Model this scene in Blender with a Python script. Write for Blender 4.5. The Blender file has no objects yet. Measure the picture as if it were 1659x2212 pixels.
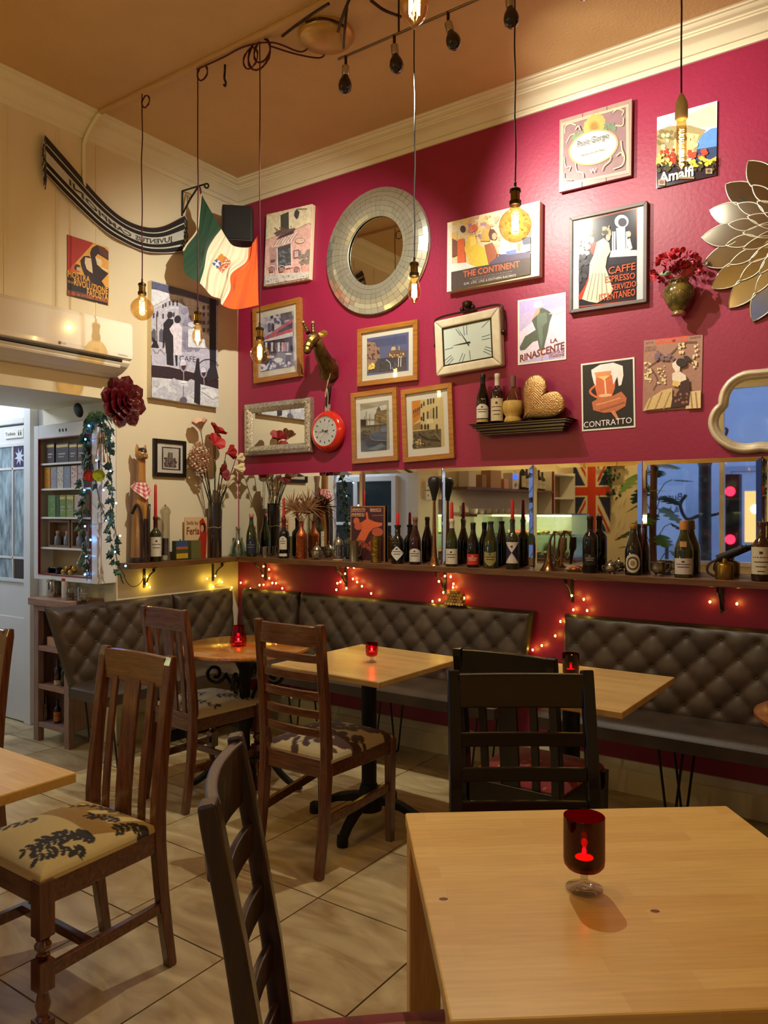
import bpy, math, random
import numpy as np
from mathutils import Vector, Matrix
# ------------------------------------------------------------------ camera
D = bpy.data
SC = bpy.context.scene
COL = SC.collection
CAMX, CAMY, CAMZ = 4.08,-3.97,1.45
FPX, CXP, HYP = 1661.0,829.5,1103.0
YAW = math.radians(35.04)
cam = D.cameras.new('camera')
cam.sensor_fit = 'HORIZONTAL'
cam.sensor_width = 36.0
cam.lens = 36.0 * FPX / 1659.0
cam.shift_y = -3.0 / 1659.0
cam.clip_start = 0.05
camo = D.objects.new('camera', cam)
camo.location = (CAMX, CAMY, CAMZ)
camo.rotation_euler = (math.pi / 2,0, YAW)
COL.objects.link(camo)
SC.camera = camo
# ------------------------------------------------------------------ world, lights, exposure
SC.view_settings.view_transform = 'Standard'
SC.view_settings.look = 'None'
SC.view_settings.gamma = 1.0
SC.view_settings.use_curve_mapping = False
SC.view_settings.exposure = 0.0
try:
 SC.cycles.max_bounces = 9
 SC.cycles.diffuse_bounces = 4
 SC.cycles.glossy_bounces = 5
 SC.cycles.transparent_max_bounces = 24
 SC.cycles.caustics_reflective = False
 SC.cycles.caustics_refractive = False
 SC.cycles.sample_clamp_indirect = 4.0
except Exception:
 pass
world = D.worlds.new('dusk_sky')
SC.world = world
world.use_nodes = True
_bg = world.node_tree.nodes['Background']
_bg.inputs[0].default_value = (0.42,0.55,0.85,1)
_bg.inputs[1].default_value = 2.0
def lamp(name, typ, loc, energy, color, target=None, size=0.03, spot=None, blend=0.5):
 l = D.lights.new(name, typ)
 l.energy = energy
 l.color = color
 if typ == 'SPOT':
  l.spot_size = math.radians(spot)
  l.spot_blend = blend
 if typ in ('SPOT', 'POINT'):
  l.shadow_soft_size = size
 o = D.objects.new(name, l)
 o.location = loc
 if target is not None:
  o.rotation_euler = (Vector(target) - Vector(loc)).to_track_quat('-Z', 'Y').to_euler()
 COL.objects.link(o)
 return o
WARM = (1.0,0.88,0.55)
TUNG = (1.0,0.935,0.76)
# strengths of the room's lamps and the added back pendants (the lights themselves are made in each lamp's builder)
P_SPOT_RIGHT, P_SPOT_LEFT, P_SPOT_DOWN, P_SPOT_SHEEN = 165,160,110,40
P_BULB, P_BULB_BIG, P_BULB_BACK, P_CORRIDOR, P_COUNTER = 2.0,17,22,34,60
# ------------------------------------------------------------------ pixel helpers (pixel = direction only)
DX, DY = math.cos(math.pi / 2 + YAW), math.sin(math.pi / 2 + YAW)
RX, RY = math.cos(YAW), math.sin(YAW)
def ray(px, py):
 t = (px - CXP) / FPX
 return Vector((DX + t * RX, DY + t * RY, (HYP - py) / FPX))
def onR(px, py, off=0.0):      # on a plane parallel to the red wall, off metres in front of it -> (x, z)
 r = ray(px, py)
 k = (-off - CAMY) / r.y
 return (CAMX + k * r.x, CAMZ + k * r.z)
def onL(px, py, off=0.0):      # same for the cream left wall -> (y, z)
 r = ray(px, py)
 k = (off - CAMX) / r.x
 return (CAMY + k * r.y, CAMZ + k * r.z)
def onZ(px, py, z=0.0):        # on a horizontal plane -> (x, y)
 r = ray(px, py)
 k = (z - CAMZ) / r.z
 return (CAMX + k * r.x, CAMY + k * r.y)
# ------------------------------------------------------------------ materials
def lin(c):
 return tuple(((x / 255.0) / 12.92 if x / 255.0 <= 0.04045 else ((x / 255.0 + 0.055) / 1.055) ** 2.4) for x in c[:3])
MATS = {}
def nt(name):
 m = D.materials.new(name)
 m.use_nodes = True
 t = m.node_tree
 return m, t, t.nodes['Principled BSDF']
def mat(name, rgb, rough=0.5, metal=0.0, noise=0.0, nscale=8.0, stretch=None, bump=0.0, bscale=60.0,
  emit=None, estr=0.0, coat=0.0, rgb2=None, spec=0.5, sheen=0.0):
 if name in MATS:
  return MATS[name]
 m, t, b = nt(name)
 c = lin(rgb)
 b.inputs['Base Color'].default_value = (*c, 1)
 b.inputs['Roughness'].default_value = rough
 b.inputs['Metallic'].default_value = metal
 b.inputs['Specular IOR Level'].default_value = spec
 if coat:
  b.inputs['Coat Weight'].default_value = coat
  b.inputs['Coat Roughness'].default_value = 0.08
 if sheen:
  b.inputs['Sheen Weight'].default_value = sheen
 if emit is not None:
  b.inputs['Emission Color'].default_value = (*lin(emit),1)
  b.inputs['Emission Strength'].default_value = estr
 if noise or bump:
  tc = t.nodes.new('ShaderNodeTexCoord')
  mp = t.nodes.new('ShaderNodeMapping')
  if stretch:
   mp.inputs['Scale'].default_value = stretch
  t.links.new(tc.outputs['Object'], mp.inputs['Vector'])
 if noise:
  n = t.nodes.new('ShaderNodeTexNoise')
  n.inputs['Scale'].default_value = nscale
  n.inputs['Detail'].default_value = 5
  n.inputs['Roughness'].default_value = 0.6
  t.links.new(mp.outputs['Vector'], n.inputs['Vector'])
  r = t.nodes.new('ShaderNodeValToRGB')
  c2 = lin(rgb2) if rgb2 else tuple(x * (1 - noise) for x in c)
  r.color_ramp.elements[0].position = 0.3
  r.color_ramp.elements[1].position = 0.7
  r.color_ramp.elements[0].color = (*c2,1)
  r.color_ramp.elements[1].color = (*(min(1, x * (1 + noise * 0.35)) for x in c),1)
  t.links.new(n.outputs['Fac'], r.inputs['Fac'])
  t.links.new(r.outputs['Color'], b.inputs['Base Color'])
 if bump:
  n2 = t.nodes.new('ShaderNodeTexNoise')
  n2.inputs['Scale'].default_value = bscale
  n2.inputs['Detail'].default_value = 3
  t.links.new(mp.outputs['Vector'], n2.inputs['Vector'])
  bp = t.nodes.new('ShaderNodeBump')
  bp.inputs['Strength'].default_value = bump
  bp.inputs['Distance'].default_value = 0.004
  t.links.new(n2.outputs['Fac'], bp.inputs['Height'])
  t.links.new(bp.outputs['Normal'], b.inputs['Normal'])
 MATS[name] = m
 return m
def wood(name, rgb, rgb2, rough=0.35, axis='x', scale=1.0, coat=0.3, bands=6.0):
 if name in MATS:
  return MATS[name]
 m, t, b = nt(name)
 tc = t.nodes.new('ShaderNodeTexCoord')
 mp = t.nodes.new('ShaderNodeMapping')
 s = {'x': (1.2,14,14), 'y': (14,1.2,14), 'z': (14,14,1.2)}[axis]
 mp.inputs['Scale'].default_value = tuple(v * scale for v in s)
 t.links.new(tc.outputs['Object'], mp.inputs['Vector'])
 n = t.nodes.new('ShaderNodeTexNoise')
 n.inputs['Scale'].default_value = bands
 n.inputs['Detail'].default_value = 6
 n.inputs['Distortion'].default_value = 0.6
 t.links.new(mp.outputs['Vector'], n.inputs['Vector'])
 r = t.nodes.new('ShaderNodeValToRGB')
 r.color_ramp.elements[0].position = 0.32
 r.color_ramp.elements[1].position = 0.66
 r.color_ramp.elements[0].color = (*lin(rgb2),1)
 r.color_ramp.elements[1].color = (*lin(rgb),1)
 t.links.new(n.outputs['Fac'], r.inputs['Fac'])
 t.links.new(r.outputs['Color'], b.inputs['Base Color'])
 b.inputs['Roughness'].default_value = rough
 b.inputs['Coat Weight'].default_value = coat
 b.inputs['Coat Roughness'].default_value = 0.15
 MATS[name] = m
 return m
def butcher(name, rgb, rgb2, rough=0.4):
 """glued-up beech staves: brick pattern of stave tones plus grain"""
 m, t, b = nt(name)
 tc = t.nodes.new('ShaderNodeTexCoord')
 br = t.nodes.new('ShaderNodeTexBrick')
 br.inputs['Scale'].default_value = 1.0
 br.inputs['Mortar Size'].default_value = 0.0
 br.inputs['Brick Width'].default_value = 0.34
 br.inputs['Row Height'].default_value = 0.045
 br.offset_frequency = 2
 br.offset = 0.37
 br.inputs['Bias'].default_value = 0.0
 br.inputs['Color1'].default_value = (*lin(rgb),1)
 br.inputs['Color2'].default_value = (*lin(rgb2),1)
 t.links.new(tc.outputs['Object'], br.inputs['Vector'])
 mp = t.nodes.new('ShaderNodeMapping')
 mp.inputs['Scale'].default_value = (3,40,40)
 t.links.new(tc.outputs['Object'], mp.inputs['Vector'])
 n = t.nodes.new('ShaderNodeTexNoise')
 n.inputs['Scale'].default_value = 3
 n.inputs['Detail'].default_value = 5
 t.links.new(mp.outputs['Vector'], n.inputs['Vector'])
 mx = t.nodes.new('ShaderNodeMixRGB')
 mx.blend_type = 'MULTIPLY'
 mx.inputs['Fac'].default_value = 0.35
 t.links.new(br.outputs['Color'], mx.inputs['Color1'])
 t.links.new(n.outputs['Fac'], mx.inputs['Color2'])
 t.links.new(mx.outputs['Color'], b.inputs['Base Color'])
 b.inputs['Roughness'].default_value = rough
 b.inputs['Coat Weight'].default_value = 0.25
 b.inputs['Coat Roughness'].default_value = 0.2
 MATS[name] = m
 return m
def glassy(name, tint=(255,255,255), alpha=0.12, rough=0.02, edge=0.55):
 """thin clear glass: tinted see-through with fresnel gloss"""
 if name in MATS:
  return MATS[name]
 m = D.materials.new(name)
 m.use_nodes = True
 t = m.node_tree
 t.nodes.clear()
 o = t.nodes.new('ShaderNodeOutputMaterial')
 tr = t.nodes.new('ShaderNodeBsdfTransparent')
 tr.inputs[0].default_value = (*lin(tint),1)
 g = t.nodes.new('ShaderNodeBsdfGlossy')
 g.inputs['Roughness'].default_value = rough
 lw = t.nodes.new('ShaderNodeLayerWeight')
 lw.inputs['Blend'].default_value = 0.25
 ma = t.nodes.new('ShaderNodeMath')
 ma.operation = 'MULTIPLY_ADD'
 ma.inputs[1].default_value = edge
 ma.inputs[2].default_value = alpha
 mx = t.nodes.new('ShaderNodeMixShader')
 t.links.new(lw.outputs['Facing'], ma.inputs[0])
 t.links.new(ma.outputs[0], mx.inputs[0])
 t.links.new(tr.outputs[0], mx.inputs[1])
 t.links.new(g.outputs[0], mx.inputs[2])
 t.links.new(mx.outputs[0], o.inputs[0])
 MATS[name] = m
 return m
def emis(name, rgb, strength):
 if name in MATS:
  return MATS[name]
 m = D.materials.new(name)
 m.use_nodes = True
 t = m.node_tree
 t.nodes.clear()
 o = t.nodes.new('ShaderNodeOutputMaterial')
 e = t.nodes.new('ShaderNodeEmission')
 e.inputs[0].default_value = (*lin(rgb),1)
 e.inputs[1].default_value = strength
 t.links.new(e.outputs[0], o.inputs[0])
 MATS[name] = m
 return m
def attrmat(name, rough=0.6, noise=0.0, nscale=60, sheen=0.0, coat=0.0, bump=0.0):
 if name in MATS:
  return MATS[name]
 m, t, b = nt(name)
 a = t.nodes.new('ShaderNodeVertexColor')
 a.layer_name = 'Col'
 out = a.outputs['Color']
 if noise:
  tc = t.nodes.new('ShaderNodeTexCoord')
  n = t.nodes.new('ShaderNodeTexNoise')
  n.inputs['Scale'].default_value = nscale
  n.inputs['Detail'].default_value = 6
  t.links.new(tc.outputs['Object'], n.inputs['Vector'])
  mr = t.nodes.new('ShaderNodeMapRange')
  mr.inputs['From Min'].default_value = 0.3
  mr.inputs['From Max'].default_value = 0.7
  mr.inputs['To Min'].default_value = 1 - noise
  mr.inputs['To Max'].default_value = 1 + noise * 0.6
  t.links.new(n.outputs['Fac'], mr.inputs['Value'])
  vm = t.nodes.new('ShaderNodeVectorMath')
  vm.operation = 'SCALE'
  t.links.new(out, vm.inputs[0])
  t.links.new(mr.outputs[0], vm.inputs['Scale'])
  out = vm.outputs[0]
 t.links.new(out, b.inputs['Base Color'])
 b.inputs['Roughness'].default_value = rough
 if sheen:
  b.inputs['Sheen Weight'].default_value = sheen
 if coat:
  b.inputs['Coat Weight'].default_value = coat
  b.inputs['Coat Roughness'].default_value = 0.05
 MATS[name] = m
 return m
# ------------------------------------------------------------------ mesh builder
class MB:
 def __init__(self):
  self.v, self.f, self.c = [], [], []
  self.col = None
 def add(self, vs, fs, col=None):
  n = len(self.v)
  self.v.extend([tuple(p) for p in vs])
  self.f.extend([tuple(i + n for i in f) for f in fs])
  self.c.extend([col if col is not None else self.col] * len(fs))
  return self
 def box(self, c, s, rot=None, col=None):
  x, y, z = s[0] / 2, s[1] / 2, s[2] / 2
  vs = [Vector((a * x, b * y, d * z)) for d in (-1,1) for b in (-1,1) for a in (-1,1)]
  if rot is not None:
   vs = [rot @ p for p in vs]
  vs = [p + Vector(c) for p in vs]
  return self.add(vs, [(0,2,3,1),(4,5,7,6),(0,1,5,4),(2,6,7,3),(0,4,6,2),(1,3,7,5)], col)
 def lo(self, a, b, col=None):
  c = [(a[i] + b[i]) / 2 for i in range(3)]
  s = [abs(b[i] - a[i]) for i in range(3)]
  return self.box(c, s, None, col)
 def lathe(self, prof, seg=24, c=(0,0,0), cap=True, rot=None, sx=1.0, sy=1.0, col=None):
  vs, fs = [], []
  for r, z in prof:
   for k in range(seg):
    a = 2 * math.pi * k / seg
    vs.append(Vector((r * math.cos(a) * sx, r * math.sin(a) * sy, z)))
  for i in range(len(prof) - 1):
   for k in range(seg):
    k2 = (k + 1) % seg
    fs.append((i * seg + k, i * seg + k2,(i + 1) * seg + k2,(i + 1) * seg + k))
  if cap:
   if prof[0][0] > 1e-5:
    fs.append(tuple(range(seg - 1,-1,-1)))
   if prof[-1][0] > 1e-5:
    fs.append(tuple((len(prof) - 1) * seg + k for k in range(seg)))
  if rot is not None:
   vs = [rot @ p for p in vs]
  vs = [p + Vector(c) for p in vs]
  return self.add(vs, fs, col)
 def cyl(self, p0, p1, r0, r1=None, seg=12, col=None):
  p0, p1 = Vector(p0), Vector(p1)
  d = p1 - p0
  q = d.to_track_quat('Z', 'Y').to_matrix()
  return self.lathe([(r0,0),(r0 if r1 is None else r1, d.length)], seg, p0, True, q, col=col)
 def tube(self, pts, r, seg=6, closed=False, col=None):
  pts = [Vector(p) for p in pts]
  n = len(pts)
  rs = r if isinstance(r, (list, tuple)) else [r] * n
  vs, fs = [], []
  up = None
  for i in range(n):
   if closed:
    tg = pts[(i + 1) % n] - pts[i - 1]
   else:
    tg = pts[min(n - 1, i + 1)] - pts[max(0, i - 1)]
   if tg.length < 1e-9:
    tg = Vector((0,0,1))
   tg.normalize()
   if up is None:
    up = Vector((0,0,1)) if abs(tg.z) < 0.9 else Vector((1,0,0))
   a = (up - tg * up.dot(tg))
   if a.length < 1e-6:
    a = tg.orthogonal()
   a.normalize()
   up = a
   b = tg.cross(a)
   for k in range(seg):
    an = 2 * math.pi * k / seg
    vs.append(pts[i] + (a * math.cos(an) + b * math.sin(an)) * rs[i])
  m = n if closed else n - 1
  for i in range(m):
   j = (i + 1) % n
   for k in range(seg):
    k2 = (k + 1) % seg
    fs.append((i * seg + k, i * seg + k2, j * seg + k2, j * seg + k))
  if not closed:
   fs.append(tuple(range(seg - 1,-1,-1)))
   fs.append(tuple((n - 1) * seg + k for k in range(seg)))
  return self.add(vs, fs, col)
 def bar(self, pts, side, w, t, col=None):
  """rectangular bar swept along pts: width w along 'side', thickness t across"""
  pts = [Vector(p) for p in pts]
  side = Vector(side).normalized()
  n = len(pts)
  ws = w if isinstance(w, (list, tuple)) else [w] * n
  ts = t if isinstance(t, (list, tuple)) else [t] * n
  vs, fs = [], []
  for i in range(n):
   tg = (pts[min(n - 1, i + 1)] - pts[max(0, i - 1)]).normalized()
   nn = tg.cross(side)
   if nn.length < 1e-6:
    nn = tg.orthogonal()
   nn.normalize()
   for a, b in ((-1,-1),(1,-1),(1,1),(-1,1)):
    vs.append(pts[i] + side * (a * ws[i] / 2) + nn * (b * ts[i] / 2))
  for i in range(n - 1):
   for k in range(4):
    k2 = (k + 1) % 4
    fs.append((i * 4 + k, i * 4 + k2, i * 4 + 4 + k2, i * 4 + 4 + k))
  fs += [(3,2,1,0), tuple((n - 1) * 4 + k for k in range(4))]
  return self.add(vs, fs, col)
 def prism(self, outline, y0, y1, col=None):
  """outline [(x,z)] extruded along y"""
  n = len(outline)
  vs = [(x, y0, z) for x, z in outline] + [(x, y1, z) for x, z in outline]
  fs = [tuple(range(n)), tuple(range(2 * n - 1, n - 1,-1))]
  for k in range(n):
   k2 = (k + 1) % n
   fs.append((k2, k, n + k, n + k2))
  return self.add(vs, fs, col)
 def grid(self, fn, nu, nv, col=None, wrap=False):
  vs, fs = [], []
  for j in range(nv + 1):
   for i in range(nu + 1):
    vs.append(fn(i / nu, j / nv))
  w = nu + 1
  for j in range(nv):
   for i in range(nu):
    fs.append((j * w + i, j * w + i + 1,(j + 1) * w + i + 1,(j + 1) * w + i))
  return self.add(vs, fs, col)
 def ball(self, c, r, seg=12, rings=8, s=(1,1,1), col=None, rot=None):
  vs, fs = [], []
  for j in range(rings + 1):
   a = math.pi * j / rings
   for k in range(seg):
    b = 2 * math.pi * k / seg
    p = Vector((r * math.sin(a) * math.cos(b) * s[0], r * math.sin(a) * math.sin(b) * s[1], r * math.cos(a) * s[2]))
    if rot is not None:
     p = rot @ p
    vs.append(p + Vector(c))
  for j in range(rings):
   for k in range(seg):
    k2 = (k + 1) % seg
    if j == 0:
     fs.append((k, (j + 1) * seg + k, (j + 1) * seg + k2))
    elif j == rings - 1:
     fs.append((j * seg + k, (j + 1) * seg + k, j * seg + k2))
    else:
     fs.append((j * seg + k, (j + 1) * seg + k, (j + 1) * seg + k2, j * seg + k2))
  return self.add(vs, fs, col)
 def mesh(self, name, m, smooth=None):
  me = D.meshes.new(name)
  me.from_pydata(self.v, [], self.f)
  if any(c is not None for c in self.c):
   ca = me.color_attributes.new('Col', 'FLOAT_COLOR', 'CORNER')
   buf = []
   for f, c in zip(self.f, self.c):
    c = c if c is not None else (0.5,0.5,0.5)
    buf.extend([c[0], c[1], c[2], 1.0] * len(f))
   ca.data.foreach_set('color', buf)
  if m is not None:
   me.materials.append(m)
  if smooth is not None:
   me.polygons.foreach_set('use_smooth', [True] * len(me.polygons))
   if smooth < 180:
    me.set_sharp_from_angle(angle=math.radians(smooth))
  me.update()
  return me
 def build(self, name, m, parent=None, smooth=None, bevel=0.0, loc=None, rot=None, bseg=2):
  o = D.objects.new(name, self.mesh(name, m, smooth))
  COL.objects.link(o)
  if parent is not None:
   o.parent = parent
  if loc is not None:
   o.location = loc
  if rot is not None:
   o.rotation_euler = rot
  if bevel:
   b = o.modifiers.new('bevel', 'BEVEL')
   b.width = bevel
   b.segments = bseg
   b.limit_method = 'ANGLE'
   b.angle_limit = math.radians(40)
  return o
def tag(o, label, cat, group=None):
 o['label'] = label
 o['category'] = cat
 if group:
  o['group'] = group
 return o
def thing(name, label, cat, loc=(0,0,0), rotz=0.0, group=None):
 o = D.objects.new(name, None)
 o.empty_display_size = 0.05
 COL.objects.link(o)
 o.location = loc
 o.rotation_euler = (0,0, rotz)
 return tag(o, label, cat, group)
def struct(o):
 o['kind'] = 'structure'
 return o
def share(name, me, parent, loc=(0,0,0), rot=(0,0,0), scale=None):
 o = D.objects.new(name, me)
 COL.objects.link(o)
 o.parent = parent
 o.location = loc
 o.rotation_euler = rot
 if scale is not None:
  o.scale = scale
 return o
def dup(root, label, loc, rotz):
 r = root.copy()
 COL.objects.link(r)
 r.location = loc
 r.rotation_euler = (0,0, rotz)
 r['label'] = label
 for ch in list(root.children):
  c = ch.copy()
  COL.objects.link(c)
  c.parent = r
  for g in ch.children:
   d2 = g.copy()
   COL.objects.link(d2)
   d2.parent = c
 return r
def spline(pts, n=8):
 """Catmull-Rom through pts"""
 P = [Vector(p) for p in pts]
 if len(P) < 3:
  return P
 out = []
 for i in range(len(P) - 1):
  p0 = P[i - 1] if i else P[0] * 2 - P[1]
  p1, p2 = P[i], P[i + 1]
  p3 = P[i + 2] if i + 2 < len(P) else P[-1] * 2 - P[-2]
  for k in range(n):
   t = k / n
   out.append(0.5 * ((2 * p1) + (p2 - p0) * t + (2 * p0 - 5 * p1 + 4 * p2 - p3) * t * t + (3 * p1 - p0 - 3 * p2 + p3) * t ** 3))
 out.append(P[-1])
 return out
# ================================================================== THE SETTING
CEIL = 3.77
ROOMX, ROOMY = 6.2,-6.5
OPY0, OPY1, OPZ = -1.03,-2.45,2.13
m_red = mat('crimson_wall_paint', (146,26,66),0.44, noise=0.10, nscale=3, bump=0.25, bscale=45)
m_cream = mat('cream_wall_paint', (228,217,186),0.55, noise=0.05, nscale=2, bump=0.15, bscale=40)
m_white = mat('white_gloss_paint', (226,226,222),0.35, noise=0.04, nscale=3)
m_ceil = mat('tan_ceiling_paper', (200,164,112),0.6, noise=0.06, nscale=4, bump=0.6, bscale=70)
m_corn = mat('cornice_paint', (228,220,192),0.5, noise=0.04, nscale=4)
m_grout = mat('dark_grout', (58,46,36),0.9)
m_black = mat('black_iron', (22,21,21),0.45, metal=0.3)
m_plastic = mat('white_plastic', (236,232,220),0.3)
def tile_material():
 m, t, b = nt('beige_floor_tile')
 tc = t.nodes.new('ShaderNodeTexCoord')
 oi = t.nodes.new('ShaderNodeObjectInfo')
 ad = t.nodes.new('ShaderNodeVectorMath')
 ad.operation = 'ADD'
 sc = t.nodes.new('ShaderNodeVectorMath')
 sc.operation = 'SCALE'
 sc.inputs[0].default_value = (13,7,5)
 t.links.new(oi.outputs['Random'], sc.inputs['Scale'])
 mp = t.nodes.new('ShaderNodeMapping')
 mp.inputs['Scale'].default_value = (1.0,2.6,1)
 t.links.new(tc.outputs['Object'], mp.inputs['Vector'])
 t.links.new(mp.outputs['Vector'], ad.inputs[0])
 t.links.new(sc.outputs[0], ad.inputs[1])
 n = t.nodes.new('ShaderNodeTexNoise')
 n.inputs['Scale'].default_value = 3.2
 n.inputs['Detail'].default_value = 7
 n.inputs['Distortion'].default_value = 1.2
 t.links.new(ad.outputs[0], n.inputs['Vector'])
 r = t.nodes.new('ShaderNodeValToRGB')
 r.color_ramp.elements[0].position = 0.3
 r.color_ramp.elements[0].color = (*lin((160,134,94)),1)
 r.color_ramp.elements[1].position = 0.72
 r.color_ramp.elements[1].color = (*lin((214,196,150)),1)
 t.links.new(n.outputs['Fac'], r.inputs['Fac'])
 t.links.new(r.outputs['Color'], b.inputs['Base Color'])
 b.inputs['Roughness'].default_value = 0.32
 return m
m_tile = tile_material()
floor = struct(MB().lo((-2.7, ROOMY - 0.1,-0.10),(ROOMX + 0.1,0.1,-0.008)).build('floor', m_grout))
TX, TY = 0.5,0.475
tile_me = MB().box((0,0,-0.006),(TX - 0.006, TY - 0.006,0.012)).mesh('tile', m_tile)
for i in range(-6,12):
 for j in range(-10,5):
  x, y = 1.725 + TX * i - TX / 2 + TX, -1.755 + TY * j + TY / 2
  if y > 0.0 - 0.2 + TY / 2 or y < ROOMY + 0.1:
   continue
  if x < 0 and not (OPY1 - 0.25 < y < OPY0 + 0.25):
   continue
  if x > ROOMX - 0.15 or x < -2.6:
   continue
  share('tile', tile_me, floor, (x, y, 0))
struct(MB().lo((-0.1, ROOMY - 0.1, CEIL),(ROOMX + 0.1,0.1, CEIL + 0.1)).build('ceiling', m_ceil))
struct(MB().lo((0.0,0.0,-0.05),(ROOMX, 0.12, CEIL)).build('wall_back', m_red))
wl = MB()
wl.lo((-0.8, OPY0,-0.05),(0.0,0.12, CEIL))
wl.lo((-0.8, OPY1, OPZ),(0.0, OPY0, CEIL))
wl.lo((-0.12, ROOMY, -0.05),(0.0, OPY1, CEIL))
struct(wl.build('wall_left', m_cream))
wc = MB()
wc.lo((-2.62, OPY0,-0.05),(-0.8, OPY0 + 0.12,2.9))
wc.lo((-2.74, OPY1 - 0.1,-0.05),(-2.62, OPY0 + 0.12,2.9))
wc.lo((-2.62, OPY1 - 0.12,-0.05),(-0.12, OPY1,2.9))
wc.lo((-2.62, OPY1,2.75),(-0.8, OPY0,2.87))
struct(wc.build('wall_corridor', m_white))
struct(MB().lo((ROOMX, ROOMY, -0.05),(ROOMX + 0.12,0.12, CEIL)).build('wall_right', m_cream))
# street wall with the shop window
WX0, WX1, WZ0, WZ1 = 0.98,4.6,0.75,3.05
ws = MB()
ws.lo((-0.12, ROOMY - 0.15,-0.05),(WX0, ROOMY, CEIL))
ws.lo((WX1, ROOMY - 0.15,-0.05),(ROOMX, ROOMY, CEIL))
ws.lo((WX0, ROOMY - 0.15,-0.05),(WX1, ROOMY, WZ0))
ws.lo((WX0, ROOMY - 0.15, WZ1),(WX1, ROOMY, CEIL))
struct(ws.build('wall_street', m_cream))
win = struct(MB().lo((WX0, ROOMY - 0.1, WZ0),(WX1, ROOMY + 0.03, WZ0 + 0.05)).build('window_1', m_white))
wf = MB()
for x in (WX0 + 0.03,1.98,3.3, WX1 - 0.03):
 wf.lo((x - 0.03, ROOMY - 0.09, WZ0 + 0.05),(x + 0.03, ROOMY - 0.02, WZ1))
wf.lo((WX0, ROOMY - 0.09, WZ1 - 0.06),(WX1, ROOMY - 0.02, WZ1))
wf.build('window_frame', m_white, win)
m_pane = glassy('window_glass', (235,242,250),0.04)
for a, b2 in ((WX0 + 0.06,1.95),(2.01,3.27),(3.33, WX1 - 0.06)):
 MB().lo((a, ROOMY - 0.058, WZ0 + 0.05),(b2, ROOMY - 0.052, WZ1 - 0.06)).build('pane', m_pane, win)
# cornice with a mitred corner
prof = [(0,3.652),(0.012,3.652),(0.016,3.662),(0.022,3.668),(0.024,3.674),(0.034,3.676),(0.045,3.688),(0.062,3.704),(0.085,3.720),
  (0.098,3.726),(0.10,3.734),(0.108,3.735),(0.110,3.743),(0.125,3.747),(0.138,3.755),(0.142,3.761),(0.155,3.762),(0.158,3.768),(0.17,3.7695)]
cm = MB()
vs, fs = [], []
for d_, z_ in prof:
 vs += [(ROOMX, -d_, z_),(d_, -d_, z_),(d_, ROOMY, z_)]
for i in range(len(prof) - 1):
 for k in range(2):
  fs.append((i * 3 + k, i * 3 + k + 1, i * 3 + 4 + k, i * 3 + 3 + k))
cm.add(vs, fs)
struct(cm.build('trim_1', m_corn, smooth=35))
# baseboard under the bench
bp_ = [(0,0),(0.022,0),(0.022,0.115),(0.017,0.122),(0.017,0.132),(0.010,0.15),(0.006,0.162),(0,0.165)]
bm_ = MB()
vs, fs = [], []
for d_, z_ in bp_:
 vs += [(ROOMX, -d_, z_),(d_, -d_, z_),(d_, OPY0, z_)]
for i in range(len(bp_) - 1):
 for k in range(2):
  fs.append((i * 3 + k, i * 3 + k + 1, i * 3 + 4 + k, i * 3 + 3 + k))
struct(bm_.add(vs, fs).build('baseboard_back', mat('yellowed_gloss_paint', (212,200,160),0.35), smooth=30))
# plasterboard joint battens on the cream wall
for n_, (px_, z0, z1) in enumerate(((122,2.62,3.64),(208,2.62,3.64),(10,2.62,3.64))):
 y_ = onL(px_, 500)[0]
 struct(MB().lo((0, y_ - 0.006, z0),(0.004, y_ + 0.006, z1)).build('trim_%d' % (n_ + 2), m_cream))
# dado line where the lower red wall darkens is one paint; shelf and mirrors follow below
# ---- door to the corridor (in the wall parallel to the red one)
def onC(px, py, off=0.0):
 return onR(px, py, -OPY0 + off)
dx1, _ = onC(62,1000,0.02)
_, dz1 = onC(40,921,0.02)
dx0 = dx1 - 0.78
door = struct(MB().lo((dx0, OPY0 - 0.045,0.012),(dx1, OPY0 - 0.005, dz1)).build('door_1', m_white, bevel=0.003))
fr = MB()
fr.lo((dx1 + 0.005, OPY0 - 0.06,0),(dx1 + 0.085, OPY0, dz1 + 0.36))
fr.lo((dx0 - 0.085, OPY0 - 0.06,0),(dx0 - 0.005, OPY0, dz1 + 0.36))
fr.lo((dx0 - 0.005, OPY0 - 0.06, dz1 + 0.012),(dx1 + 0.005, OPY0, dz1 + 0.05))
fr.lo((dx0 - 0.085, OPY0 - 0.06, dz1 + 0.30),(dx1 + 0.085, OPY0, dz1 + 0.36))
fr.build('door_frame', m_white, door, bevel=0.004)
m_dglass = mat('obscured_blue_glass', (176,198,206),0.12, noise=0.5, nscale=9, stretch=(3,3,0.8), rgb2=(70,92,100))
gx = [onC(p, 1100,0.045)[0] for p in (-80,27.5,32.5,55)]
gz = [onC(42, p, 0.045)[1] for p in (1250,1207,1203,1014,1010,964)]
panes = [('pane', m_dglass)] * 6
pcol = {(1,0): mat('dark_red_glass', (44,10,16),0.1),(1,2): mat('violet_glass', (44,34,92),0.1)}
for ci, (xa, xb) in enumerate(((gx[0], gx[1]),(gx[2], gx[3]))):
 for ri, (za, zb) in enumerate(((gz[0], gz[1]),(gz[2], gz[3]),(gz[4], gz[5]))):
  MB().lo((xa, OPY0 - 0.049, za),(xb, OPY0 - 0.046, zb)).build('pane', pcol.get((ci, ri), m_dglass), door)
mo = MB()
for xx in (gx[0] - 0.012, gx[3] + 0.012):
 mo.lo((xx - 0.012, OPY0 - 0.058, gz[0] - 0.024),(xx + 0.012, OPY0 - 0.044, gz[5] + 0.024))
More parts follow.
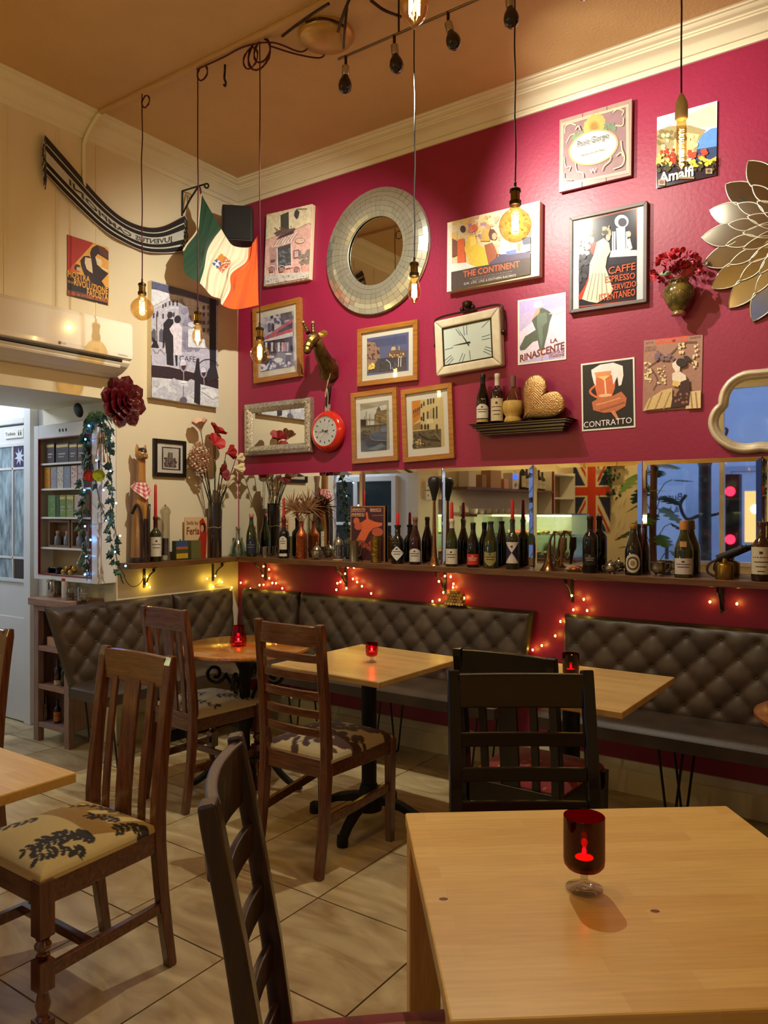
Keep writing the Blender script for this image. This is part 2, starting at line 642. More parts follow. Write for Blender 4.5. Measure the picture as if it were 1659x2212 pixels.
for zz in (gz[0] - 0.012, gz[5] + 0.012):
 mo.lo((gx[0] - 0.024, OPY0 - 0.058, zz - 0.012),(gx[3] + 0.024, OPY0 - 0.044, zz + 0.012))
mo.lo(((gx[1] + gx[2]) / 2 - 0.008, OPY0 - 0.056, gz[0]),((gx[1] + gx[2]) / 2 + 0.008, OPY0 - 0.044, gz[5]))
for a_, b_ in ((1,2),(3,4)):
 mo.lo((gx[0], OPY0 - 0.056,(gz[a_] + gz[b_]) / 2 - 0.008),(gx[3], OPY0 - 0.044,(gz[a_] + gz[b_]) / 2 + 0.008))
mo.build('glazing_bar', m_white, door, bevel=0.002)
star = MB()
sx_, sz_ = (gx[2] + gx[3]) / 2,(gz[4] + gz[5]) / 2
o_ = []
for k in range(16):
 r_ = (gx[3] - gx[2]) * (0.48 if k % 2 == 0 else 0.2)
 o_.append((sx_ + r_ * math.cos(k * math.pi / 8 + 0.2), sz_ + 1.0 * r_ * math.sin(k * math.pi / 8 + 0.2)))
star.prism(o_, OPY0 - 0.051, OPY0 - 0.0495)
star.build('star_decoration', mat('etched_star', (214,222,232),0.4), door)
pl_ = MB()
px0, pz0 = onC(12,1470,0.045)
px1, pz1 = onC(60,1336,0.045)
pl_.lo((dx0 + 0.1, OPY0 - 0.052, pz0 - 0.25),(px1 - 0.02, OPY0 - 0.044, pz1))
pl_.build('door_panel', m_white, door, bevel=0.006)
hd = MB()
hd.cyl((dx0 + 0.06, OPY0 - 0.045,1.0),(dx0 + 0.06, OPY0 - 0.09,1.0),0.01)
hd.cyl((dx0 + 0.06, OPY0 - 0.09,1.0),(dx0 + 0.17, OPY0 - 0.09,1.0),0.009)
hd.build('door_handle', mat('chrome', (200,200,200),0.15, metal=1.0), door, smooth=40)
# ================================================================== FURNITURE
w_brown = wood('walnut_stained_wood', (110,60,32),(70,34,17),0.26, 'z', coat=0.7)
w_brown_x = wood('walnut_stained_rail', (110,62,33),(72,36,18),0.26, 'x', coat=0.7)
w_black = wood('ebonised_wood', (15,11,10),(8,6,6),0.2, 'z', coat=0.0)
w_dark = wood('dark_oak_wood', (58,38,28),(34,22,16),0.3, 'z', coat=0.4)
m_beech = butcher('beech_block_top', (238,200,114),(226,182,94))
m_beech2 = butcher('pale_beech_block_top', (226,192,124),(210,172,104))
m_orange = wood('amber_varnished_top', (190,124,44),(158,94,28),0.16, 'x', coat=0.8)
def lerp(a, b, t):
 return a + (b - a) * t
def seat_mesh(w, d, h, paint, z0, taper=0.88, n=60, crown=0.03):
 """drop-in upholstered cushion; paint(u, v) arrays -> rgb"""
 mb = MB()
 def fn(u, v):
  ex = 1 - abs(2 * u - 1) ** 5
  ey = 1 - abs(2 * v - 1) ** 5
  e = max(0.0, min(ex, ey)) ** 0.5
  ww = w * lerp(taper, 1.0, v)
  return ((u - 0.5) * ww, (v - 0.5) * d, z0 + h * e + crown * (1 - (2 * u - 1) ** 2) * (1 - (2 * v - 1) ** 2))
 mb.grid(fn, n, n)
 # underside
 k = (n + 1)
 mb.add([(-w * taper / 2,-d / 2, z0 - 0.012),(w * taper / 2,-d / 2, z0 - 0.012),(w / 2, d / 2, z0 - 0.012),(-w / 2, d / 2, z0 - 0.012)], [(3,2,1,0)])
 b = len(mb.v)
 base = b - 4
 rim = [(0, n, range(0, n + 1)), ]
 mb.add([mb.v[i] for i in range(0, k)] + [(p[0], p[1], z0 - 0.012) for p in [mb.v[i] for i in range(0, k)]],
  [(i + 1, i, k + i, k + i + 1) for i in range(n)])
 top = [n * k + i for i in range(k)]
 mb.add([mb.v[i] for i in top] + [(mb.v[i][0], mb.v[i][1], z0 - 0.012) for i in top], [(i, i + 1, k + i + 1, k + i) for i in range(n)])
 for side in (0, n):
  ids = [j * k + side for j in range(k)]
  fl = [(i, i + 1, k + i + 1, k + i) for i in range(n)]
  mb.add([mb.v[i] for i in ids] + [(mb.v[i][0], mb.v[i][1], z0 - 0.012) for i in ids], fl)
 V = np.array(mb.v)
 u = V[:, 0] / (w) + 0.5
 v = V[:, 1] / d + 0.5
 me = mb.mesh('seat', attrmat('woven_seat_fabric', 0.85, noise=0.12, nscale=300, sheen=0.2), smooth=60)
 cols = paint(u, v)
 ca = me.color_attributes.new('Col', 'FLOAT_COLOR', 'POINT')
 buf = np.ones((len(V),4))
 buf[:, :3] = cols
 ca.data.foreach_set('color', buf.ravel())
 return me
def leaf_paint(bg, fg, seed, branches, leaf=0.035, ls=0.5):
 def f(u, v):
  r = random.Random(seed)
  out = np.tile(np.array(lin(bg)),(len(u),1))
  c = np.array(lin(fg))
  for (x0, y0, x1, y1, n) in branches:
   for i in range(n):
    t = i / max(1, n - 1)
    bx, by = lerp(x0, x1, t), lerp(y0, y1, t)
    for s in (-1,1):
     a = math.atan2(y1 - y0, x1 - x0) + s * (0.9 + r.uniform(-0.3,0.3))
     L = leaf * r.uniform(0.7,1.3)
     cx, cy = bx + math.cos(a) * L * 1.1, by + math.sin(a) * L * 1.1
     du, dv = u - cx, v - cy
     p = du * math.cos(a) + dv * math.sin(a)
     q = -du * math.sin(a) + dv * math.cos(a)
     out[(p / L) ** 2 + (q / (L * ls)) ** 2 < 1] = c
   # stem
   dx, dy = x1 - x0, y1 - y0
   L2 = dx * dx + dy * dy
   t = np.clip(((u - x0) * dx + (v - y0) * dy) / L2,0,1)
   dd = np.hypot(u - x0 - t * dx, v - y0 - t * dy)
   out[dd < 0.006] = c
  return out
 return f
def solid_paint(bg, fg=None, n=0, seed=1, r0=0.012):
 def f(u, v):
  out = np.tile(np.array(lin(bg)),(len(u),1))
  if fg:
   r = random.Random(seed)
   for i in range(n):
    x, y = r.random(), r.random()
    out[np.hypot(u - x, v - y) < r0] = lin(fg)
  return out
 return f
def plaid_paint(u, v):
 out = np.tile(np.array(lin((122,22,34))),(len(u),1))
 for c0, wd, col in ((0.22,0.05,(150,104,74)),(0.62,0.05,(150,104,74)),(0.40,0.012,(70,14,22)),(0.44,0.012,(70,14,22)),(0.83,0.012,(70,14,22))):
  out[np.abs(u - c0) < wd / 2] = lin(col)
 for c0, wd, col in ((0.3,0.08,(104,18,30)),(0.75,0.08,(104,18,30))):
  out[np.abs(v - c0) < wd / 2] *= 0.7
 return out
def turned_leg(x, y, h, m=0.022):
 """square blocks joined by lathe-turned vases"""
 mb = MB()
 mb.lo((x - m, y - m, h - 0.15),(x + m, y + m, h))
 mb.lo((x - m, y - m, 0.155),(x + m, y + m, 0.235))
 mb.lo((x - m, y - m, 0.0),(x + m, y + m, 0.075))
 a, b = h - 0.15,0.235
 L = a - b
 mb.lathe([(0.010, b),(0.019, b + 0.01 * 1),(0.013, b + L * 0.16),(0.018, b + L * 0.22),(0.013, b + L * 0.30),(0.022, b + L * 0.52),(0.023, b + L * 0.62),
   (0.014, b + L * 0.82),(0.019, b + L * 0.88),(0.014, b + L * 0.93),(0.020, a)], 14,(x, y, 0))
 mb.lathe([(0.020,0.075),(0.014,0.085),(0.021,0.115),(0.014,0.145),(0.019,0.155)], 14,(x, y, 0))
 return mb
def slat_chair(label, W, H, SZ, wd, wdx, seat_me, turned=True, depth=0.42, group=None, lean=0.055):
 """tall chair with one wide and two narrow vertical slats"""
 t = thing('dining_chair', label, 'chair')
 hd = depth / 2
 def back_y(z):
  if z < SZ:
   return -hd - 0.05 * (1 - z / SZ) ** 1.5
  return -hd - lean * ((z - SZ) / (H - SZ)) ** 1.4
 for s in (-1,1):
  zs = [0,0.12,0.25, SZ - 0.05, SZ + 0.05, SZ + 0.2, H - 0.15, H - 0.03, H]
  pts = [(s * (W / 2 - 0.018), back_y(z), z) for z in zs]
  th = [0.030,0.034,0.037,0.042,0.040,0.036,0.032,0.032,0.022]
  MB().bar(pts, (1,0,0),0.034, th).build('back_post', wd, t, bevel=0.004)
 fw = W / 2 + 0.01
 for s in (-1,1):
  if turned:
   turned_leg(s * fw - s * 0.01, hd - 0.025, SZ - 0.005).build('leg', wd, t, smooth=35)
  else:
   MB().bar([(s * (fw - 0.012), hd - 0.025,0),(s * (fw - 0.01), hd - 0.025, SZ - 0.005)], (1,0,0), [0.028,0.04], [0.028,0.04]).build('leg', wd, t, bevel=0.003)
 # seat rails
 for s in (-1,1):
  MB().bar([(s * (W / 2 - 0.018),-hd + 0.01, SZ - 0.04),(s * (fw - 0.012), hd - 0.04, SZ - 0.04)], (0,0,1),0.07,0.022).build('seat_rail', wdx, t, bevel=0.003)
  MB().bar([(s * (W / 2 - 0.018), back_y(0.2) + 0.015,0.20),(s * (fw - 0.012), hd - 0.04,0.195)], (0,0,1),0.034,0.02).build('stretcher', wdx, t, bevel=0.002)
 MB().lo((-fw + 0.02, hd - 0.038, SZ - 0.075),(fw - 0.02, hd - 0.012, SZ - 0.005)).build('seat_rail', wdx, t, bevel=0.003)
 MB().lo((-W / 2 + 0.03,-hd - 0.01, SZ - 0.075),(W / 2 - 0.03,-hd + 0.012, SZ + 0.01)).build('seat_rail', wdx, t, bevel=0.003)
 MB().bar([(-fw + 0.02,0.03,0.20),(fw - 0.02,0.03,0.20)], (0,0,1),0.028,0.02).build('stretcher', wdx, t, bevel=0.002)
 # top rail, slightly arched
 yt = back_y(H - 0.05)
 cr = MB()
 xs = np.linspace(-W / 2 + 0.03, W / 2 - 0.03,9)
 out_top = [(x, H - 0.008 + 0.006 * (1 - (2 * x / W) ** 2)) for x in xs]
 out_bot = [(x, H - 0.105) for x in xs[::-1]]
 cr.prism(out_bot[::-1] + out_top[::-1], yt - 0.011, yt + 0.012)
 cr.build('top_rail', wdx, t, bevel=0.003)
 for x, w_ in ((-W * 0.25,0.030),(0,0.075),(W * 0.25,0.030)):
  zs = np.linspace(SZ - 0.01, H - 0.09,9)
  MB().bar([(x, back_y(z) + 0.004, z) for z in zs], (1,0,0), w_, 0.011).build('slat', wd, t, bevel=0.002)
 share('seat', seat_me, t, (0,0,0))
 if group:
  t['group'] = group
 return t
def ladder_chair(label, W, H, SZ, wd, wdx, seat_me, rails, depth=0.43, bow=0.03, toprail=0.085, railh=0.034, lean=0.10, frontw=None, solid_top=False):
 t = thing('dining_chair', label, 'chair')
 hd = depth / 2
 def back_y(z):
  if z < SZ:
   return -hd - 0.05 * (1 - z / SZ) ** 1.5
  return -hd - lean * ((z - SZ) / (H - SZ)) ** 1.3
 for s in (-1,1):
  zs = [0,0.12,0.25, SZ - 0.05, SZ + 0.05, SZ + 0.2, H - 0.2, H - 0.03, H]
  pts = [(s * (W / 2 - 0.018), back_y(z), z) for z in zs]
  MB().bar(pts, (1,0,0),0.036, [0.030,0.034,0.038,0.042,0.040,0.036,0.032,0.03,0.026]).build('back_post', wd, t, bevel=0.004)
 fw = (frontw or W) / 2 + 0.01
 for s in (-1,1):
  MB().bar([(s * (fw - 0.014), hd - 0.025,0),(s * (fw - 0.012), hd - 0.025, SZ - 0.005)], (1,0,0), [0.03,0.04], [0.03,0.04]).build('leg', wd, t, bevel=0.003)
  MB().bar([(s * (W / 2 - 0.018),-hd + 0.01, SZ - 0.04),(s * (fw - 0.012), hd - 0.04, SZ - 0.04)], (0,0,1),0.06,0.022).build('seat_rail', wdx, t, bevel=0.003)
  MB().bar([(s * (W / 2 - 0.018), back_y(0.2) + 0.015,0.21),(s * (fw - 0.014), hd - 0.04,0.24)], (0,0,1),0.036,0.02).build('stretcher', wdx, t, bevel=0.002)
 MB().lo((-fw + 0.02, hd - 0.038, SZ - 0.07),(fw - 0.02, hd - 0.012, SZ - 0.005)).build('seat_rail', wdx, t, bevel=0.003)
 MB().lo((-W / 2 + 0.03,-hd - 0.012, SZ - 0.075),(W / 2 - 0.03,-hd + 0.012, SZ + 0.0)).build('seat_rail', wdx, t, bevel=0.003)
 def curved(zc, hh, th):
  y = back_y(zc)
  xs = np.linspace(-W / 2 + 0.03, W / 2 - 0.03,11)
  return MB().bar([(x, y - bow * (1 - (2 * x / W) ** 2) + 0.004, zc) for x in xs], (0,0,1), hh, th)
 curved(H - toprail / 2 - 0.008, toprail, 0.02).build('top_rail', wdx, t, bevel=0.004)
 for z in rails:
  curved(z, railh, 0.014).build('ladder_rail', wdx, t, bevel=0.003)
 share('seat', seat_me, t)
 return t
# ---- seats
SZ = 0.455
paint_c3 = leaf_paint((206,184,118),(38,32,26),3,
 [(0.06,0.62,0.20,0.90,8),(0.18,0.50,0.30,0.86,9),(0.10,0.52,0.28,0.62,6),(0.30,0.62,0.36,0.90,6),(0.10,0.12,0.12,0.30,5),(0.04,0.08,0.06,0.16,3),
 (0.22,0.22,0.42,0.34,7),(0.34,0.06,0.52,0.16,6),(0.60,0.10,0.74,0.26,5),(0.70,0.60,0.85,0.80,5),(0.85,0.30,0.92,0.50,4)], 0.034)
paint_c1 = leaf_paint((206,196,158),(40,34,28),9, [(0.1,0.2,0.5,0.4,6),(0.5,0.1,0.9,0.3,6),(0.2,0.6,0.6,0.8,6),(0.7,0.5,0.9,0.8,6),(0.15,0.85,0.4,0.95,4)], 0.035)
paint_c2 = leaf_paint((188,172,130),(66,30,22),5, [(0.05,0.1,0.35,0.35,5),(0.4,0.05,0.75,0.3,5),(0.8,0.1,0.95,0.5,5),(0.1,0.5,0.4,0.7,5),(0.5,0.4,0.7,0.75,5),(0.15,0.8,0.5,0.95,5),(0.6,0.85,0.95,0.95,5)], 0.075,0.6)
seat_c3 = seat_mesh(0.40,0.40,0.028, paint_c3, SZ, 0.90,110)
seat_c1 = seat_mesh(0.40,0.40,0.028, paint_c1, SZ, 0.90,70)
seat_c2 = seat_mesh(0.40,0.42,0.030, paint_c2, SZ, 0.92,80)
seat_red = seat_mesh(0.40,0.42,0.028, solid_paint((130,24,28),(176,120,60),60,4), SZ, 0.92,50)
seat_plaid = seat_mesh(0.47,0.42,0.028, plaid_paint, SZ, 0.92,70)
chair_a = slat_chair('brown slat-back chair with dark leaf print on a yellow seat', 0.375,0.985, SZ, w_brown, w_brown_x, seat_c3)
chair_a.location = (1.94,-2.61,0)
chair_a.rotation_euler = (0,0, math.pi)
c7 = dup(chair_a, 'brown slat-back chair at the far end of the long beech table', (0.96,-2.60,0), math.pi)
chair_b = slat_chair('brown slat-back chair with cream floral seat drawn up to the round table', 0.36,0.975, SZ, w_brown, w_brown_x, seat_c1)
chair_b.location = (1.045,-1.24,0)
chair_b.rotation_euler = (0,0, math.radians(-3))
chair_c = ladder_chair('brown ladder-back chair with burgundy leaf pattern seat', 0.366,1.0, SZ, w_brown, w_brown_x, seat_c2,
     [0.56,0.635,0.71,0.785,0.86], bow=0.02, lean=0.045, frontw=0.39)
chair_c.location = (1.97,-1.378,0)
chair_c.rotation_euler = (0,0,0)
chair_d = slat_chair('near-black slat-back chair with red seat under the square table by the long bench gap', 0.40,0.95, SZ, w_black, w_black, seat_red, turned=False)
chair_d.location = (2.865,-1.24,0)
# black ladder chair facing the foreground table
_a = math.radians(38.3)
chair_e = ladder_chair('glossy black ladder-back chair behind the foreground beech table', 0.43,0.978, SZ, w_black, w_black, seat_red,
     [0.60,0.69,0.785], bow=0.012, toprail=0.10, railh=0.04)
chair_e.rotation_euler = (0,0, math.radians(35) + math.pi)
_c = Vector((3.12,-1.90,0)) + Vector((math.sin(math.radians(35)),-math.cos(math.radians(35)),0)) * 0.285
chair_e.location = _c
# dark oak ladder chair at the side of the foreground table
e_dir = Vector((0.634,-0.773,0))
n_dir = Vector((0.773,0.634,0))
tbl = Vector((3.096,-2.492,0))
chair_f = ladder_chair('dark oak ladder-back chair with red tartan seat and curved crest rail', 0.365,1.035, SZ, w_dark, w_dark, seat_plaid,
     [0.52,0.63,0.74,0.85], bow=0.03, toprail=0.115, railh=0.055, lean=0.09)
pos = tbl + e_dir * 0.488 + n_dir * (-0.34 + 0.085 + 0.215)
chair_f.location = pos
chair_f.rotation_euler = (0,0, math.atan2(n_dir.y, n_dir.x) - math.pi / 2)
# ---- tables
m_iron = mat('cast_iron', (20,20,21),0.5, metal=0.4)
def top_slab(x, y, t, z=0.75):
 return MB().box((0,0, z - t / 2),(x, y, t))
def pedestal_table(label, loc, rotz, sx, sy, m, thick=0.026):
 t = thing('square_table', label, 'table', loc, rotz)
 top_slab(sx, sy, thick).build('table_top', m, t, bevel=0.004)
 MB().cyl((0,0,0.10),(0,0,0.715),0.035, seg=20).build('column', m_iron, t, smooth=40)
 MB().lo((-0.2,-0.03,0.712),(0.2,0.03,0.724)).lo((-0.03,-0.2,0.7121),(0.03,0.2,0.7239)).build('top_bracket', m_iron, t)
 for k in range(4):
  a = math.pi / 4 * 0 + k * math.pi / 2 + 0.25
  ca, sa = math.cos(a), math.sin(a)
  pts = [(ca * r, sa * r, z) for r, z in ((0.0,0.115),(0.08,0.112),(0.16,0.095),(0.23,0.066),(0.285,0.030))]
  MB().bar(pts, (-sa, ca, 0), [0.06,0.05,0.044,0.04,0.04], [0.05,0.04,0.034,0.03,0.03]).build('foot', m_iron, t, bevel=0.006)
  MB().lathe([(0.024,0),(0.026,0.012),(0.024,0.045),(0.015,0.052)], 14,(ca * 0.285, sa * 0.285,0)).build('foot_pad', m_iron, t, smooth=40)
 MB().lathe([(0.06,0.06),(0.062,0.09),(0.05,0.14),(0.038,0.18)], 20).build('base_collar', m_iron, t, smooth=40)
 return t
pedestal_table('square beech table on a black pedestal in front of the long bench', (1.965,-1.075,0), math.radians(-2),0.62,0.66, m_beech2)
pedestal_table('square beech table on a black pedestal in front of the gap between benches', (2.905,-0.965,0),0,0.64,0.69, m_beech2)
# foreground table with square wooden legs
tf = thing('beech_table', 'beech block table holding the stemmed red candle glass', 'table')
cen = tbl + e_dir * 0.365 + n_dir * 0.383
tf.location = cen
tf.rotation_euler = (0,0, _a)
top_slab(0.766,0.73,0.028).build('table_top', m_beech, tf, bevel=0.004)
w_leg = wood('beech_leg', (206,164,98),(188,142,80),0.4, 'z')
for sx in (-1,1):
 for sy in (-1,1):
  MB().lo((sx * 0.345 - 0.035, sy * 0.325 - 0.035,0),(sx * 0.345 + 0.035, sy * 0.325 + 0.035,0.722)).build('leg', w_leg, tf, bevel=0.003)
for sy in (-1,1):
 MB().lo((-0.31, sy * 0.325 - 0.012,0.64),(0.31, sy * 0.325 + 0.012,0.722)).build('apron', w_leg, tf)
for sx in (-1,1):
 MB().lo((sx * 0.345 - 0.012,-0.29,0.64),(sx * 0.345 + 0.012,0.29,0.722)).build('apron', w_leg, tf)
kn = MB()
kn.lathe([(0.011,0),(0.009,0.0004)], 12,(0,0,0))
for p_ in ((958,1942),(1415,1968)):
 kx, ky = onZ(p_[0], p_[1], 0.75)
 v_ = Matrix.Rotation(-_a, 3, 'Z') @ (Vector((kx, ky, 0)) - Vector((cen.x, cen.y, 0)))
 share('wood_knot', MB().lathe([(0.006,0),(0.004,0.0004)], 12, sx=1.4).mesh('wood_knot', mat('knot_brown', (110,56,22),0.6)), tf, (v_.x, v_.y, 0.75))
# long table on the left
tl = thing('beech_table', 'long beech block table with two brown slat chairs along it', 'table', (1.525,-3.06,0))
top_slab(1.40,0.606,0.028).build('table_top', m_beech, tl, bevel=0.004)
for sx in (-0.42,0.18):
 MB().cyl((sx, 0,0.03),(sx, 0,0.722),0.035, seg=18).build('column', m_iron, tl, smooth=40)
 MB().lathe([(0.20,0.0),(0.20,0.012),(0.06,0.035),(0.036,0.06)], 28,(sx, 0,0)).build('base_plate', m_iron, tl, smooth=40)
# round table on an ornate iron base
tr_ = thing('round_table', 'round amber-varnished table on an ornate cast iron base', 'table', (1.19,-1.11,0))
MB().lathe([(0.29,0.722),(0.325,0.724),(0.34,0.734),(0.338,0.744),(0.325,0.75)], 56).build('table_top', m_orange, tr_, smooth=40)
MB().lathe([(0.05,0.02),(0.055,0.1),(0.03,0.16),(0.026,0.3),(0.042,0.36),(0.026,0.42),(0.03,0.62),(0.07,0.70),(0.12,0.722)], 20).build('column', m_iron, tr_, smooth=40)
for k in range(4):
 a = k * math.pi / 2 + 0.5
 ca, sa = math.cos(a), math.sin(a)
 sc_ = []
 for i in range(22):
  th = i / 21 * 2.6 * math.pi
  r_ = 0.055 * (1 - i / 30)
  sc_.append((0.16 + r_ * math.cos(th + math.pi),0.60 + r_ * math.sin(th + math.pi)))
 pts = [(ca * p, sa * p, z) for p, z in [(0.03,0.45),(0.06,0.53)] + sc_]
 MB().tube(pts, 0.010,6).build('scroll', m_iron, tr_, smooth=60)
 pts = spline([(ca * p, sa * p, z) for p, z in ((0.03,0.18),(0.12,0.17),(0.20,0.08),(0.27,0.028),(0.30,0.03))], 5)
 MB().tube(pts, 0.018,8).build('foot', m_iron, tr_, smooth=60)
# round wooden table peeping in beside the right-hand bench
trr = thing('round_table', 'small round brown wooden table in front of the bench under the pewter pots', 'table', (3.90,-0.93,0))
MB().lathe([(0.27,0.715),(0.30,0.717),(0.318,0.73),(0.318,0.742),(0.30,0.752)], 48).build('table_top', wood('reddish_table_wood', (140,84,50),(108,60,34),0.3, 'x'), trr, smooth=40)
MB().lathe([(0.2,0.0),(0.2,0.02),(0.05,0.05),(0.03,0.1),(0.03,0.69),(0.09,0.717)], 24).build('column', m_iron, trr, smooth=40)
# ---- tufted benches
def leather():
 m, t, b = nt('brown_tufted_leather')
 tc = t.nodes.new('ShaderNodeTexCoord')
 n = t.nodes.new('ShaderNodeTexNoise')
 n.inputs['Scale'].default_value = 5
 n.inputs['Detail'].default_value = 6
 t.links.new(tc.outputs['Object'], n.inputs['Vector'])
 r = t.nodes.new('ShaderNodeValToRGB')
 r.color_ramp.elements[0].position = 0.35
 r.color_ramp.elements[0].color = (*lin((52,40,30)),1)
 r.color_ramp.elements[1].position = 0.7
 r.color_ramp.elements[1].color = (*lin((76,61,47)),1)
 t.links.new(n.outputs['Fac'], r.inputs['Fac'])
 t.links.new(r.outputs['Color'], b.inputs['Base Color'])
 n2 = t.nodes.new('ShaderNodeTexVoronoi')
 n2.inputs['Scale'].default_value = 160
 t.links.new(tc.outputs['Object'], n2.inputs['Vector'])
 bp = t.nodes.new('ShaderNodeBump')
 bp.inputs['Strength'].default_value = 0.12
 bp.inputs['Distance'].default_value = 0.002
 t.links.new(n2.outputs['Distance'], bp.inputs['Height'])
 t.links.new(bp.outputs['Normal'], b.inputs['Normal'])
 b.inputs['Roughness'].default_value = 0.48
 return m
m_leather = leather()
btn_me = MB().ball((0,0,0),0.011,10,6,(1,0.6,1)).mesh('button', m_leather, smooth=180)
PX_, PZ_ = 0.079,0.080
def bench_back(parent, u0t, u1t, u0b, u1b, z0, z1, off0=0.13, off1=0.055, thick=0.075):
 """tufted backrest; local x along the wall, -y into the room"""
 W = max(u1t - u0t, u1b - u0b)
 H = z1 - z0
 nu, nv = max(24, int(W / 0.0125)), int(H / 0.0125)
 uc = (u0t + u1t) / 2
 def surf(u, v, edge=True):
  x = lerp(lerp(u0b, u0t, v), lerp(u1b, u1t, v), u)
  z = lerp(z0, z1, v)
  a = (x - uc) / PX_ + (z - z1 + 0.06) / (2 * PZ_) * 2
  b = (x - uc) / PX_ - (z - z1 + 0.06) / (2 * PZ_) * 2
  a, b = a / 2 * 1.0, b / 2 * 1.0
  puff = (abs(math.sin(math.pi * a) * math.sin(math.pi * b))) ** 0.8
  puff -= 0.9 * math.exp(-((((a + 0.5) % 1 - 0.5) ** 2 + ((b + 0.5) % 1 - 0.5) ** 2) / 0.018))
  ex = min(u, 1 - u) * W
  ez = min(v, 1 - v) * H
  e = min(1, min(ex, ez) / 0.045)
  e = math.sqrt(max(0,1 - (1 - e) ** 2))
  m_ = min(1, max(0, min(ex, ez) / 0.05))
  y = -lerp(off0, off1, v) - e * (thick * 0.45) + 0.02 - (puff - 0.6) * 0.015 * m_
  # dimples at buttons
  return (x, y, z)
 mb = MB()
 mb.grid(surf, nu, nv)
 k = nu + 1
 per = list(range(0, k)) + [j * k + nu for j in range(1, nv + 1)] + [nv * k + i for i in range(nu - 1,-1,-1)] + [j * k for j in range(nv - 1,0,-1)]
 pv = [mb.v[i] for i in per]
 n = len(pv)
 bk = [(p[0], -lerp(off0, off1,(p[2] - z0) / H) + 0.05, p[2]) for p in pv]
 mb.add(pv + bk, [((i + 1) % n, i, n + i, n + (i + 1) % n) for i in range(n)])
 mb.add(bk, [tuple(range(n))])
 back = mb.build('backrest', m_leather, parent, smooth=70)
 # buttons where both diagonals meet
 for r_ in range(0,8):
  z = z1 - 0.06 - r_ * PZ_
  if z < z0 + 0.03:
   break
  k0 = -40
  for q in range(-40,41):
   if (q - r_) % 2:
    continue
   x = uc + q * PX_
   v = (z - z0) / H
   lo, hi = lerp(u0b, u0t, v), lerp(u1b, u1t, v)
   if lo + 0.05 < x < hi - 0.05:
    y = surf((x - lo) / (hi - lo), v)[1]
    share('button', btn_me, back, (x, y - 0.001, z))
 return back
def hairpin(parent, x, y, h):
 mb = MB()
 for s in (-1,1):
  mb.tube([(x + s * 0.055, y, h),(x + s * 0.012, y, 0.02),(x, y, 0.006)], 0.006,6)
 mb.lo((x - 0.075, y - 0.03, h - 0.004),(x + 0.075, y + 0.03, h))
 return mb.build('hairpin_leg', m_black, parent, smooth=50)
def bench_seat(parent, u0, u1, d0, d1, ztop=0.47, t=0.085):
 W, Dp = u1 - u0, d1 - d0
 mb = MB()
 def fn(u, v):
  ex = min(1, min(u, 1 - u) * W / 0.05)
  ey = min(1, min(v, 1 - v) * Dp / 0.05)
  e = math.sqrt(max(0,1 - (1 - min(ex, ey)) ** 2))
  return (lerp(u0, u1, u),-lerp(d1, d0, v), ztop - t * 0.35 + t * 0.35 * e)
 nu = max(12, int(W / 0.03))
 mb.grid(fn, nu, 20)
 mb.lo((u0,-d1, ztop - t),(u1,-d0, ztop - t * 0.35 + 0.0005))
 return mb.build('seat_cushion', m_leather, parent, smooth=50)
BT, BB = 0.895,0.44
# long bench on the red wall
b1 = thing('bench', 'long tufted brown leather bench under the mirrors between corner seat and gap', 'bench', (0,0,0))
bench_back(b1,0.64,2.325,0.66,2.27, BB, BT)
bench_seat(b1,0.62,2.30,0.10,0.46)
for x in (0.9,1.5,2.12):
 hairpin(b1, x, -0.40,0.385)
 hairpin(b1, x, -0.16,0.385)
b2 = thing('bench', 'tufted brown leather bench with deep buttons at the window end of the red wall', 'bench', (0,0,0))
bench_back(b2,2.505,4.40,2.53,4.38, BB, BT)
bench_seat(b2,2.50,4.40,0.10,0.46)
for x in (3.15,4.2):
 hairpin(b2, x, -0.40,0.385)
 hairpin(b2, x, -0.16,0.385)
hairpin(b2,2.62,-0.40,0.385)
# corner seat: one back on each wall
b3 = thing('corner_bench', 'tufted brown leather corner seat with two backs meeting in the corner', 'bench', (0,0,0))
bench_back(b3,0.09,0.612,0.14,0.608, BB, BT)
cseat = MB()
o2 = D.objects.new('return_back', None)
bkL = bench_back(b3,-0.615,-0.10,-0.61,-0.15, BB, BT)
bkL.rotation_euler = (0,0, math.pi / 2)
D.objects.remove(o2)
bench_seat(b3,0.10,0.61,0.10,0.62)
hairpin(b3,0.5,-0.5,0.385)
# bench on the cream wall
b4 = thing('bench', 'tufted brown leather bench against the cream wall with flared end', 'bench', (0,0,0), math.pi / 2)
bench_back(b4,-1.51,-0.635,-1.40,-0.64,0.42, BT)
bench_seat(b4,-1.42,-0.63,0.10,0.47)
for x in (-1.30,-0.8):
 hairpin(b4, x, -0.40,0.385)
 hairpin(b4, x, -0.16,0.385)
# ================================================================== PICTURES ON THE WALLS
_TXT = {}
def text_mesh(s, bold=0.0):
 k = (s, bold)
 if k not in _TXT:
  cu = D.curves.new('lettering', 'FONT')
  cu.body = s
  cu.resolution_u = 2
  cu.offset = bold
  o = D.objects.new('lettering', cu)
  me = D.meshes.new_from_object(o)
  vs = [(v.co.x, v.co.y) for v in me.vertices]
  fs = [tuple(p.vertices) for p in me.polygons]
  D.objects.remove(o)
  D.meshes.remove(me)
  D.curves.remove(cu)
  if vs:
   x0 = min(v[0] for v in vs)
   x1 = max(v[0] for v in vs)
   vs = [((x - x0) / (x1 - x0), y / 0.70) for x, y in vs]
  _TXT[k] = (vs, fs)
 return _TXT[k]
def K(c):
 """photographed tone -> paint tone (undo the dim yellow lamplight)"""
 return lin((min(255, c[0] * 1.10 + 3), min(255, c[1] * 1.13 + 4), min(255, c[2] * 1.22 + 6)))
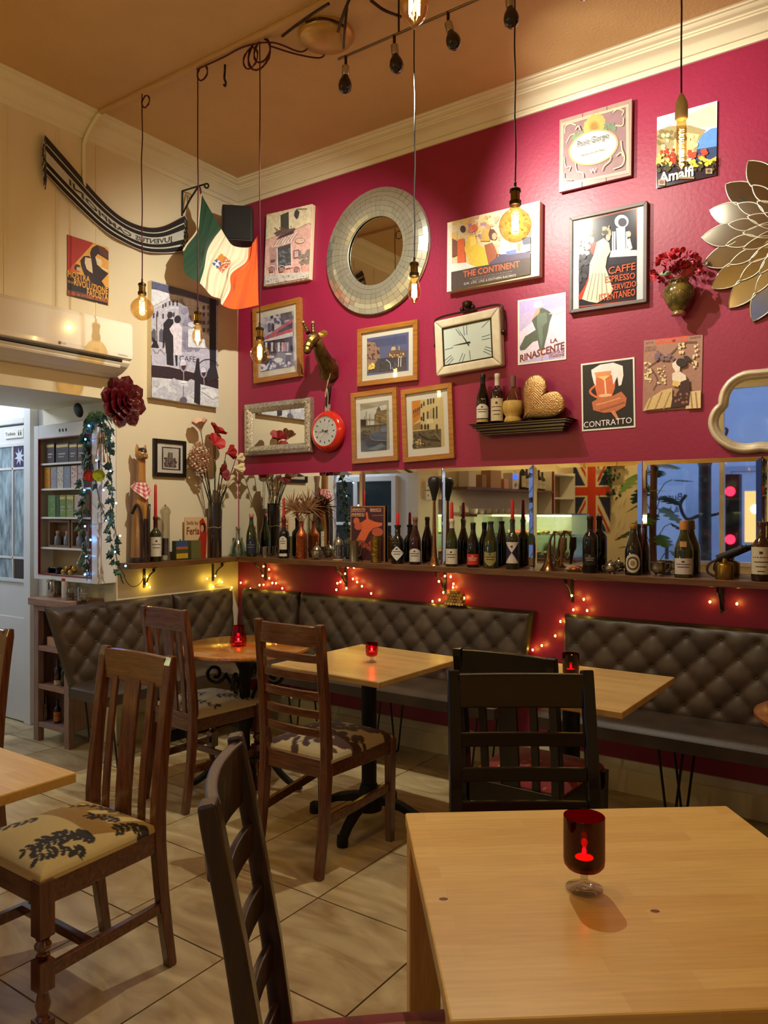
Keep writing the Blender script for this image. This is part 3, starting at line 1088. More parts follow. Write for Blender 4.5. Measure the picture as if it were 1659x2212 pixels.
m_print = attrmat('printed_paper', 0.45, noise=0.10, nscale=70)
m_paint = attrmat('painted_canvas', 0.7, noise=0.22, nscale=45)
m_printg = attrmat('glossy_print', 0.22, noise=0.08, nscale=70)
class Pic:
 """flat picture on a wall; corners in photo pixels TL TR BR BL, lying 'off' metres in front of the wall"""
 def __init__(self, wall, TL, TR, BR, BL, off, tilt=True):
  self.un = onR if wall == 'R' else onL
  self.off = off
  P = [self.un(p[0], p[1], off) for p in (TL, TR, BR, BL)]
  self.cx = sum(p[0] for p in P) / 4
  self.cz = sum(p[1] for p in P) / 4
  self.w = (math.dist(P[0], P[1]) + math.dist(P[3], P[2])) / 2
  self.h = (math.dist(P[0], P[3]) + math.dist(P[1], P[2])) / 2
  a = (math.atan2(P[1][1] - P[0][1], P[1][0] - P[0][0]) + math.atan2(P[2][1] - P[3][1], P[2][0] - P[3][0])) / 2
  self.a = a if tilt else 0.0
  self.wall = wall
  self.mb = MB()
  self.k = 0
  self.T = (0,0,1)
 def root(self, name, label, cat, group=None):
  loc = (self.cx, 0, self.cz) if self.wall == 'R' else (0, self.cx, self.cz)
  t = thing(name, label, cat, loc, 0, group)
  t.rotation_mode = 'ZYX'
  if self.wall == 'R':
   t.rotation_euler = (0,-self.a, 0)
  else:
   t.rotation_mode = 'XYZ'
   t.matrix_basis = Matrix.Translation(loc) @ Matrix.Rotation(math.pi / 2,4, 'Z') @ Matrix.Rotation(-self.a, 4, 'Y')
  return t
 def crop(self, x0, y0, s):
  self.T = (x0, y0, s)
  return self
 def loc(self, p):
  x0, y0, s = self.T
  u, z = self.un(x0 + p[0] / s, y0 + p[1] / s, self.off)
  u, z = u - self.cx, z - self.cz
  c, sn = math.cos(-self.a), math.sin(-self.a)
  return (u * c - z * sn, u * sn + z * c)
 def _clip(self, pts):
  W, H = self.w / 2 - 1e-4, self.h / 2 - 1e-4
  if getattr(self, 'cw', None):
   X0, X1, Z0, Z1 = self.cw
  else:
   X0, X1, Z0, Z1 = -W, W, -H, H
  for ax, lim, sg in ((0, X0,1),(0, X1,-1),(1, Z0,1),(1, Z1,-1)):
   out = []
   n = len(pts)
   for i in range(n):
    a, b = pts[i], pts[(i + 1) % n]
    ia, ib = sg * (a[ax] - lim) >= 0, sg * (b[ax] - lim) >= 0
    if ia:
     out.append(a)
    if ia != ib:
     t = (lim - a[ax]) / (b[ax] - a[ax])
     out.append((a[0] + (b[0] - a[0]) * t, a[1] + (b[1] - a[1]) * t))
   pts = out
   if len(pts) < 3:
    return []
  return pts
 def y(self):
  self.k += 1
  return -self.off - 0.0004 - 0.00006 * self.k
 def raw(self, pts, col, conv=True):
  pts = self._clip(pts)
  if len(pts) < 3:
   return self
  ar = sum(pts[i][0] * pts[(i + 1) % len(pts)][1] - pts[(i + 1) % len(pts)][0] * pts[i][1] for i in range(len(pts)))
  if ar < 0:
   pts = pts[::-1]
  y = self.y()
  self.mb.add([(p[0], y, p[1]) for p in pts], [tuple(range(len(pts)))], K(col) if conv else lin(col))
  return self
 def P(self, col, *pts):
  return self.raw([self.loc(p) for p in pts], col)
 def R(self, col, x0, y0, x1, y1):
  return self.P(col, (x0, y0),(x1, y0),(x1, y1),(x0, y1))
 def full(self, col):
  return self.raw([(-self.w, -self.h),(self.w, -self.h),(self.w, self.h),(-self.w, self.h)], col)
 def inset(self, col, l, r=None, t=None, b=None):
  """rectangle inset by fractions of the picture"""
  r = l if r is None else r
  t = l if t is None else t
  b = l if b is None else b
  w, h = self.w, self.h
  return self.raw([(-w / 2 + l * w, -h / 2 + b * h),(w / 2 - r * w, -h / 2 + b * h),(w / 2 - r * w, h / 2 - t * h),(-w / 2 + l * w, h / 2 - t * h)], col)
 def E(self, col, cx, cy, rx, ry, rot=0.0, n=20):
  c, s = math.cos(rot), math.sin(rot)
  pts = []
  for i in range(n):
   a = 2 * math.pi * i / n
   x, y = rx * math.cos(a), ry * math.sin(a)
   pts.append(self.loc((cx + x * c - y * s, cy + x * s + y * c)))
  return self.raw(pts, col)
 def L(self, col, w, *pts):
  q = [Vector(self.loc(p)) for p in pts]
  ww = w / self.T[2] * 4.6 / FPX
  for a, b in zip(q, q[1:]):
   d = b - a
   if d.length < 1e-6:
    continue
   d.normalize()
   n = Vector((-d.y, d.x)) * ww / 2
   self.raw([tuple(a + n), tuple(a - n), tuple(b - n + d * ww * 0.3), tuple(b + n + d * ww * 0.3)], col)
  return self
 def S(self, col, w, *pts):
  """smooth stroke"""
  sp = spline([(p[0], p[1], 0) for p in pts], 5)
  return self.L(col, w, *[(p.x, p.y) for p in sp])
 def B(self, col, seed, n, x0, y0, x1, y1, r0, r1, asp=1.0):
  """scatter of dabs"""
  rr = random.Random(seed)
  for i in range(n):
   r = rr.uniform(r0, r1)
   self.E(col, rr.uniform(x0, x1), rr.uniform(y0, y1), r, r * asp * rr.uniform(0.6,1.3), rr.uniform(0,3),7)
  return self
 def text(self, s, col, p0, p1, h, bold=0.0):
  vs, fs = text_mesh(s, bold)
  a, b = Vector(self.loc(p0)), Vector(self.loc(p1))
  up0 = Vector(self.loc((p0[0], p0[1] - h))) - a
  y = self.y()
  out = []
  for u, v in vs:
   p = a + (b - a) * u + up0 * v
   out.append((p.x, y, p.y))
  self.mb.add(out, fs, K(col))
  return self
 def done(self, root, m=None, name='print'):
  return self.mb.build(name, m or m_print, root)
def frame_ring(w, h, fw, y0, y1, lip=0.004):
 """mitred frame: outer w x h, bar width fw, from wall (y0) to front (y1, negative)"""
 mb = MB()
 O = [(-w / 2,-h / 2),(w / 2,-h / 2),(w / 2, h / 2),(-w / 2, h / 2)]
 I = [(-w / 2 + fw, -h / 2 + fw),(w / 2 - fw, -h / 2 + fw),(w / 2 - fw, h / 2 - fw),(-w / 2 + fw, h / 2 - fw)]
 for k in range(4):
  k2 = (k + 1) % 4
  a, b, c, d_ = O[k], O[k2], I[k2], I[k]
  vs = [(p[0], y0, p[1]) for p in (a, b, c, d_)] + [(p[0], y1, p[1]) for p in (a, b, c, d_)]
  mb.add(vs, [(0,3,2,1),(4,5,6,7),(0,1,5,4),(1,2,6,5),(2,3,7,6),(3,0,4,7)])
 return mb
m_canvas_side = mat('canvas_edge', (226,212,180),0.7)
m_mount = mat('white_mount_board', (232,230,218),0.6)
m_glass = glassy('picture_glass', (252,252,252),0.02)
w_pine = wood('honey_pine_frame', (168,112,46),(140,86,30),0.35, 'x')
# ---- canvas of a street cafe
p = Pic('R', (572,465),(670,441),(673,603),(574,617),0.035).crop(560,430,11.06)
t = p.root('canvas_print', 'stretched canvas of a pink shopfront with striped awning and cafe chairs', 'canvas')
MB().lo((-p.w / 2,-0.035,-p.h / 2),(p.w / 2,0, p.h / 2)).build('stretcher', m_canvas_side, t, bevel=0.004)
p.full((196,166,138))
p.P((206,190,150),(130,395),(1240,130),(1240,560),(900,700),(400,900),(140,990))
p.P((206,160,142),(140,990),(420,890),(900,720),(1240,610),(1240,1800),(150,1800))
p.P((176,134,122),(240,1160),(430,1100),(430,1700),(240,1720))
p.L((150,112,100),14,(150,990),(420,880),(900,710),(1180,580),(1240,610))
p.P((66,62,52),(510,385),(705,300),(712,745),(515,755))
p.L((214,200,170),24,(495,400),(500,745)).L((214,200,170),20,(720,290),(725,720))
p.P((92,78,66),(350,820),(470,740),(860,690),(860,740),(420,900))
p.B((120,84,76),4,22,360,660,860,860,14,34)
p.P((74,50,52),(500,880),(850,740),(800,830),(400,980))
p.P((208,186,168),(420,1000),(930,780),(790,1020),(290,1170))
for i in range(7):
 x = 330 + i * 75
 p.P((140,100,92),(x, 1130 - i * 20),(x + 26,1120 - i * 20),(x + 150,930 - i * 20),(x + 128,940 - i * 20))
p.P((72,70,68),(450,1160),(760,1060),(770,1590),(460,1720))
p.B((104,106,110),8,26,470,1200,740,1600,14,40)
p.L((220,208,182),34,(435,1180),(445,1720)).L((222,210,184),30,(770,1090),(785,1640))
p.E((150,112,98),985,1000,125,72,-0.1).E((206,176,150),985,1000,105,56,-0.1)
p.L((170,130,116),10,(910,1005),(1070,985))
p.P((104,70,84),(830,1235),(962,1205),(965,1400),(835,1425)).P((196,156,150),(850,1255),(945,1232),(947,1385),(852,1405))
p.P((104,74,84),(285,1460),(390,1440),(390,1500),(288,1520))
p.B((128,118,100),5,40,980,1240,1230,1560,18,46)
p.P((60,58,60),(870,290),(920,250),(980,320),(950,450),(905,480),(850,400)).L((90,80,72),14,(910,245),(1160,240))
p.P((204,150,130),(1030,1590),(1245,1560),(1245,1800),(1060,1810))
p.P((190,178,160),(150,1800),(1245,1740),(1250,1870),(155,2060))
p.B((142,126,116),6,60,160,1830,1230,2000,10,26,0.5)
for cx in (560,920,330):
 p.S((216,180,160),18,(cx - 80,1640),(cx, 1600),(cx + 80,1640),(cx + 90,1800))
 p.P((150,112,104),(cx - 60,1650),(cx + 60,1640),(cx + 50,1740),(cx - 50,1750))
p.P((216,176,158),(640,1610),(860,1580),(830,1640),(660,1670)).L((220,190,172),16,(790,1640),(790,1760))
p.done(t, m_paint)
# ---- framed awning print
p = Pic('R', (544,668),(648,639),(650,814),(548,827),0.030).crop(540,630,11.06)
t = p.root('framed_print', 'pine framed print of market stall with red awning', 'picture')
frame_ring(p.w, p.h, 0.036,0,-0.030).build('frame', w_pine, t, bevel=0.002)
p.off = 0.016
MB().lo((-p.w / 2 + 0.034,-0.016,-p.h / 2 + 0.034),(p.w / 2 - 0.034,-0.002, p.h / 2 - 0.034)).build('mount', m_mount, t)
p.cw = (-p.w / 2 + 0.036 + 0.033, p.w / 2 - 0.036 - 0.033,-p.h / 2 + 0.036 + 0.045, p.h / 2 - 0.036 - 0.045)
p.full((168,158,166))
p.B((196,188,190),2,40,250,450,700,1000,30,80)
p.P((84,80,92),(720,440),(1000,380),(1000,640),(760,700)).B((98,94,104),3,26,600,450,1000,800,20,50)
p.P((70,60,74),(490,490),(560,480),(560,640),(500,660)).P((86,88,116),(440,760),(500,740),(510,960),(440,980)).R((60,56,70),520,760,590,940)
p.P((176,92,104),(340,1110),(1020,640),(1030,960),(330,1180)).P((80,74,88),(700,930),(1020,740),(1020,870),(640,1010))
p.P((206,90,96),(620,1090),(1020,880),(1030,970),(640,1120)).P((214,212,210),(340,1160),(1030,960),(1030,1050),(600,1190),(330,1230))
p.P((58,46,62),(330,1200),(1030,1080),(1030,1460),(340,1520))
for i, x in enumerate((400,540,700,790,850,910)):
 p.P(((216,210,200),(206,200,196),(220,214,204),(206,160,160),(190,120,128),(170,170,186))[i], (x - 30,1220),(x + 25,1210),(x + 20,1430),(x - 26,1440))
p.P((96,90,110),(270,1500),(1040,1440),(1040,1830),(280,1930))
p.E((216,212,214),500,1560,90,34,-0.05).E((210,208,210),690,1640,110,60).E((222,220,222),930,1490,80,24)
p.B((60,54,74),7,22,330,1580,1020,1760,16,44).B((178,172,184),9,36,280,1700,1040,1900,14,46)
p.done(t, m_paint)
MB().lo((-p.w / 2 + 0.034,-0.0225,-p.h / 2 + 0.034),(p.w / 2 - 0.034,-0.0215, p.h / 2 - 0.034)).build('glass', m_glass, t)
# ---- three framed Venice photographs
def venice(TL, TR, BR, BL, label, mt):
 p = Pic('R', TL, TR, BR, BL, 0.028).crop(750,680,6.704)
 t = p.root('framed_photograph', label, 'picture', 'pine framed canal photographs')
 frame_ring(p.w, p.h, 0.032,0,-0.028).build('frame', w_pine, t, bevel=0.002)
 p.off = 0.014
 MB().lo((-p.w / 2 + 0.03,-0.014,-p.h / 2 + 0.03),(p.w / 2 - 0.03,-0.002, p.h / 2 - 0.03)).build('mount', m_mount, t)
 MB().lo((-p.w / 2 + 0.03,-0.0205,-p.h / 2 + 0.03),(p.w / 2 - 0.03,-0.0195, p.h / 2 - 0.03)).build('glass', m_glass, t)
 p.cw = (-p.w / 2 + 0.032 + mt[0], p.w / 2 - 0.032 - mt[0], -p.h / 2 + 0.032 + mt[1], p.h / 2 - 0.032 - mt[1])
 return p, t
p, t = venice((770,711),(900,690),(902,820),(772,836), 'pine framed landscape photo of a canal at blue dusk with lit dome', (0.038,0.034))
p.full((84,92,122))
p.P((70,78,108),(290,380),(860,290),(860,420),(290,480))
p.P((150,116,96),(290,390),(405,400),(420,450),(470,480),(475,620),(390,700),(290,830)).B((84,62,54),3,26,300,430,460,680,8,18)
p.P((62,62,70),(290,840),(470,640),(560,620),(860,610),(860,800))
p.P((44,50,60),(480,650),(650,620),(700,800),(470,830)).B((98,106,124),4,30,480,640,760,810,6,16,0.4)
p.P((190,168,112),(640,520),(645,480),(670,455),(705,470),(710,510)).L((70,70,80),14,(668,420),(668,460)).P((176,150,100),(745,520),(750,455),(765,455),(768,520))
p.P((104,80,70),(590,560),(640,520),(760,510),(850,520),(850,620),(600,620)).B((220,180,96),5,24,620,560,850,620,4,11)
p.P((190,150,60),(320,720),(410,700),(400,780),(310,800)).B((230,196,90),6,14,320,700,420,790,6,14)
for x in (755,788):
 p.L((214,206,190),8,(x, 620),(x - 4,750))
p.S((170,180,196),8,(570,650),(630,700),(640,790)).done(t, m_printg)
p, t = venice((757,849),(856,836),(858,994),(760,1003), 'pine framed sepia photo of moored gondolas with one blue boat', (0.034,0.042))
p.full((150,140,112))
p.P((190,184,160),(190,1390),(570,1300),(570,1500),(190,1510))
p.P((112,92,56),(400,1460),(425,1390),(455,1330),(490,1390),(570,1370),(570,1590),(400,1560)).P((92,84,62),(420,1390),(458,1320),(492,1390)).B((150,120,70),2,24,410,1440,560,1580,7,18)
p.P((40,36,34),(195,1520),(275,1520),(275,1640),(195,1650)).R((196,190,166),300,1540,400,1610)
p.P((70,64,50),(195,1610),(575,1580),(575,1970),(200,1980)).P((96,90,70),(195,1640),(570,1600),(570,1690),(200,1740))
p.P((66,78,100),(340,1720),(440,1700),(575,1720),(575,1800),(460,1810),(370,1780)).P((96,108,128),(470,1650),(570,1620),(570,1690),(500,1700))
p.P((34,32,30),(260,1850),(380,1800),(575,1830),(575,1890),(300,1920)).P((104,102,92),(300,1950),(500,1860),(560,1900),(430,1960))
p.S((176,168,140),6,(330,1740),(380,1810),(570,1820)).B((60,40,34),8,18,210,1660,330,1850,10,28)
for x, y0, y1 in ((278,1400,1560),(255,1470,1560),(330,1440,1600),(405,1440,1680),(480,1480,1700)):
 p.L((50,44,36),7,(x, y0),(x, y1))
p.done(t, m_printg)
p, t = venice((866,843),(976,825),(980,990),(869,999), 'pine framed photo of ochre canal houses with green shutters', (0.036,0.044))
p.full((196,172,112))
p.P((196,118,40),(940,1230),(1060,1200),(1060,1500),(950,1600))
p.P((160,96,44),(950,1400),(1060,1330),(1060,1440),(950,1500)).P((150,110,60),(950,1600),(1060,1550),(1060,1660),(950,1680))
for x in (955,985,1015,1042):
 p.P((70,46,30),(x, 1380 - (x - 955) * 0.5),(x + 16,1372 - (x - 955) * 0.5),(x + 16,1420 - (x - 955) * 0.5),(x, 1430 - (x - 955) * 0.5))
for x, y0, y1, c in ((1065,1280,1350,(60,56,46)),(1100,1250,1320,(60,56,46)),(1065,1470,1530,(40,40,32)),(1095,1410,1540,(40,46,34)),(1155,1390,1510,(62,52,36)),
     (1240,1340,1510,(44,54,38)),(1285,1320,1500,(40,50,36)),(1160,1210,1300,(52,46,36)),(1200,1200,1290,(52,46,36)),(1240,1200,1280,(52,46,36))):
 p.P(c, (x, y0 + 16),(x + 12, y0),(x + 24, y0 + 14),(x + 24, y1),(x, y1 + 4))
p.P((178,150,96),(1195,1370),(1225,1360),(1225,1500),(1195,1510)).P((206,190,140),(1150,1510),(1250,1500),(1250,1570),(1150,1580))
for x in (1080,1130,1172,1300):
 p.P((62,50,36),(x - 16,1660),(x - 16,1600),(x, 1575),(x + 16,1600),(x + 16,1660))
p.P((92,80,56),(955,1690),(1360,1650),(1365,1910),(960,1940)).B((60,52,38),9,40,960,1680,1360,1900,10,36,0.6).B((178,150,96),10,24,960,1800,1120,1930,5,16)
p.S((44,40,32),20,(1040,1720),(1150,1790),(1350,1820)).L((160,140,96),6,(1280,1720),(1360,1820)).done(t, m_printg)
# ---- travel poster on a block
p = Pic('R', (965,483),(1163,433),(1168,596),(967,629),0.045).crop(920,400,3.456)
t = p.root('canvas_print', 'wide block-mounted travel poster of diners lettered THE CONTINENT', 'canvas')
MB().lo((-p.w / 2,-0.045,-p.h / 2),(p.w / 2,0, p.h / 2)).build('block', mat('cream_block_edge', (224,214,184),0.6), t, bevel=0.003)
p.full((226,218,190))
p.cw = (-p.w / 2 + 0.055 * p.w, p.w / 2 - 0.085 * p.w, -p.h / 2, p.h / 2)
p.full((206,186,142))
p.B((214,176,96),1,40,200,240,480,420,10,26).B((190,150,110),2,50,300,200,790,400,8,20).B((150,120,140),5,20,330,290,460,400,8,16)
p.P((120,70,50),(200,400),(240,420),(250,520),(200,540))
for x, y, c in ((345,330,(206,110,80)),(370,320,(180,90,70)),(465,320,(190,130,90)),(430,330,(200,170,120)),(280,330,(60,44,60))):
 p.E(c, x, y, 20,26)
p.P((212,178,60),(320,380),(370,370),(390,440),(470,490),(476,600),(380,612),(330,590),(290,480))
p.P((224,196,92),(330,390),(370,390),(380,440),(340,460)).P((206,92,44),(240,410),(290,400),(300,590),(240,600))
p.P((190,150,70),(430,330),(480,330),(480,420),(410,420)).P((150,84,52),(440,450),(500,430),(540,500),(520,590),(470,590))
p.E((90,50,40),500,370,28,40).E((206,150,110),515,385,18,26).P((196,156,120),(510,440),(600,460),(620,510),(540,520))
p.P((196,196,190),(540,470),(796,430),(796,490),(640,530),(560,520)).P((84,72,92),(470,590),(560,520),(796,500),(796,580),(520,620)).P((96,110,150),(600,500),(680,480),(680,515),(610,525)).P((206,120,80),(685,440),(715,432),(708,495),(690,497))
p.P((60,60,84),(720,400),(796,380),(796,440),(730,450)).P((220,200,160),(560,400),(620,390),(640,460),(560,470)).P((214,210,196),(195,590),(300,580),(380,612),(260,640),(196,650))
p.P((70,54,46),(194,652),(420,606),(800,538),(802,662),(194,790))
p.text('THE CONTINENT', (224,92,54),(284,690),(704,612),44,0.015)
p.text('G.W.  L.M.S.  L.N.E. & SOUTHERN RAILWAYS', (206,196,180),(290,748),(676,682),17)
p.text('THIS SUMMER VISIT THE CONTINENT AND SEE FRESH SCENES', (150,130,116),(330,706),(650,648),8)
p.text('INFORMATION FROM CONTINENTAL ENQUIRY OFFICES', (150,130,116),(350,718),(640,665),8)
p.done(t)
# ---- three-plank winery sign
p = Pic('R', (1208,259),(1365,213),(1364,378),(1207,416),0.03).crop(1195,205,8.968)
t = p.root('wooden_sign', 'winery sign of three upright planks with scrollwork, paled by painted glare', 'sign')
w_plank = mat('glare_paled_plank', (156,130,124),0.3, noise=0.12, nscale=6, stretch=(8,8,1), coat=0.4)  # plank and print colours lightened to paint in the spotlight's glare
for k in range(3):
 a_ = -p.w / 2 + k * p.w / 3
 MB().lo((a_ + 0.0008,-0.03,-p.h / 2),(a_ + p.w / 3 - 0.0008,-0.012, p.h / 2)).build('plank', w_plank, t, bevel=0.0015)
MB().lo((-p.w / 2 + 0.04,-0.0125,-p.h * 0.35),(p.w / 2 - 0.04,0,-p.h * 0.30)).lo((-p.w / 2 + 0.04,-0.0125, p.h * 0.30),(p.w / 2 - 0.04,0, p.h * 0.35)).build('batten', w_brown, t)
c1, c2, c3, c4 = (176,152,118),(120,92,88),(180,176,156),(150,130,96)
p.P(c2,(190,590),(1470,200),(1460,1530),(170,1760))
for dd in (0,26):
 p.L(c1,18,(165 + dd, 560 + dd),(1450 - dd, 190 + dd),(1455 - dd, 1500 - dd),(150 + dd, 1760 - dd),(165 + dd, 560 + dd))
pe = []
for i in range(26):
 a = 2 * math.pi * i / 26
 rr_ = 225 if i % 2 else 205
 pe.append((800 + rr_ * math.cos(a),590 + rr_ * math.sin(a) - 60 * math.cos(a)))
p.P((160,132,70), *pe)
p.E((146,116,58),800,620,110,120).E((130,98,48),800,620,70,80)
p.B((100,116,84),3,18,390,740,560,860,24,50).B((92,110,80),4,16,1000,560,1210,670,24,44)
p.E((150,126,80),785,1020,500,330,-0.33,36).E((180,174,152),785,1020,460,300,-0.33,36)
for s_ in (((230,760),(240,620),(340,560),(440,590)),((260,940),(330,800),(420,760)),((1160,350),(1260,280),(1370,320),(1340,400)),((1210,600),(1350,600),(1370,460)),
  ((220,1210),(250,1400),(340,1400),(320,1480)),((220,1520),(240,1640),(380,1660)),((440,1330),(470,1480),(580,1530),(600,1600)),((1320,900),(1340,1060),(1390,1220),(1340,1380),(1180,1450)),
  ((960,1480),(1000,1390),(1100,1300),(1130,1210)),((1230,1200),(1320,1130),(1370,1200)),((440,690),(500,620),(540,690))):
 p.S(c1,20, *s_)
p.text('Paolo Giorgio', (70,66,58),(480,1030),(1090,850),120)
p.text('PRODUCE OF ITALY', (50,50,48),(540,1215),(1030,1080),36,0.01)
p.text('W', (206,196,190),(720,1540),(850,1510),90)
p.done(t, attrmat('glare_paled_sign_paint', 0.28, noise=0.1, nscale=30, coat=0.5))
# ---- Amalfi tin sign
p = Pic('R', (1418,254),(1548,218),(1549,378),(1419,407),0.008).crop(1200,200,2.765)
t = p.root('tin_sign', 'glossy tin sign of a cliff coast with red and yellow flowers lettered Amalfi', 'sign')
MB().lo((-p.w / 2,-0.008,-p.h / 2),(p.w / 2,0, p.h / 2)).build('tin_plate', mat('tin_edge', (70,40,34),0.4), t, bevel=0.003)
p.full((206,190,186))
p.P((226,190,150),(700,170),(960,60),(960,200),(760,220))
p.P((92,134,186),(860,260),(930,215),(968,208),(968,330),(840,350)).P((58,70,96),(840,340),(968,320),(968,420),(800,420))
p.P((150,134,90),(605,230),(680,200),(800,195),(900,225),(850,290),(840,380),(720,420),(605,400))
p.P((206,170,116),(700,260),(790,240),(860,250),(830,330),(800,380),(720,370)).B((120,104,64),2,30,606,215,780,320,7,18).B((226,190,130),3,30,640,250,840,380,6,16)
p.P((44,34,40),(605,420),(700,400),(830,420),(968,400),(968,490),(606,575))
p.B((196,60,44),4,26,630,340,720,420,7,15).B((206,74,50),5,18,800,350,910,390,7,14).B((216,176,64),6,30,780,390,960,440,7,15).B((206,170,90),7,26,610,370,700,440,7,14).B((72,66,40),8,30,610,420,960,470,6,14)
p.text('Amalfi', (232,222,200),(622,545),(828,500),58,0.03)
p.R((150,116,80),735,508,832,520).R((150,126,92),900,458,940,490).E((90,70,52),920,474,12,10).R((150,110,84),618,524,660,560).E((90,60,48),638,542,14,12)
p.done(t, attrmat('enamel_print', 0.15, noise=0.08, nscale=50, coat=0.6))
# ---- framed espresso poster
p = Pic('R', (1229,470),(1396,434),(1398,651),(1229,677),0.032).crop(1200,200,2.765)
t = p.root('framed_poster', 'grey framed poster of a lady in cream gown lettered CAFFE ESPRESSO', 'picture')
frame_ring(p.w, p.h, 0.018,0,-0.032).build('frame', mat('grey_wood_frame', (104,92,92),0.5, noise=0.2, nscale=20), t, bevel=0.002)
p.off = 0.022
MB().lo((-p.w / 2 + 0.016,-0.022,-p.h / 2 + 0.016),(p.w / 2 - 0.016,-0.002, p.h / 2 - 0.016)).build('backing_paper', mat('blue_white_paper', (216,226,236),0.5), t)
MB().lo((-p.w / 2 + 0.016,-0.0285,-p.h / 2 + 0.016),(p.w / 2 - 0.016,-0.0275, p.h / 2 - 0.016)).build('glass', m_glass, t)
p.cw = (-p.w / 2 + 0.052, p.w / 2 - 0.052,-p.h / 2 + 0.02, p.h / 2 - 0.02)
p.full((30,32,44))
p.L((190,74,48),5,(128,775),(486,690),(490,1240),(130,1280),(128,775))
p.P((196,196,196),(362,810),(416,800),(418,930),(366,945)).P((206,204,200),(330,945),(486,920),(486,985),(320,1000)).P((44,44,54),(320,985),(486,975),(486,1010),(320,1030))
for x in (342,354,425):
 p.L((206,202,196),8,(x, 830),(x, 940))
p.E((196,196,196),395,770,42,40).E((60,60,70),400,775,26,26)
p.P((30,30,38),(430,820),(470,800),(486,860),(486,940),(440,940)).E((206,180,160),438,845,13,18).P((206,204,200),(425,880),(445,870),(460,930),(436,945))
p.P((196,60,40),(195,905),(240,890),(262,930),(240,980),(215,960)).E((214,176,150),215,880,16,20).B((150,60,50),2,16,165,820,220,860,6,13)
p.B((196,192,184),3,20,135,880,195,970,7,16).B((60,60,66),5,12,135,970,190,1130,8,18)
p.P((196,60,40),(215,1050),(230,1110),(200,1200),(150,1240),(132,1225),(180,1150))
p.P((214,204,172),(248,895),(290,870),(322,900),(330,950),(310,985),(300,1045),(320,1100),(345,1180),(330,1205),(280,1240),(250,1258),(205,1250),(160,1235),(200,1120),(206,1020),(230,970))
for x0, x1 in ((245,215),(262,246),(280,280),(296,315),(225,190)):
 p.L((150,138,104),4,(x0,1080),(x1,1240))
p.E((206,170,140),316,865,14,22).B((150,138,104),4,20,285,800,330,850,6,14).E((44,36,32),300,838,18,14)
for s_, x0, y0, x1, y1, h_ in (('CAFFE', 318,1088,480,1058,42),('ESPRESSO', 298,1138,478,1112,36),('SERVIZIO', 336,1185,484,1158,34),('ISTANTANEO', 262,1247,478,1212,40)):
 p.text(s_, (206,84,50),(x0, y0),(x1, y1), h_, 0.012)
p.done(t, m_printg)
# ---- lady in green poster
p = Pic('R', (1118,649),(1222,631),(1223,776),(1119,789),0.004).crop(920,400,3.456)
t = p.root('poster', 'white bordered poster of a woman in green dress and white hat', 'poster')
MB().lo((-p.w / 2,-0.004,-p.h / 2),(p.w / 2,0, p.h / 2)).build('board', m_mount, t)
p.inset((178,160,186),0.035,0.035,0.025,0.025)
p.P((206,190,196),(700,1330),(700,1100),(860,960),(1040,900),(1040,1200)).P((170,152,190),(700,870),(1040,815),(1040,900),(700,960))
p.P((78,84,66),(790,1010),(830,930),(870,915),(920,940),(945,965),(925,1020),(910,1100),(890,1180),(880,1230),(850,1235),(835,1160),(800,1170),(740,1230),(705,1235),(700,1210),(740,1130),(820,1080))
p.P((100,112,92),(830,960),(900,950),(905,1020),(870,1060),(875,1150),(860,1220),(845,1150),(830,1050))
p.E((206,150,120),850,905,20,16).P((214,206,196),(815,870),(860,862),(870,885),(897,888),(840,915),(800,912)).P((206,150,116),(822,930),(850,920),(850,950),(800,1000),(740,1100),(780,1030))
p.S((206,170,150),5,(920,960),(980,960),(1035,938)).P((196,140,110),(858,1230),(875,1230),(868,1310),(860,1310))
p.text('LA', (122,50,36),(930,1180),(985,1168),28,0.03)
p.text('RINASCENTE', (110,42,32),(703,1320),(1034,1220),50,0.03)
p.text('NOVITA DI', (130,66,50),(915,1270),(1034,1246),20,0.02)
p.text('STAGIONE', (130,66,50),(920,1293),(1034,1272),20,0.02)
p.done(t)
# ---- foaming glass poster on black
p = Pic('R', (1256,787),(1371,770),(1372,924),(1256,931),0.004).crop(920,400,3.456)
t = p.root('poster', 'black poster with orange foaming cup lettered CONTRATTO', 'poster')
MB().lo((-p.w / 2,-0.004,-p.h / 2),(p.w / 2,0, p.h / 2)).build('board', m_mount, t)
p.inset((18,14,14),0.03,0.03,0.025,0.025)
p.P((196,96,52),(1250,1440),(1300,1400),(1420,1420),(1410,1520),(1390,1570),(1280,1580),(1260,1500)).S((196,96,52),14,(1270,1490),(1225,1540),(1270,1580),(1330,1590))
p.P((224,206,190),(1240,1420),(1235,1380),(1300,1340),(1400,1325),(1470,1350),(1475,1420),(1460,1490),(1440,1500),(1430,1430),(1400,1490),(1390,1420),(1330,1400),(1270,1410),(1270,1500),(1255,1480))
p.P((206,130,70),(1260,1400),(1385,1385),(1380,1430),(1330,1450),(1270,1440)).P((226,176,120),(1290,1430),(1370,1420),(1330,1460)).L((226,190,140),10,(1336,1455),(1345,1560)).E((214,170,120),1340,1570,50,12,-0.08)
p.P((176,96,56),(1240,1620),(1290,1590),(1400,1570),(1460,1540),(1500,1590),(1490,1650),(1420,1690),(1330,1700),(1250,1680)).S((206,130,84),10,(1270,1640),(1350,1620),(1450,1590)).S((150,76,44),10,(1300,1680),(1400,1650),(1480,1620))
p.P((196,120,76),(1380,1690),(1410,1680),(1445,1750),(1430,1755))
p.text('CONTRATTO', (226,214,206),(1180,1812),(1538,1776),44,0.0)
p.done(t)
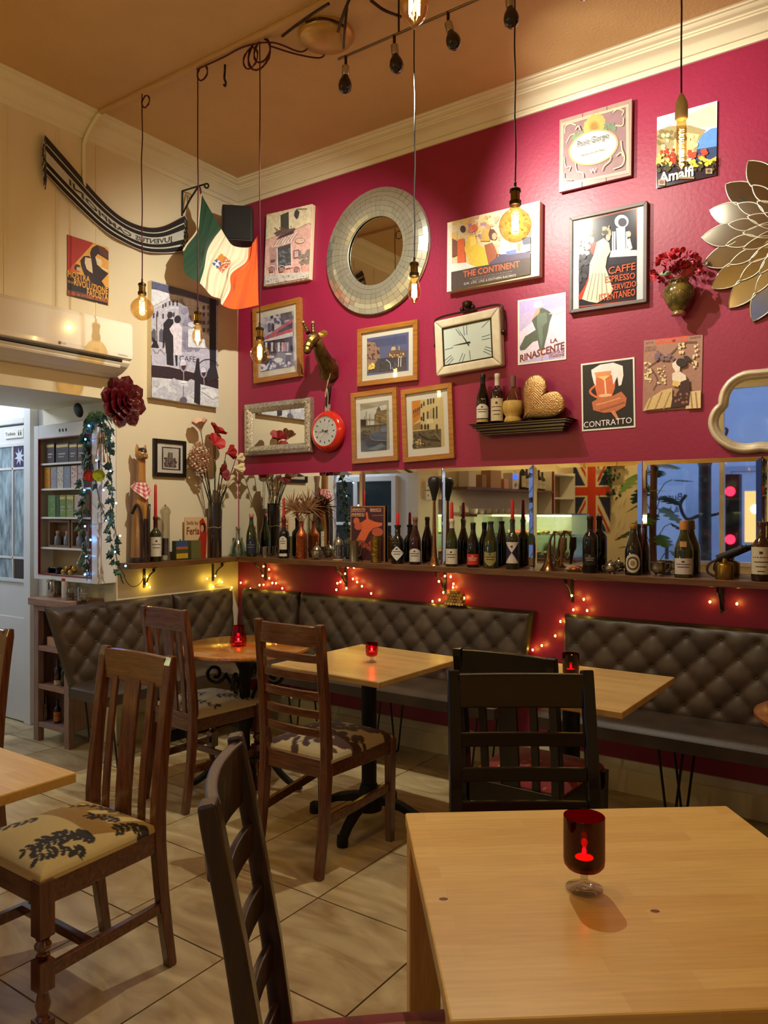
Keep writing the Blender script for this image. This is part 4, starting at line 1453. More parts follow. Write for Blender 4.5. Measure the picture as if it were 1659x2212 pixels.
# ---- seated lady poster on tan
p = Pic('R', (1389,736),(1516,723),(1517,882),(1390,889),0.004).crop(1200,200,2.765)
t = p.root('poster', 'tan poster of a seated lady with wisteria lettered GIACOMUZZI', 'poster')
MB().lo((-p.w / 2,-0.004,-p.h / 2),(p.w / 2,0, p.h / 2)).build('board', mat('tan_board', (160,116,90),0.5), t)
p.full((150,106,84))
p.text('DITTA', (70,34,30),(540,1505),(585,1498),12,0.02)
p.text('GIACOMUZZI', (206,60,30),(596,1506),(790,1484),32,0.03)
p.text('VENEZIA', (70,34,30),(798,1476),(868,1464),12,0.02)
for i, s_ in enumerate(('VERMOUTH', 'LIQUORI', 'SCIROPPI')):
 p.text(s_, (70,40,34),(534,1528 + i * 11),(600,1520 + i * 11),8,0.01)
p.S((96,66,50),9,(585,1780),(610,1720),(580,1660),(560,1640),(620,1600),(680,1570),(760,1500),(840,1490))
p.B((206,186,130),3,26,535,1610,570,1730,4,9).B((206,186,130),4,22,610,1630,660,1740,4,9).B((206,186,130),5,20,740,1500,770,1560,4,8).B((206,190,140),6,20,820,1500,850,1650,4,8).B((110,84,90),7,24,600,1545,720,1600,6,14)
p.P((196,164,104),(528,1900),(560,1830),(640,1780),(700,1765),(700,1880)).P((206,176,120),(790,1790),(870,1780),(870,1885),(780,1890))
for x in (550,600,650,820,850):
 p.L((150,116,66),7,(x + 40 if x < 700 else x - 10,1790),(x, 1890))
p.P((214,194,164),(700,1680),(735,1660),(780,1690),(790,1740),(740,1750),(700,1720)).P((54,26,24),(750,1730),(800,1710),(808,1790),(800,1870),(690,1885),(700,1830),(740,1780)).P((206,170,90),(705,1720),(750,1730),(735,1760),(700,1750)).B((150,90,60),8,12,710,1790,790,1860,5,10)
p.P((216,196,168),(700,1620),(730,1595),(750,1620),(745,1665),(720,1670),(702,1640)).E((30,22,22),755,1615,32,26,0.2).E((36,26,26),790,1590,24,14,0.5)
p.done(t)
# ---- Mostra poster on the cream wall
p = Pic('L', (147,508),(236,535),(233,660),(145,637),0.006).crop(130,490,12.29)
t = p.root('poster', 'red and black propaganda poster with dark helmeted profiles above the air conditioner', 'poster')
MB().lo((-p.w / 2,-0.006,-p.h / 2),(p.w / 2,0, p.h / 2)).build('board', mat('poster_edge', (90,30,24),0.5), t)
p.full((206,150,60))
p.P((160,44,34),(190,200),(880,430),(380,980),(180,1200))
p.P((190,90,40),(180,1200),(380,960),(480,1000),(520,1200),(180,1260))
p.P((40,24,26),(790,690),(840,560),(970,480),(1180,560),(1300,680),(1290,900),(1000,720),(930,800),(980,1000),(1090,1110),(1280,1240),(1100,1440),(1200,1600),(880,1560),(860,1250),(840,1000))
p.P((84,46,36),(1000,520),(1180,570),(1280,680),(1280,860),(1060,720))
p.P((206,184,140),(930,800),(1090,870),(1120,960),(1080,1060),(980,1010)).P((206,184,140),(1100,1060),(1270,1150),(1260,1210),(1110,1120))
p.P((44,26,30),(530,900),(620,780),(760,770),(820,830),(680,900),(690,1050),(760,1180),(880,1230),(880,1500),(640,1280),(560,1060)).P((206,184,140),(660,810),(820,840),(850,1080),(860,1240),(700,1120),(650,960))
p.E((44,26,30),450,1080,80,80).P((190,164,120),(440,1060),(540,1080),(560,1180),(430,1150))
p.P((62,36,28),(170,1180),(700,1290),(900,1540),(1290,1620),(1270,1960),(170,1680)).P((26,22,26),(180,1480),(700,1620),(700,1800),(180,1660)).P((30,20,22),(180,1320),(360,1370),(360,1450),(180,1400)).P((96,50,36),(170,1660),(1270,1900),(1260,2100),(170,1830)).P((22,18,20),(360,1820),(1260,2030),(1260,2100),(370,1880))
p.text('MOSTRA', (216,156,50),(190,1320),(790,1480),170,0.01)
p.text('DELLA', (200,140,50),(195,1475),(360,1515),60,0.01)
p.text('RIVOLUZIONE', (220,160,54),(370,1545),(1265,1790),170,0.01)
p.text('FASCISTA', (220,160,54),(710,1815),(1262,1960),170,0.01)
p.text('ROMA', (176,84,50),(190,1790),(400,1835),110,0.02)
p.text('28 OTTOBRE  21 APRILE', (190,110,56),(440,1830),(1250,2010),60,0.01)
p.done(t)
# ---- couple canvas on the cream wall
p = Pic('L', (327,606),(471,648),(470,882),(326,857),0.04).crop(310,590,7.37)
t = p.root('canvas_print', 'tall grey canvas of an embracing couple beyond a wine table', 'canvas')
MB().lo((-p.w / 2,-0.04,-p.h / 2),(p.w / 2,0, p.h / 2)).build('stretcher', m_canvas_side, t, bevel=0.003)
p.full((170,166,172))
p.P((206,204,200),(120,250),(700,400),(1060,500),(1060,700),(120,600))
p.P((176,172,174),(150,520),(430,370),(620,380),(720,640),(720,1320),(120,1280)).P((150,146,152),(600,380),(720,640),(700,1320),(560,1300),(560,500))
p.L((206,202,200),14,(130,570),(440,400),(620,390)).L((206,202,200),12,(330,600),(450,550),(560,560))
for x, y0, y1 in ((310,500,560),(350,480,540),(415,450,520),(470,440,520),(535,440,530),(310,650,730),(400,620,720),(480,630,700),(160,640,720),(220,610,700)):
 p.P((70,64,76),(x - 14, y0),(x + 14, y0 - 6),(x + 14, y1 - 6),(x - 14, y1))
for x in (160,280):
 p.P((84,78,90),(x - 34,1090),(x - 34,930),(x, 880),(x + 34,920),(x + 34,1110))
p.B((130,124,140),3,40,640,560,860,1300,20,60).B((196,194,196),4,26,740,520,860,840,26,60).P((206,206,206),(700,900),(900,880),(1040,1000),(1040,1200),(700,1180))
for x in (945,960,1020):
 for y in (520,630,760,880):
  p.R((84,80,96), x - 10, y, x + 10, y + 60)
p.P((176,172,180),(120,1290),(1060,1240),(1060,1600),(120,1480)).P((30,24,30),(130,1010),(150,1100),(110,1180),(240,1190),(200,1090))
p.P((84,86,108),(120,130),(1190,410),(1190,520),(1040,500),(760,400),(560,350),(440,330),(230,260),(120,250))
p.P((30,24,28),(1040,370),(1145,400),(1145,1700),(1045,1700))
p.P((34,28,34),(310,800),(380,720),(460,740),(480,900),(460,1230),(470,1480),(360,1460),(350,1220),(330,1000)).E((50,44,50),415,665,42,50).P((30,26,32),(310,880),(350,880),(320,1180),(300,1200))
p.P((206,196,196),(400,890),(470,800),(560,800),(605,880),(600,1100),(595,1310),(470,1300),(460,1000),(420,940)).E((40,34,38),535,735,50,60).P((34,30,34),(490,1310),(530,1310),(530,1480),(505,1480))
p.L((50,46,54),10,(200,640),(205,1120))
p.text('CAFE', (50,46,54),(560,1400),(820,1420),90)
p.S((50,46,54),8,(140,1210),(200,1280),(260,1220),(330,1300))
p.P((44,26,32),(120,1460),(400,1490),(790,1590),(1190,1700),(1190,1850),(790,1740),(480,1690),(120,1660)).P((190,180,180),(120,1455),(400,1470),(790,1570),(790,1590),(400,1495),(120,1465))
p.P((196,194,190),(120,1660),(480,1690),(790,1740),(1190,1850),(1190,2160),(120,1990)).B((176,174,176),6,40,130,1720,780,2030,30,80)
p.P((32,26,32),(830,1360),(870,1360),(880,1520),(890,1700),(885,2100),(790,2060),(800,1600)).S((40,34,38),14,(870,1440),(960,1380),(1100,1390),(1180,1480)).P((40,34,38),(1060,1460),(1130,1460),(1180,1680),(1000,1740),(960,1640))
def glass_(cx, cy, r):
 p.E((150,146,156), cx, cy, r, r * 1.7).E((206,202,206), cx - r * 0.1, cy - r * 0.5, r * 0.75, r * 1.0).P((70,36,40),(cx - r * 0.7, cy + r * 0.1),(cx + r * 0.7, cy),(cx + r * 0.4, cy + r),(cx, cy + r * 1.4),(cx - r * 0.4, cy + r))
 p.L((206,202,206),10,(cx, cy + r * 1.6),(cx + 6, cy + r * 4)).E((214,210,212), cx + 6, cy + r * 4.3, r * 0.85, r * 0.35)
glass_(618,1470,62)
glass_(940,1580,54)
p.E((90,86,96),615,2030,60,60).L((96,92,100),10,(615,1790),(615,1960)).P((214,212,212),(900,1880),(1060,1840),(1190,1960),(1090,2010)).done(t, m_paint)
# ---- little framed etching beside the wooden cat
p = Pic('L', (334,947),(404,953),(402,1032),(333,1028),0.022).crop(220,900,5.184)
t = p.root('framed_print', 'small black framed etching of a cathedral beside the wooden cat', 'picture')
frame_ring(p.w, p.h, 0.026,0,-0.022).build('frame', mat('black_frame', (18,15,15),0.35), t, bevel=0.002)
p.off = 0.012
MB().lo((-p.w / 2 + 0.024,-0.012,-p.h / 2 + 0.024),(p.w / 2 - 0.024,-0.002, p.h / 2 - 0.024)).build('mount', m_mount, t)
p.P((30,26,26),(672,335),(882,352),(880,605),(672,590)).P((196,186,160),(688,350),(862,362),(858,592),(684,578))
p.P((120,110,94),(740,400),(790,404),(795,470),(830,480),(830,575),(700,566),(705,470),(735,466)).B((70,62,52),3,30,700,460,830,570,5,13).L((60,54,46),6,(745,400),(745,520)).L((60,54,46),6,(785,402),(785,520))
p.done(t)
MB().lo((-p.w / 2 + 0.024,-0.0165,-p.h / 2 + 0.024),(p.w / 2 - 0.024,-0.0160, p.h / 2 - 0.024)).build('glass', m_glass, t)
# ================================================================== MIRRORS, CLOCKS AND ORNAMENTS
m_mirror = mat('mirror_silver', (236,238,236),0.015, metal=1.0)
m_mirror_dim = mat('smoky_mirror', (186,182,170),0.12, metal=1.0)
m_silver = mat('silvered_wood', (190,184,168),0.32, metal=0.7, noise=0.25, nscale=12)
m_brass = mat('antique_brass', (136,104,46),0.3, metal=0.9, noise=0.2, nscale=20)
m_brass_dark = mat('dark_bronze', (62,48,30),0.35, metal=0.8)
m_gold = mat('hammered_gold', (190,152,104),0.28, metal=1.0, bump=1.0, bscale=150)
rnd = random.Random(11)
def wallthing(name, label, cat, px, py, off=0.0, wall='R', group=None):
 if wall == 'R':
  x, z = onR(px, py, off)
  return thing(name, label, cat, (x, 0, z),0, group)
 y, z = onL(px, py, off)
 return thing(name, label, cat, (0, y, z), math.pi / 2, group)
# ---- mosaic-framed round mirror
t = wallthing('round_mirror', 'round wall mirror with wide convex mosaic frame of silver tiles', 'mirror', 808,541,0.04)
xl, xr = onR(702,541,0.03)[0], onR(916,541,0.03)[0]
zt, zb = onR(808,403,0.03)[1], onR(808,680,0.03)[1]
RO = ((xr - xl) + (zt - zb)) / 4
RI = RO * 0.545
MB().lathe([(RI, 0),(RO, 0),(RO + 0.002,0.012),(RO * 0.98,0.02),(RO * 0.80,0.040),(RI * 1.1,0.036),(RI, 0.024)], 56, rot=Matrix.Rotation(math.pi / 2,3, 'X'), cap=False).build('frame_body', m_silver, t, smooth=40)
MB().lathe([(0,0.020),(RI + 0.004,0.020)], 56, rot=Matrix.Rotation(math.pi / 2,3, 'X'), cap=False).build('mirror_glass', m_mirror, t)
NS = 48
rings = 6
for r_ in range(rings):
 f0, f1 = r_ / rings, (r_ + 1) / rings
 ra, rb = lerp(RI, RO, f0), lerp(RI, RO, f1)
 def dep(f):
  return 0.026 + 0.022 * math.sin(math.pi * min(1, f * 0.9 + 0.12))
 da, db = dep(f0), dep(f1)
 rm, dm = (ra + rb) / 2,(da + db) / 2
 ha = math.pi / NS * 0.965
 vs = []
 for rr_, dd_ in ((ra + 0.0006, da),(rb - 0.0006, db)):
  for s in (-1,1):
   vs.append((rr_ * math.cos(ha) - rm, -(dd_ - dm), s * rr_ * math.sin(ha)))
 vs2 = [(v[0], v[1] + 0.004, v[2]) for v in vs]
 tm = MB().add(vs + vs2, [(0,1,3,2),(4,6,7,5),(0,4,5,1),(1,5,7,3),(3,7,6,2),(2,6,4,0)]).mesh('mosaic_tile', mat('mosaic_mirror_tile', (206,210,196),0.2, metal=0.8))
 for k in range(NS):
  a = 2 * math.pi * (k + 0.5 * (r_ % 2) * 0) / NS
  o = share('mosaic_tile', tm, t, (rm * math.cos(a),-dm - 0.003, rm * math.sin(a)))
  o.rotation_euler = (rnd.uniform(-0.05,0.05),-a, rnd.uniform(-0.05,0.05))
# ---- starburst petal mirror
t = wallthing('petal_mirror', 'large flower-shaped mirror of leaf-shaped petals in silver rims', 'mirror', 1733,491,0.05)
cxp, czp = onR(1733,491,0.05)
R_ = cxp - onR(1510,500,0.05)[0]
def petal_outline(L, W, n=11):
 top = []
 for i in range(n + 1):
  s = i / n
  top.append((s * L, W / 2 * math.sin(math.pi * s) ** 0.8 * (1 - 0.25 * (s - 0.5))))
 return top + [(x, -y) for x, y in reversed(top[1:-1])]
rows = [(0.54,1.0,0.245,21,0.0,0.030),(0.42,0.74,0.125,21,0.5,0.040),(0.26,0.57,0.115,21,0.0,0.048),(0.14,0.42,0.075,21,0.5,0.055),(0.05,0.28,0.05,14,0.0,0.060)]
for (r0, r1, w_, n_, ph, dep_) in rows:
 L = (r1 - r0) * R_
 ol = petal_outline(L, w_ * R_)
 rim = MB().tube([(x, 0, z) for x, z in ol], 0.0042 if r1 > 0.5 else 0.003,5, closed=True).mesh('petal_rim', m_silver, smooth=180)
 gl = MB().prism(ol, -0.002,0.004).mesh('petal_glass', m_mirror_dim)
 for k in range(n_):
  a = 2 * math.pi * (k + ph) / n_ + math.radians(1.5)
  if n_ == 21 and abs(((a + math.pi) % (2 * math.pi)) - math.pi) < 0.0:
   continue
  o = share('petal_rim', rim, t, (r0 * R_ * math.cos(a),-dep_, r0 * R_ * math.sin(a)))
  tl_ = 0.10 + rnd.uniform(-0.02,0.02)
  o.rotation_mode = 'XYZ'
  o.matrix_basis = Matrix.Translation(o.location) @ Matrix.Rotation(-a, 4, 'Y') @ Matrix.Rotation(tl_, 4, 'Z') @ Matrix.Rotation(rnd.uniform(-0.03,0.03),4, 'X')
  share('petal_glass', gl, o)
MB().lathe([(0.0,0.066),(0.05 * R_, 0.064),(0.06 * R_, 0.05),(0.06 * R_, 0.0)], 20, rot=Matrix.Rotation(math.pi / 2,3, 'X')).build('centre_boss', m_silver, t, smooth=50)
for a in range(3):
 b_ = a * 2.09 + 0.4
 MB().bar([(0,-0.02,0),(0.75 * R_ * math.cos(b_),-0.02,0.75 * R_ * math.sin(b_))], (0,1,0),0.012,0.008).build('support_bar', m_black, t)
# ---- trefoil mirror
crop_ = lambda p: onR(1500 + p[0] / 9.617,770 + p[1] / 9.617,0.04)
half = [(1345,248),(1150,262),(1000,290),(870,345),(760,410),(660,495),(580,600),(520,710),(490,810),(474,900),(476,965),(430,1005),(390,1040),(340,1110),(300,1190),(270,1285),
  (260,1380),(270,1470),(300,1560),(345,1650),(400,1720),(470,1795),(560,1860),(660,1920),(780,1970),(910,2000),(1050,2012),(1200,2000),(1345,1975)]
H_ = [crop_(p_) for p_ in half]
ax = H_[0][0]
tz = sum(p_[1] for p_ in H_) / len(H_)
ol = [(p_[0] - ax, p_[1] - tz) for p_ in H_]
ol = ol + [(-x, z) for x, z in reversed(ol[1:-1])]
def offset(ol, d):
 n = len(ol)
 out = []
 for i in range(n):
  a, b = Vector(ol[i - 1]), Vector(ol[(i + 1) % n])
  tg = (b - a).normalized()
  nn = Vector((-tg.y, tg.x))
  out.append((ol[i][0] + nn.x * d, ol[i][1] + nn.y * d))
 return out
t = thing('trefoil_mirror', 'cream and gold lobed mirror reflecting the shop window', 'mirror', (ax, 0, tz))
sgn = 1
if abs(offset(ol, 0.01)[0][1]) > abs(ol[0][1]):
 sgn = -1
prof_ = [(0.0,0.0),(0.0,0.022),(0.006,0.034),(0.016,0.040),(0.026,0.036),(0.030,0.030),(0.036,0.030),(0.042,0.022),(0.050,0.014)]
fm = MB()
loops = [[(x, -d2, z) for x, z in offset(ol, sgn * d1)] for d1, d2 in prof_]
n = len(ol)
vs = [p_ for lp in loops for p_ in lp]
fs = [(i * n + k, i * n + (k + 1) % n, (i + 1) * n + (k + 1) % n, (i + 1) * n + k) for i in range(len(loops) - 1) for k in range(n)]
fm.add(vs, fs).build('frame', mat('champagne_gilt', (216,204,176),0.32, metal=0.3, noise=0.3, nscale=10), t, smooth=60)
il = offset(ol, sgn * 0.047)
MB().prism(il if sgn < 0 else il, -0.016,-0.004).build('mirror_glass', m_mirror, t)
# ---- embossed silver frame mirror
p = Pic('R', (525,873),(670,857),(669,976),(527,986),0.045)
t = p.root('framed_mirror', 'small landscape mirror in embossed silver metal frame', 'mirror')
fw = 0.068
mb = MB()
w_, h_ = p.w, p.h
for k in range(4):
 O = [(-w_ / 2,-h_ / 2),(w_ / 2,-h_ / 2),(w_ / 2, h_ / 2),(-w_ / 2, h_ / 2)]
 I = [(-w_ / 2 + fw, -h_ / 2 + fw),(w_ / 2 - fw, -h_ / 2 + fw),(w_ / 2 - fw, h_ / 2 - fw),(-w_ / 2 + fw, h_ / 2 - fw)]
 a, b, c, d_ = O[k], O[(k + 1) % 4], I[(k + 1) % 4], I[k]
 pr = [(0.0,0.0),(0.0,0.03),(0.08,0.04),(0.5,0.046),(0.85,0.034),(1.0,0.022),(1.0,0.0)]
 vs = []
 for f, dp in pr:
  vs += [(lerp(a[0], d_[0], f),-dp, lerp(a[1], d_[1], f)),(lerp(b[0], c[0], f),-dp, lerp(b[1], c[1], f))]
 mb.add(vs, [(2 * i, 2 * i + 1,2 * i + 3,2 * i + 2) for i in range(len(pr) - 1)])
m_tin = mat('embossed_tin', (206,202,188),0.3, metal=0.8, noise=0.45, nscale=55, bump=0.8, bscale=90)
mb.build('frame', m_tin, t, smooth=30)
boss = MB().lathe([(0.010,0),(0.0085,0.004),(0.006,0.002),(0.004,0.006),(0.0,0.007)], 10, rot=Matrix.Rotation(math.pi / 2,3, 'X')).mesh('boss', m_tin, smooth=40)
nx, nz = 15,9
for i in range(nx):
 x = lerp(-w_ / 2 + 0.02, w_ / 2 - 0.02, i / (nx - 1))
 for z in (-h_ / 2 + 0.034, h_ / 2 - 0.034):
  share('boss', boss, t, (x, -0.044, z))
for i in range(1, nz):
 z = lerp(-h_ / 2 + 0.034, h_ / 2 - 0.034, i / nz)
 for x in (-w_ / 2 + 0.034, w_ / 2 - 0.034):
  share('boss', boss, t, (x, -0.044, z))
MB().lo((-w_ / 2 + fw - 0.004,-0.021,-h_ / 2 + fw - 0.004),(w_ / 2 - fw + 0.004,-0.012, h_ / 2 - fw + 0.004)).build('mirror_glass', m_mirror, t)
# ---- white metal clock
p = Pic('R', (938,695),(1079,661),(1081,790),(941,812),0.06).crop(920,400,3.456)
t = p.root('wall_clock', 'rectangular distressed white clock with roman numerals and bronze handle', 'clock')
m_chip = mat('chipped_white_enamel', (220,210,184),0.4, noise=0.18, nscale=14)
MB().lo((-p.w / 2,-0.05,-p.h / 2),(p.w / 2,0, p.h / 2)).build('case', m_chip, t, bevel=0.014, bseg=3)
frame_ring(p.w, p.h, 0.052,-0.02,-0.062).build('bezel', m_chip, t, bevel=0.01, bseg=3)
p.off = 0.051
a_, b_ = p.w / 2 - 0.05, p.h / 2 - 0.05
MB().lo((-a_, -0.0515,-b_),(a_, -0.045, b_)).build('dial', mat('pale_dial', (196,210,204),0.3), t)
frame_ring(2 * a_, 2 * b_, 0.009,-0.05,-0.056).build('inner_trim', m_brass_dark, t)
nums = ['XII', 'I', 'II', 'III', 'IIII', 'V', 'VI', 'VII', 'VIII', 'IX', 'X', 'XI']
for k in range(12):
 a = math.radians(90 - 30 * k)
 for q, off_ in enumerate({1: (0,),2: (-0.012,0.012),3: (-0.016,0,0.016),4: (-0.02,-0.007,0.007,0.02)}[min(4, len(nums[k]))]):
  c_, s_ = math.cos(a), math.sin(a)
  r1 = min(a_ / max(0.01, abs(c_)), b_ / max(0.01, abs(s_))) - 0.014
  r0 = r1 - 0.055
  nx_, nz_ = -s_, c_
  pts = [(c_ * r0 + nx_ * off_ - nx_ * 0.002, s_ * r0 + nz_ * off_ - nz_ * 0.002),(c_ * r1 + nx_ * off_ * 1.3 - nx_ * 0.002, s_ * r1 + nz_ * off_ * 1.3 - nz_ * 0.002),
   (c_ * r1 + nx_ * off_ * 1.3 + nx_ * 0.002, s_ * r1 + nz_ * off_ * 1.3 + nz_ * 0.002),(c_ * r0 + nx_ * off_ + nx_ * 0.002, s_ * r0 + nz_ * off_ + nz_ * 0.002)]
  p.raw(pts, (40,60,74))
 p.done(t, m_print, 'numeral')
 p.mb = MB()
 p.k = 0
def hand(L, a, w, y, m, parent, tail=0.02):
 c_, s_ = math.cos(a), math.sin(a)
 mb = MB()
 mb.prism([(-c_ * tail - s_ * w / 2,-s_ * tail + c_ * w / 2),(-c_ * tail + s_ * w / 2,-s_ * tail - c_ * w / 2),(c_ * L, s_ * L)], y - 0.001, y)
 return mb.build('clock_hand', m, parent)
hand(0.125, math.radians(121),0.007,-0.0545, m_black, t)
hand(0.10, math.radians(180),0.009,-0.0535, m_black, t)
hw = p.w / 2 + 0.012
MB().tube(spline([(-hw, -0.03, p.h * 0.1),(-hw, -0.03, p.h * 0.42),(-hw + 0.03,-0.03, p.h / 2 + 0.022),(0,-0.03, p.h / 2 + 0.026),(hw - 0.03,-0.03, p.h / 2 + 0.022),(hw, -0.03, p.h * 0.42),(hw, -0.03, p.h * 0.1)], 6),0.006,8).build('handle', m_brass_dark, t, smooth=60)
for s in (-1,1):
 MB().lathe([(0.014,0),(0.016,0.01),(0.012,0.018)], 14,(s * p.w / 2,-0.03, p.h * 0.08), rot=Matrix.Rotation(s * math.pi / 2,3, 'Y')).build('pivot_screw', m_brass_dark, t, smooth=40)
kn = MB().lathe([(0.012,0),(0.020,0.008),(0.012,0.016),(0.02,0.024),(0.03,0.03),(0.03,0.048),(0.022,0.054)], 18,(0,-0.03, p.h / 2 + 0.026))
for s in (-1,1):
 kn.ball((s * 0.035,-0.03, p.h / 2 + 0.042),0.014,10,8)
kn.build('winding_crown', m_brass_dark, t, smooth=40)
# ---- frying-pan clock hanging from the giraffe head
t = wallthing('pan_clock', 'red frying pan wall clock with silver dial and black handle', 'clock', 707,932,0.03)
rp = (onR(742,932,0.02)[0] - onR(672,932,0.02)[0]) / 2
m_redpan = mat('red_enamel', (196,40,26),0.15, coat=0.8)
RXp = Matrix.Rotation(math.pi / 2,3, 'X')
MB().lathe([(0.0,0.0),(rp * 0.94,0.0),(rp, 0.02),(rp * 0.98,0.036),(rp * 0.86,0.055),(rp * 0.74,0.062),(rp * 0.70,0.058)], 44, rot=RXp, cap=False).build('pan', m_redpan, t, smooth=50)
MB().lathe([(0.0,0.056),(rp * 0.66,0.056),(rp * 0.70,0.060),(rp * 0.72,0.058)], 44, rot=RXp, cap=False).build('dial', mat('brushed_dial', (206,208,204),0.25, metal=0.45), t, smooth=30)
for k in range(12):
 a = k * math.pi / 6
 MB().box((rp * 0.54 * math.sin(a),-0.0575, rp * 0.54 * math.cos(a)),(0.006,0.001,0.012), Matrix.Rotation(a, 3, 'Y')).build('hour_mark', m_black, t)
hand(0.062, math.radians(184),0.006,-0.060, m_black, t, 0.03)
hand(0.048, math.radians(-28),0.007,-0.061, m_black, t, 0.02)
hand(0.07, math.radians(52),0.003,-0.062, mat('white_hand', (230,230,226),0.4), t, 0.05)
MB().lo((-0.016,-0.036, rp - 0.006),(0.016,-0.014, rp + 0.03)).build('handle_ferrule', mat('steel_ferrule', (200,196,186),0.3, metal=0.7), t, bevel=0.003)
MB().tube(spline([(0,-0.025, rp + 0.02),(0.003,-0.028, rp + 0.07),(0.012,-0.026, rp + 0.12),(0.016,-0.022, rp + 0.155)], 5), [0.014] + [0.013] * 4 + [0.015] * 5 + [0.012] * 6,10).build('handle', mat('black_bakelite', (16,15,16),0.25), t, smooth=60)
pc_ = t
tw = MB()
gx_, gz_ = onR(712,775,0.06)
gx_ -= t.location.x
gz_ -= t.location.z
tw.tube(spline([(0.012,-0.05, rp + 0.15),(gx_ + 0.03,-0.07, gz_ - 0.05),(gx_ + 0.02,-0.075, gz_)], 6),0.0022,5)
tw.tube(spline([(0.012,-0.05, rp + 0.15),(gx_ - 0.005,-0.06, gz_ - 0.07),(gx_ - 0.02,-0.075, gz_ - 0.02)], 6),0.0022,5)
tw.tube(spline([(0.012,-0.052, rp + 0.15),(0.0,-0.052, rp + 0.10),(0.006,-0.052, rp + 0.09),(0.016,-0.052, rp + 0.14),(0.024,-0.052, rp + 0.08),(0.022,-0.052, rp + 0.03),(0.03,-0.05, rp + 0.01),(0.04,-0.05, rp + 0.022),(0.03,-0.05, rp + 0.035),(0.018,-0.05, rp + 0.02),(0.008,-0.05, rp)], 6),0.0022,5)
tw.build('twine', mat('jute_twine', (186,150,112),0.8), t, smooth=60)
# ---- bronze giraffe head
t = wallthing('giraffe_head', 'bronze giraffe head and neck mounted on the wall looking left', 'sculpture', 705,760,0.06)
ox, oz = t.location.x, t.location.z
m_bronze = mat('patinated_bronze', (128,100,52),0.34, metal=0.85, noise=0.55, nscale=14, rgb2=(52,38,22))
def gp(px, py, off):
 x, z = onR(640 + px / 7.133,680 + py / 7.133, off)
 return Vector((x - ox, -off, z - oz))
path = [gp(520,900,0.01), gp(490,800,0.05), gp(430,690,0.10), gp(370,560,0.15), gp(335,450,0.185), gp(310,380,0.20)]
sp = spline(path, 6)
rad = [lerp(0.072,0.030,(i / (len(sp) - 1)) ** 0.7) for i in range(len(sp))]
MB().tube(sp, rad, 12).build('neck', m_bronze, t, smooth=35)
hd_ = [gp(320,340,0.20), gp(270,370,0.225), gp(215,430,0.245), gp(180,500,0.26), gp(165,560,0.268), gp(160,580,0.268)]
MB().tube(spline(hd_, 4), [0.030] * 2 + [0.036] * 4 + [0.038] * 3 + [0.033] * 4 + [0.026] * 4 + [0.023] * 2 + [0.020,0.012], 10).build('head', m_bronze, t, smooth=35)
MB().ball(gp(165,570,0.262),0.022,10,8,(1,1,0.7)).build('muzzle', mat('dark_muzzle', (34,24,18),0.35, metal=0.6), t, smooth=180)
MB().ball(gp(215,330,0.25),0.018,10,8,(1.3,0.7,0.6)).build('brow', mat('verdigris_brow', (120,122,92),0.4, metal=0.5), t, smooth=180)
for (a0, a1), dd in (((gp(185,280,0.235), gp(105,115,0.235)),0),((gp(258,290,0.215), gp(255,120,0.20)),1)):
 pts = [a0.lerp(a1, k / 12) for k in range(13)]
 MB().tube(pts, [0.014 - 0.005 * k / 12 + (0.0025 if k % 3 == 0 else 0) for k in range(12)] + [0.012], 8).build('horn', m_bronze, t, smooth=50)
 MB().ball(a1,0.012,10,8).build('horn_tip', mat('pale_bronze', (190,160,116),0.3, metal=0.7), t, smooth=180)
ea = [gp(320,320,0.20), gp(350,270,0.185), gp(420,230,0.17), gp(478,255,0.165), gp(480,310,0.165), gp(430,345,0.175), gp(350,350,0.195)]
em = MB()
cc = sum(ea, Vector()) / len(ea)
em.add([tuple(v) for v in ea] + [tuple(cc + Vector((0,0.016,0)))] + [tuple(cc + Vector((0,0.022,0)))], [(k, (k + 1) % 7,7) for k in range(7)] + [((k + 1) % 7, k, 8) for k in range(7)])
em.build('ear', mat('gilt_ear', (190,156,80),0.25, metal=0.9), t)
MB().lathe([(0.085,0),(0.08,0.012),(0.06,0.018)], 20, gp(530,860,0.0), rot=RXp, sx=0.8).build('wall_plate', m_bronze, t, smooth=40)
# ---- floating shelf with bottles and heart
sx0, sx1 = onR(1010,910,0.13)[0], onR(1228,900,0.13)[0]
sz1 = (onR(1010,918,0.13)[1] + onR(1218,901,0.13)[1]) / 2
m_mahog = wood('dark_mahogany', (52,24,20),(34,14,12),0.25, 'x', coat=0.5)
t = thing('ledge_shelf', 'dark mahogany moulded ledge shelf on the red wall', 'shelf', ((sx0 + sx1) / 2,0, sz1))
W2 = (sx1 - sx0) / 2
lay = [(0,0.008,0.0,0.13),(-0.010,0.000,0.012,0.122),(-0.022,-0.010,0.02,0.112),(-0.038,-0.022,0.035,0.095),(-0.052,-0.038,0.05,0.075),(-0.062,-0.052,0.058,0.065)]
for k, (z0, z1, ins, dp) in enumerate(lay):
 MB().lo((-W2 + ins, -dp, z0),(W2 - ins, 0, z1 - (0.0003 if k else 0.008))).build('shelf_moulding' if k else 'shelf_board', m_mahog, t, bevel=0.002)
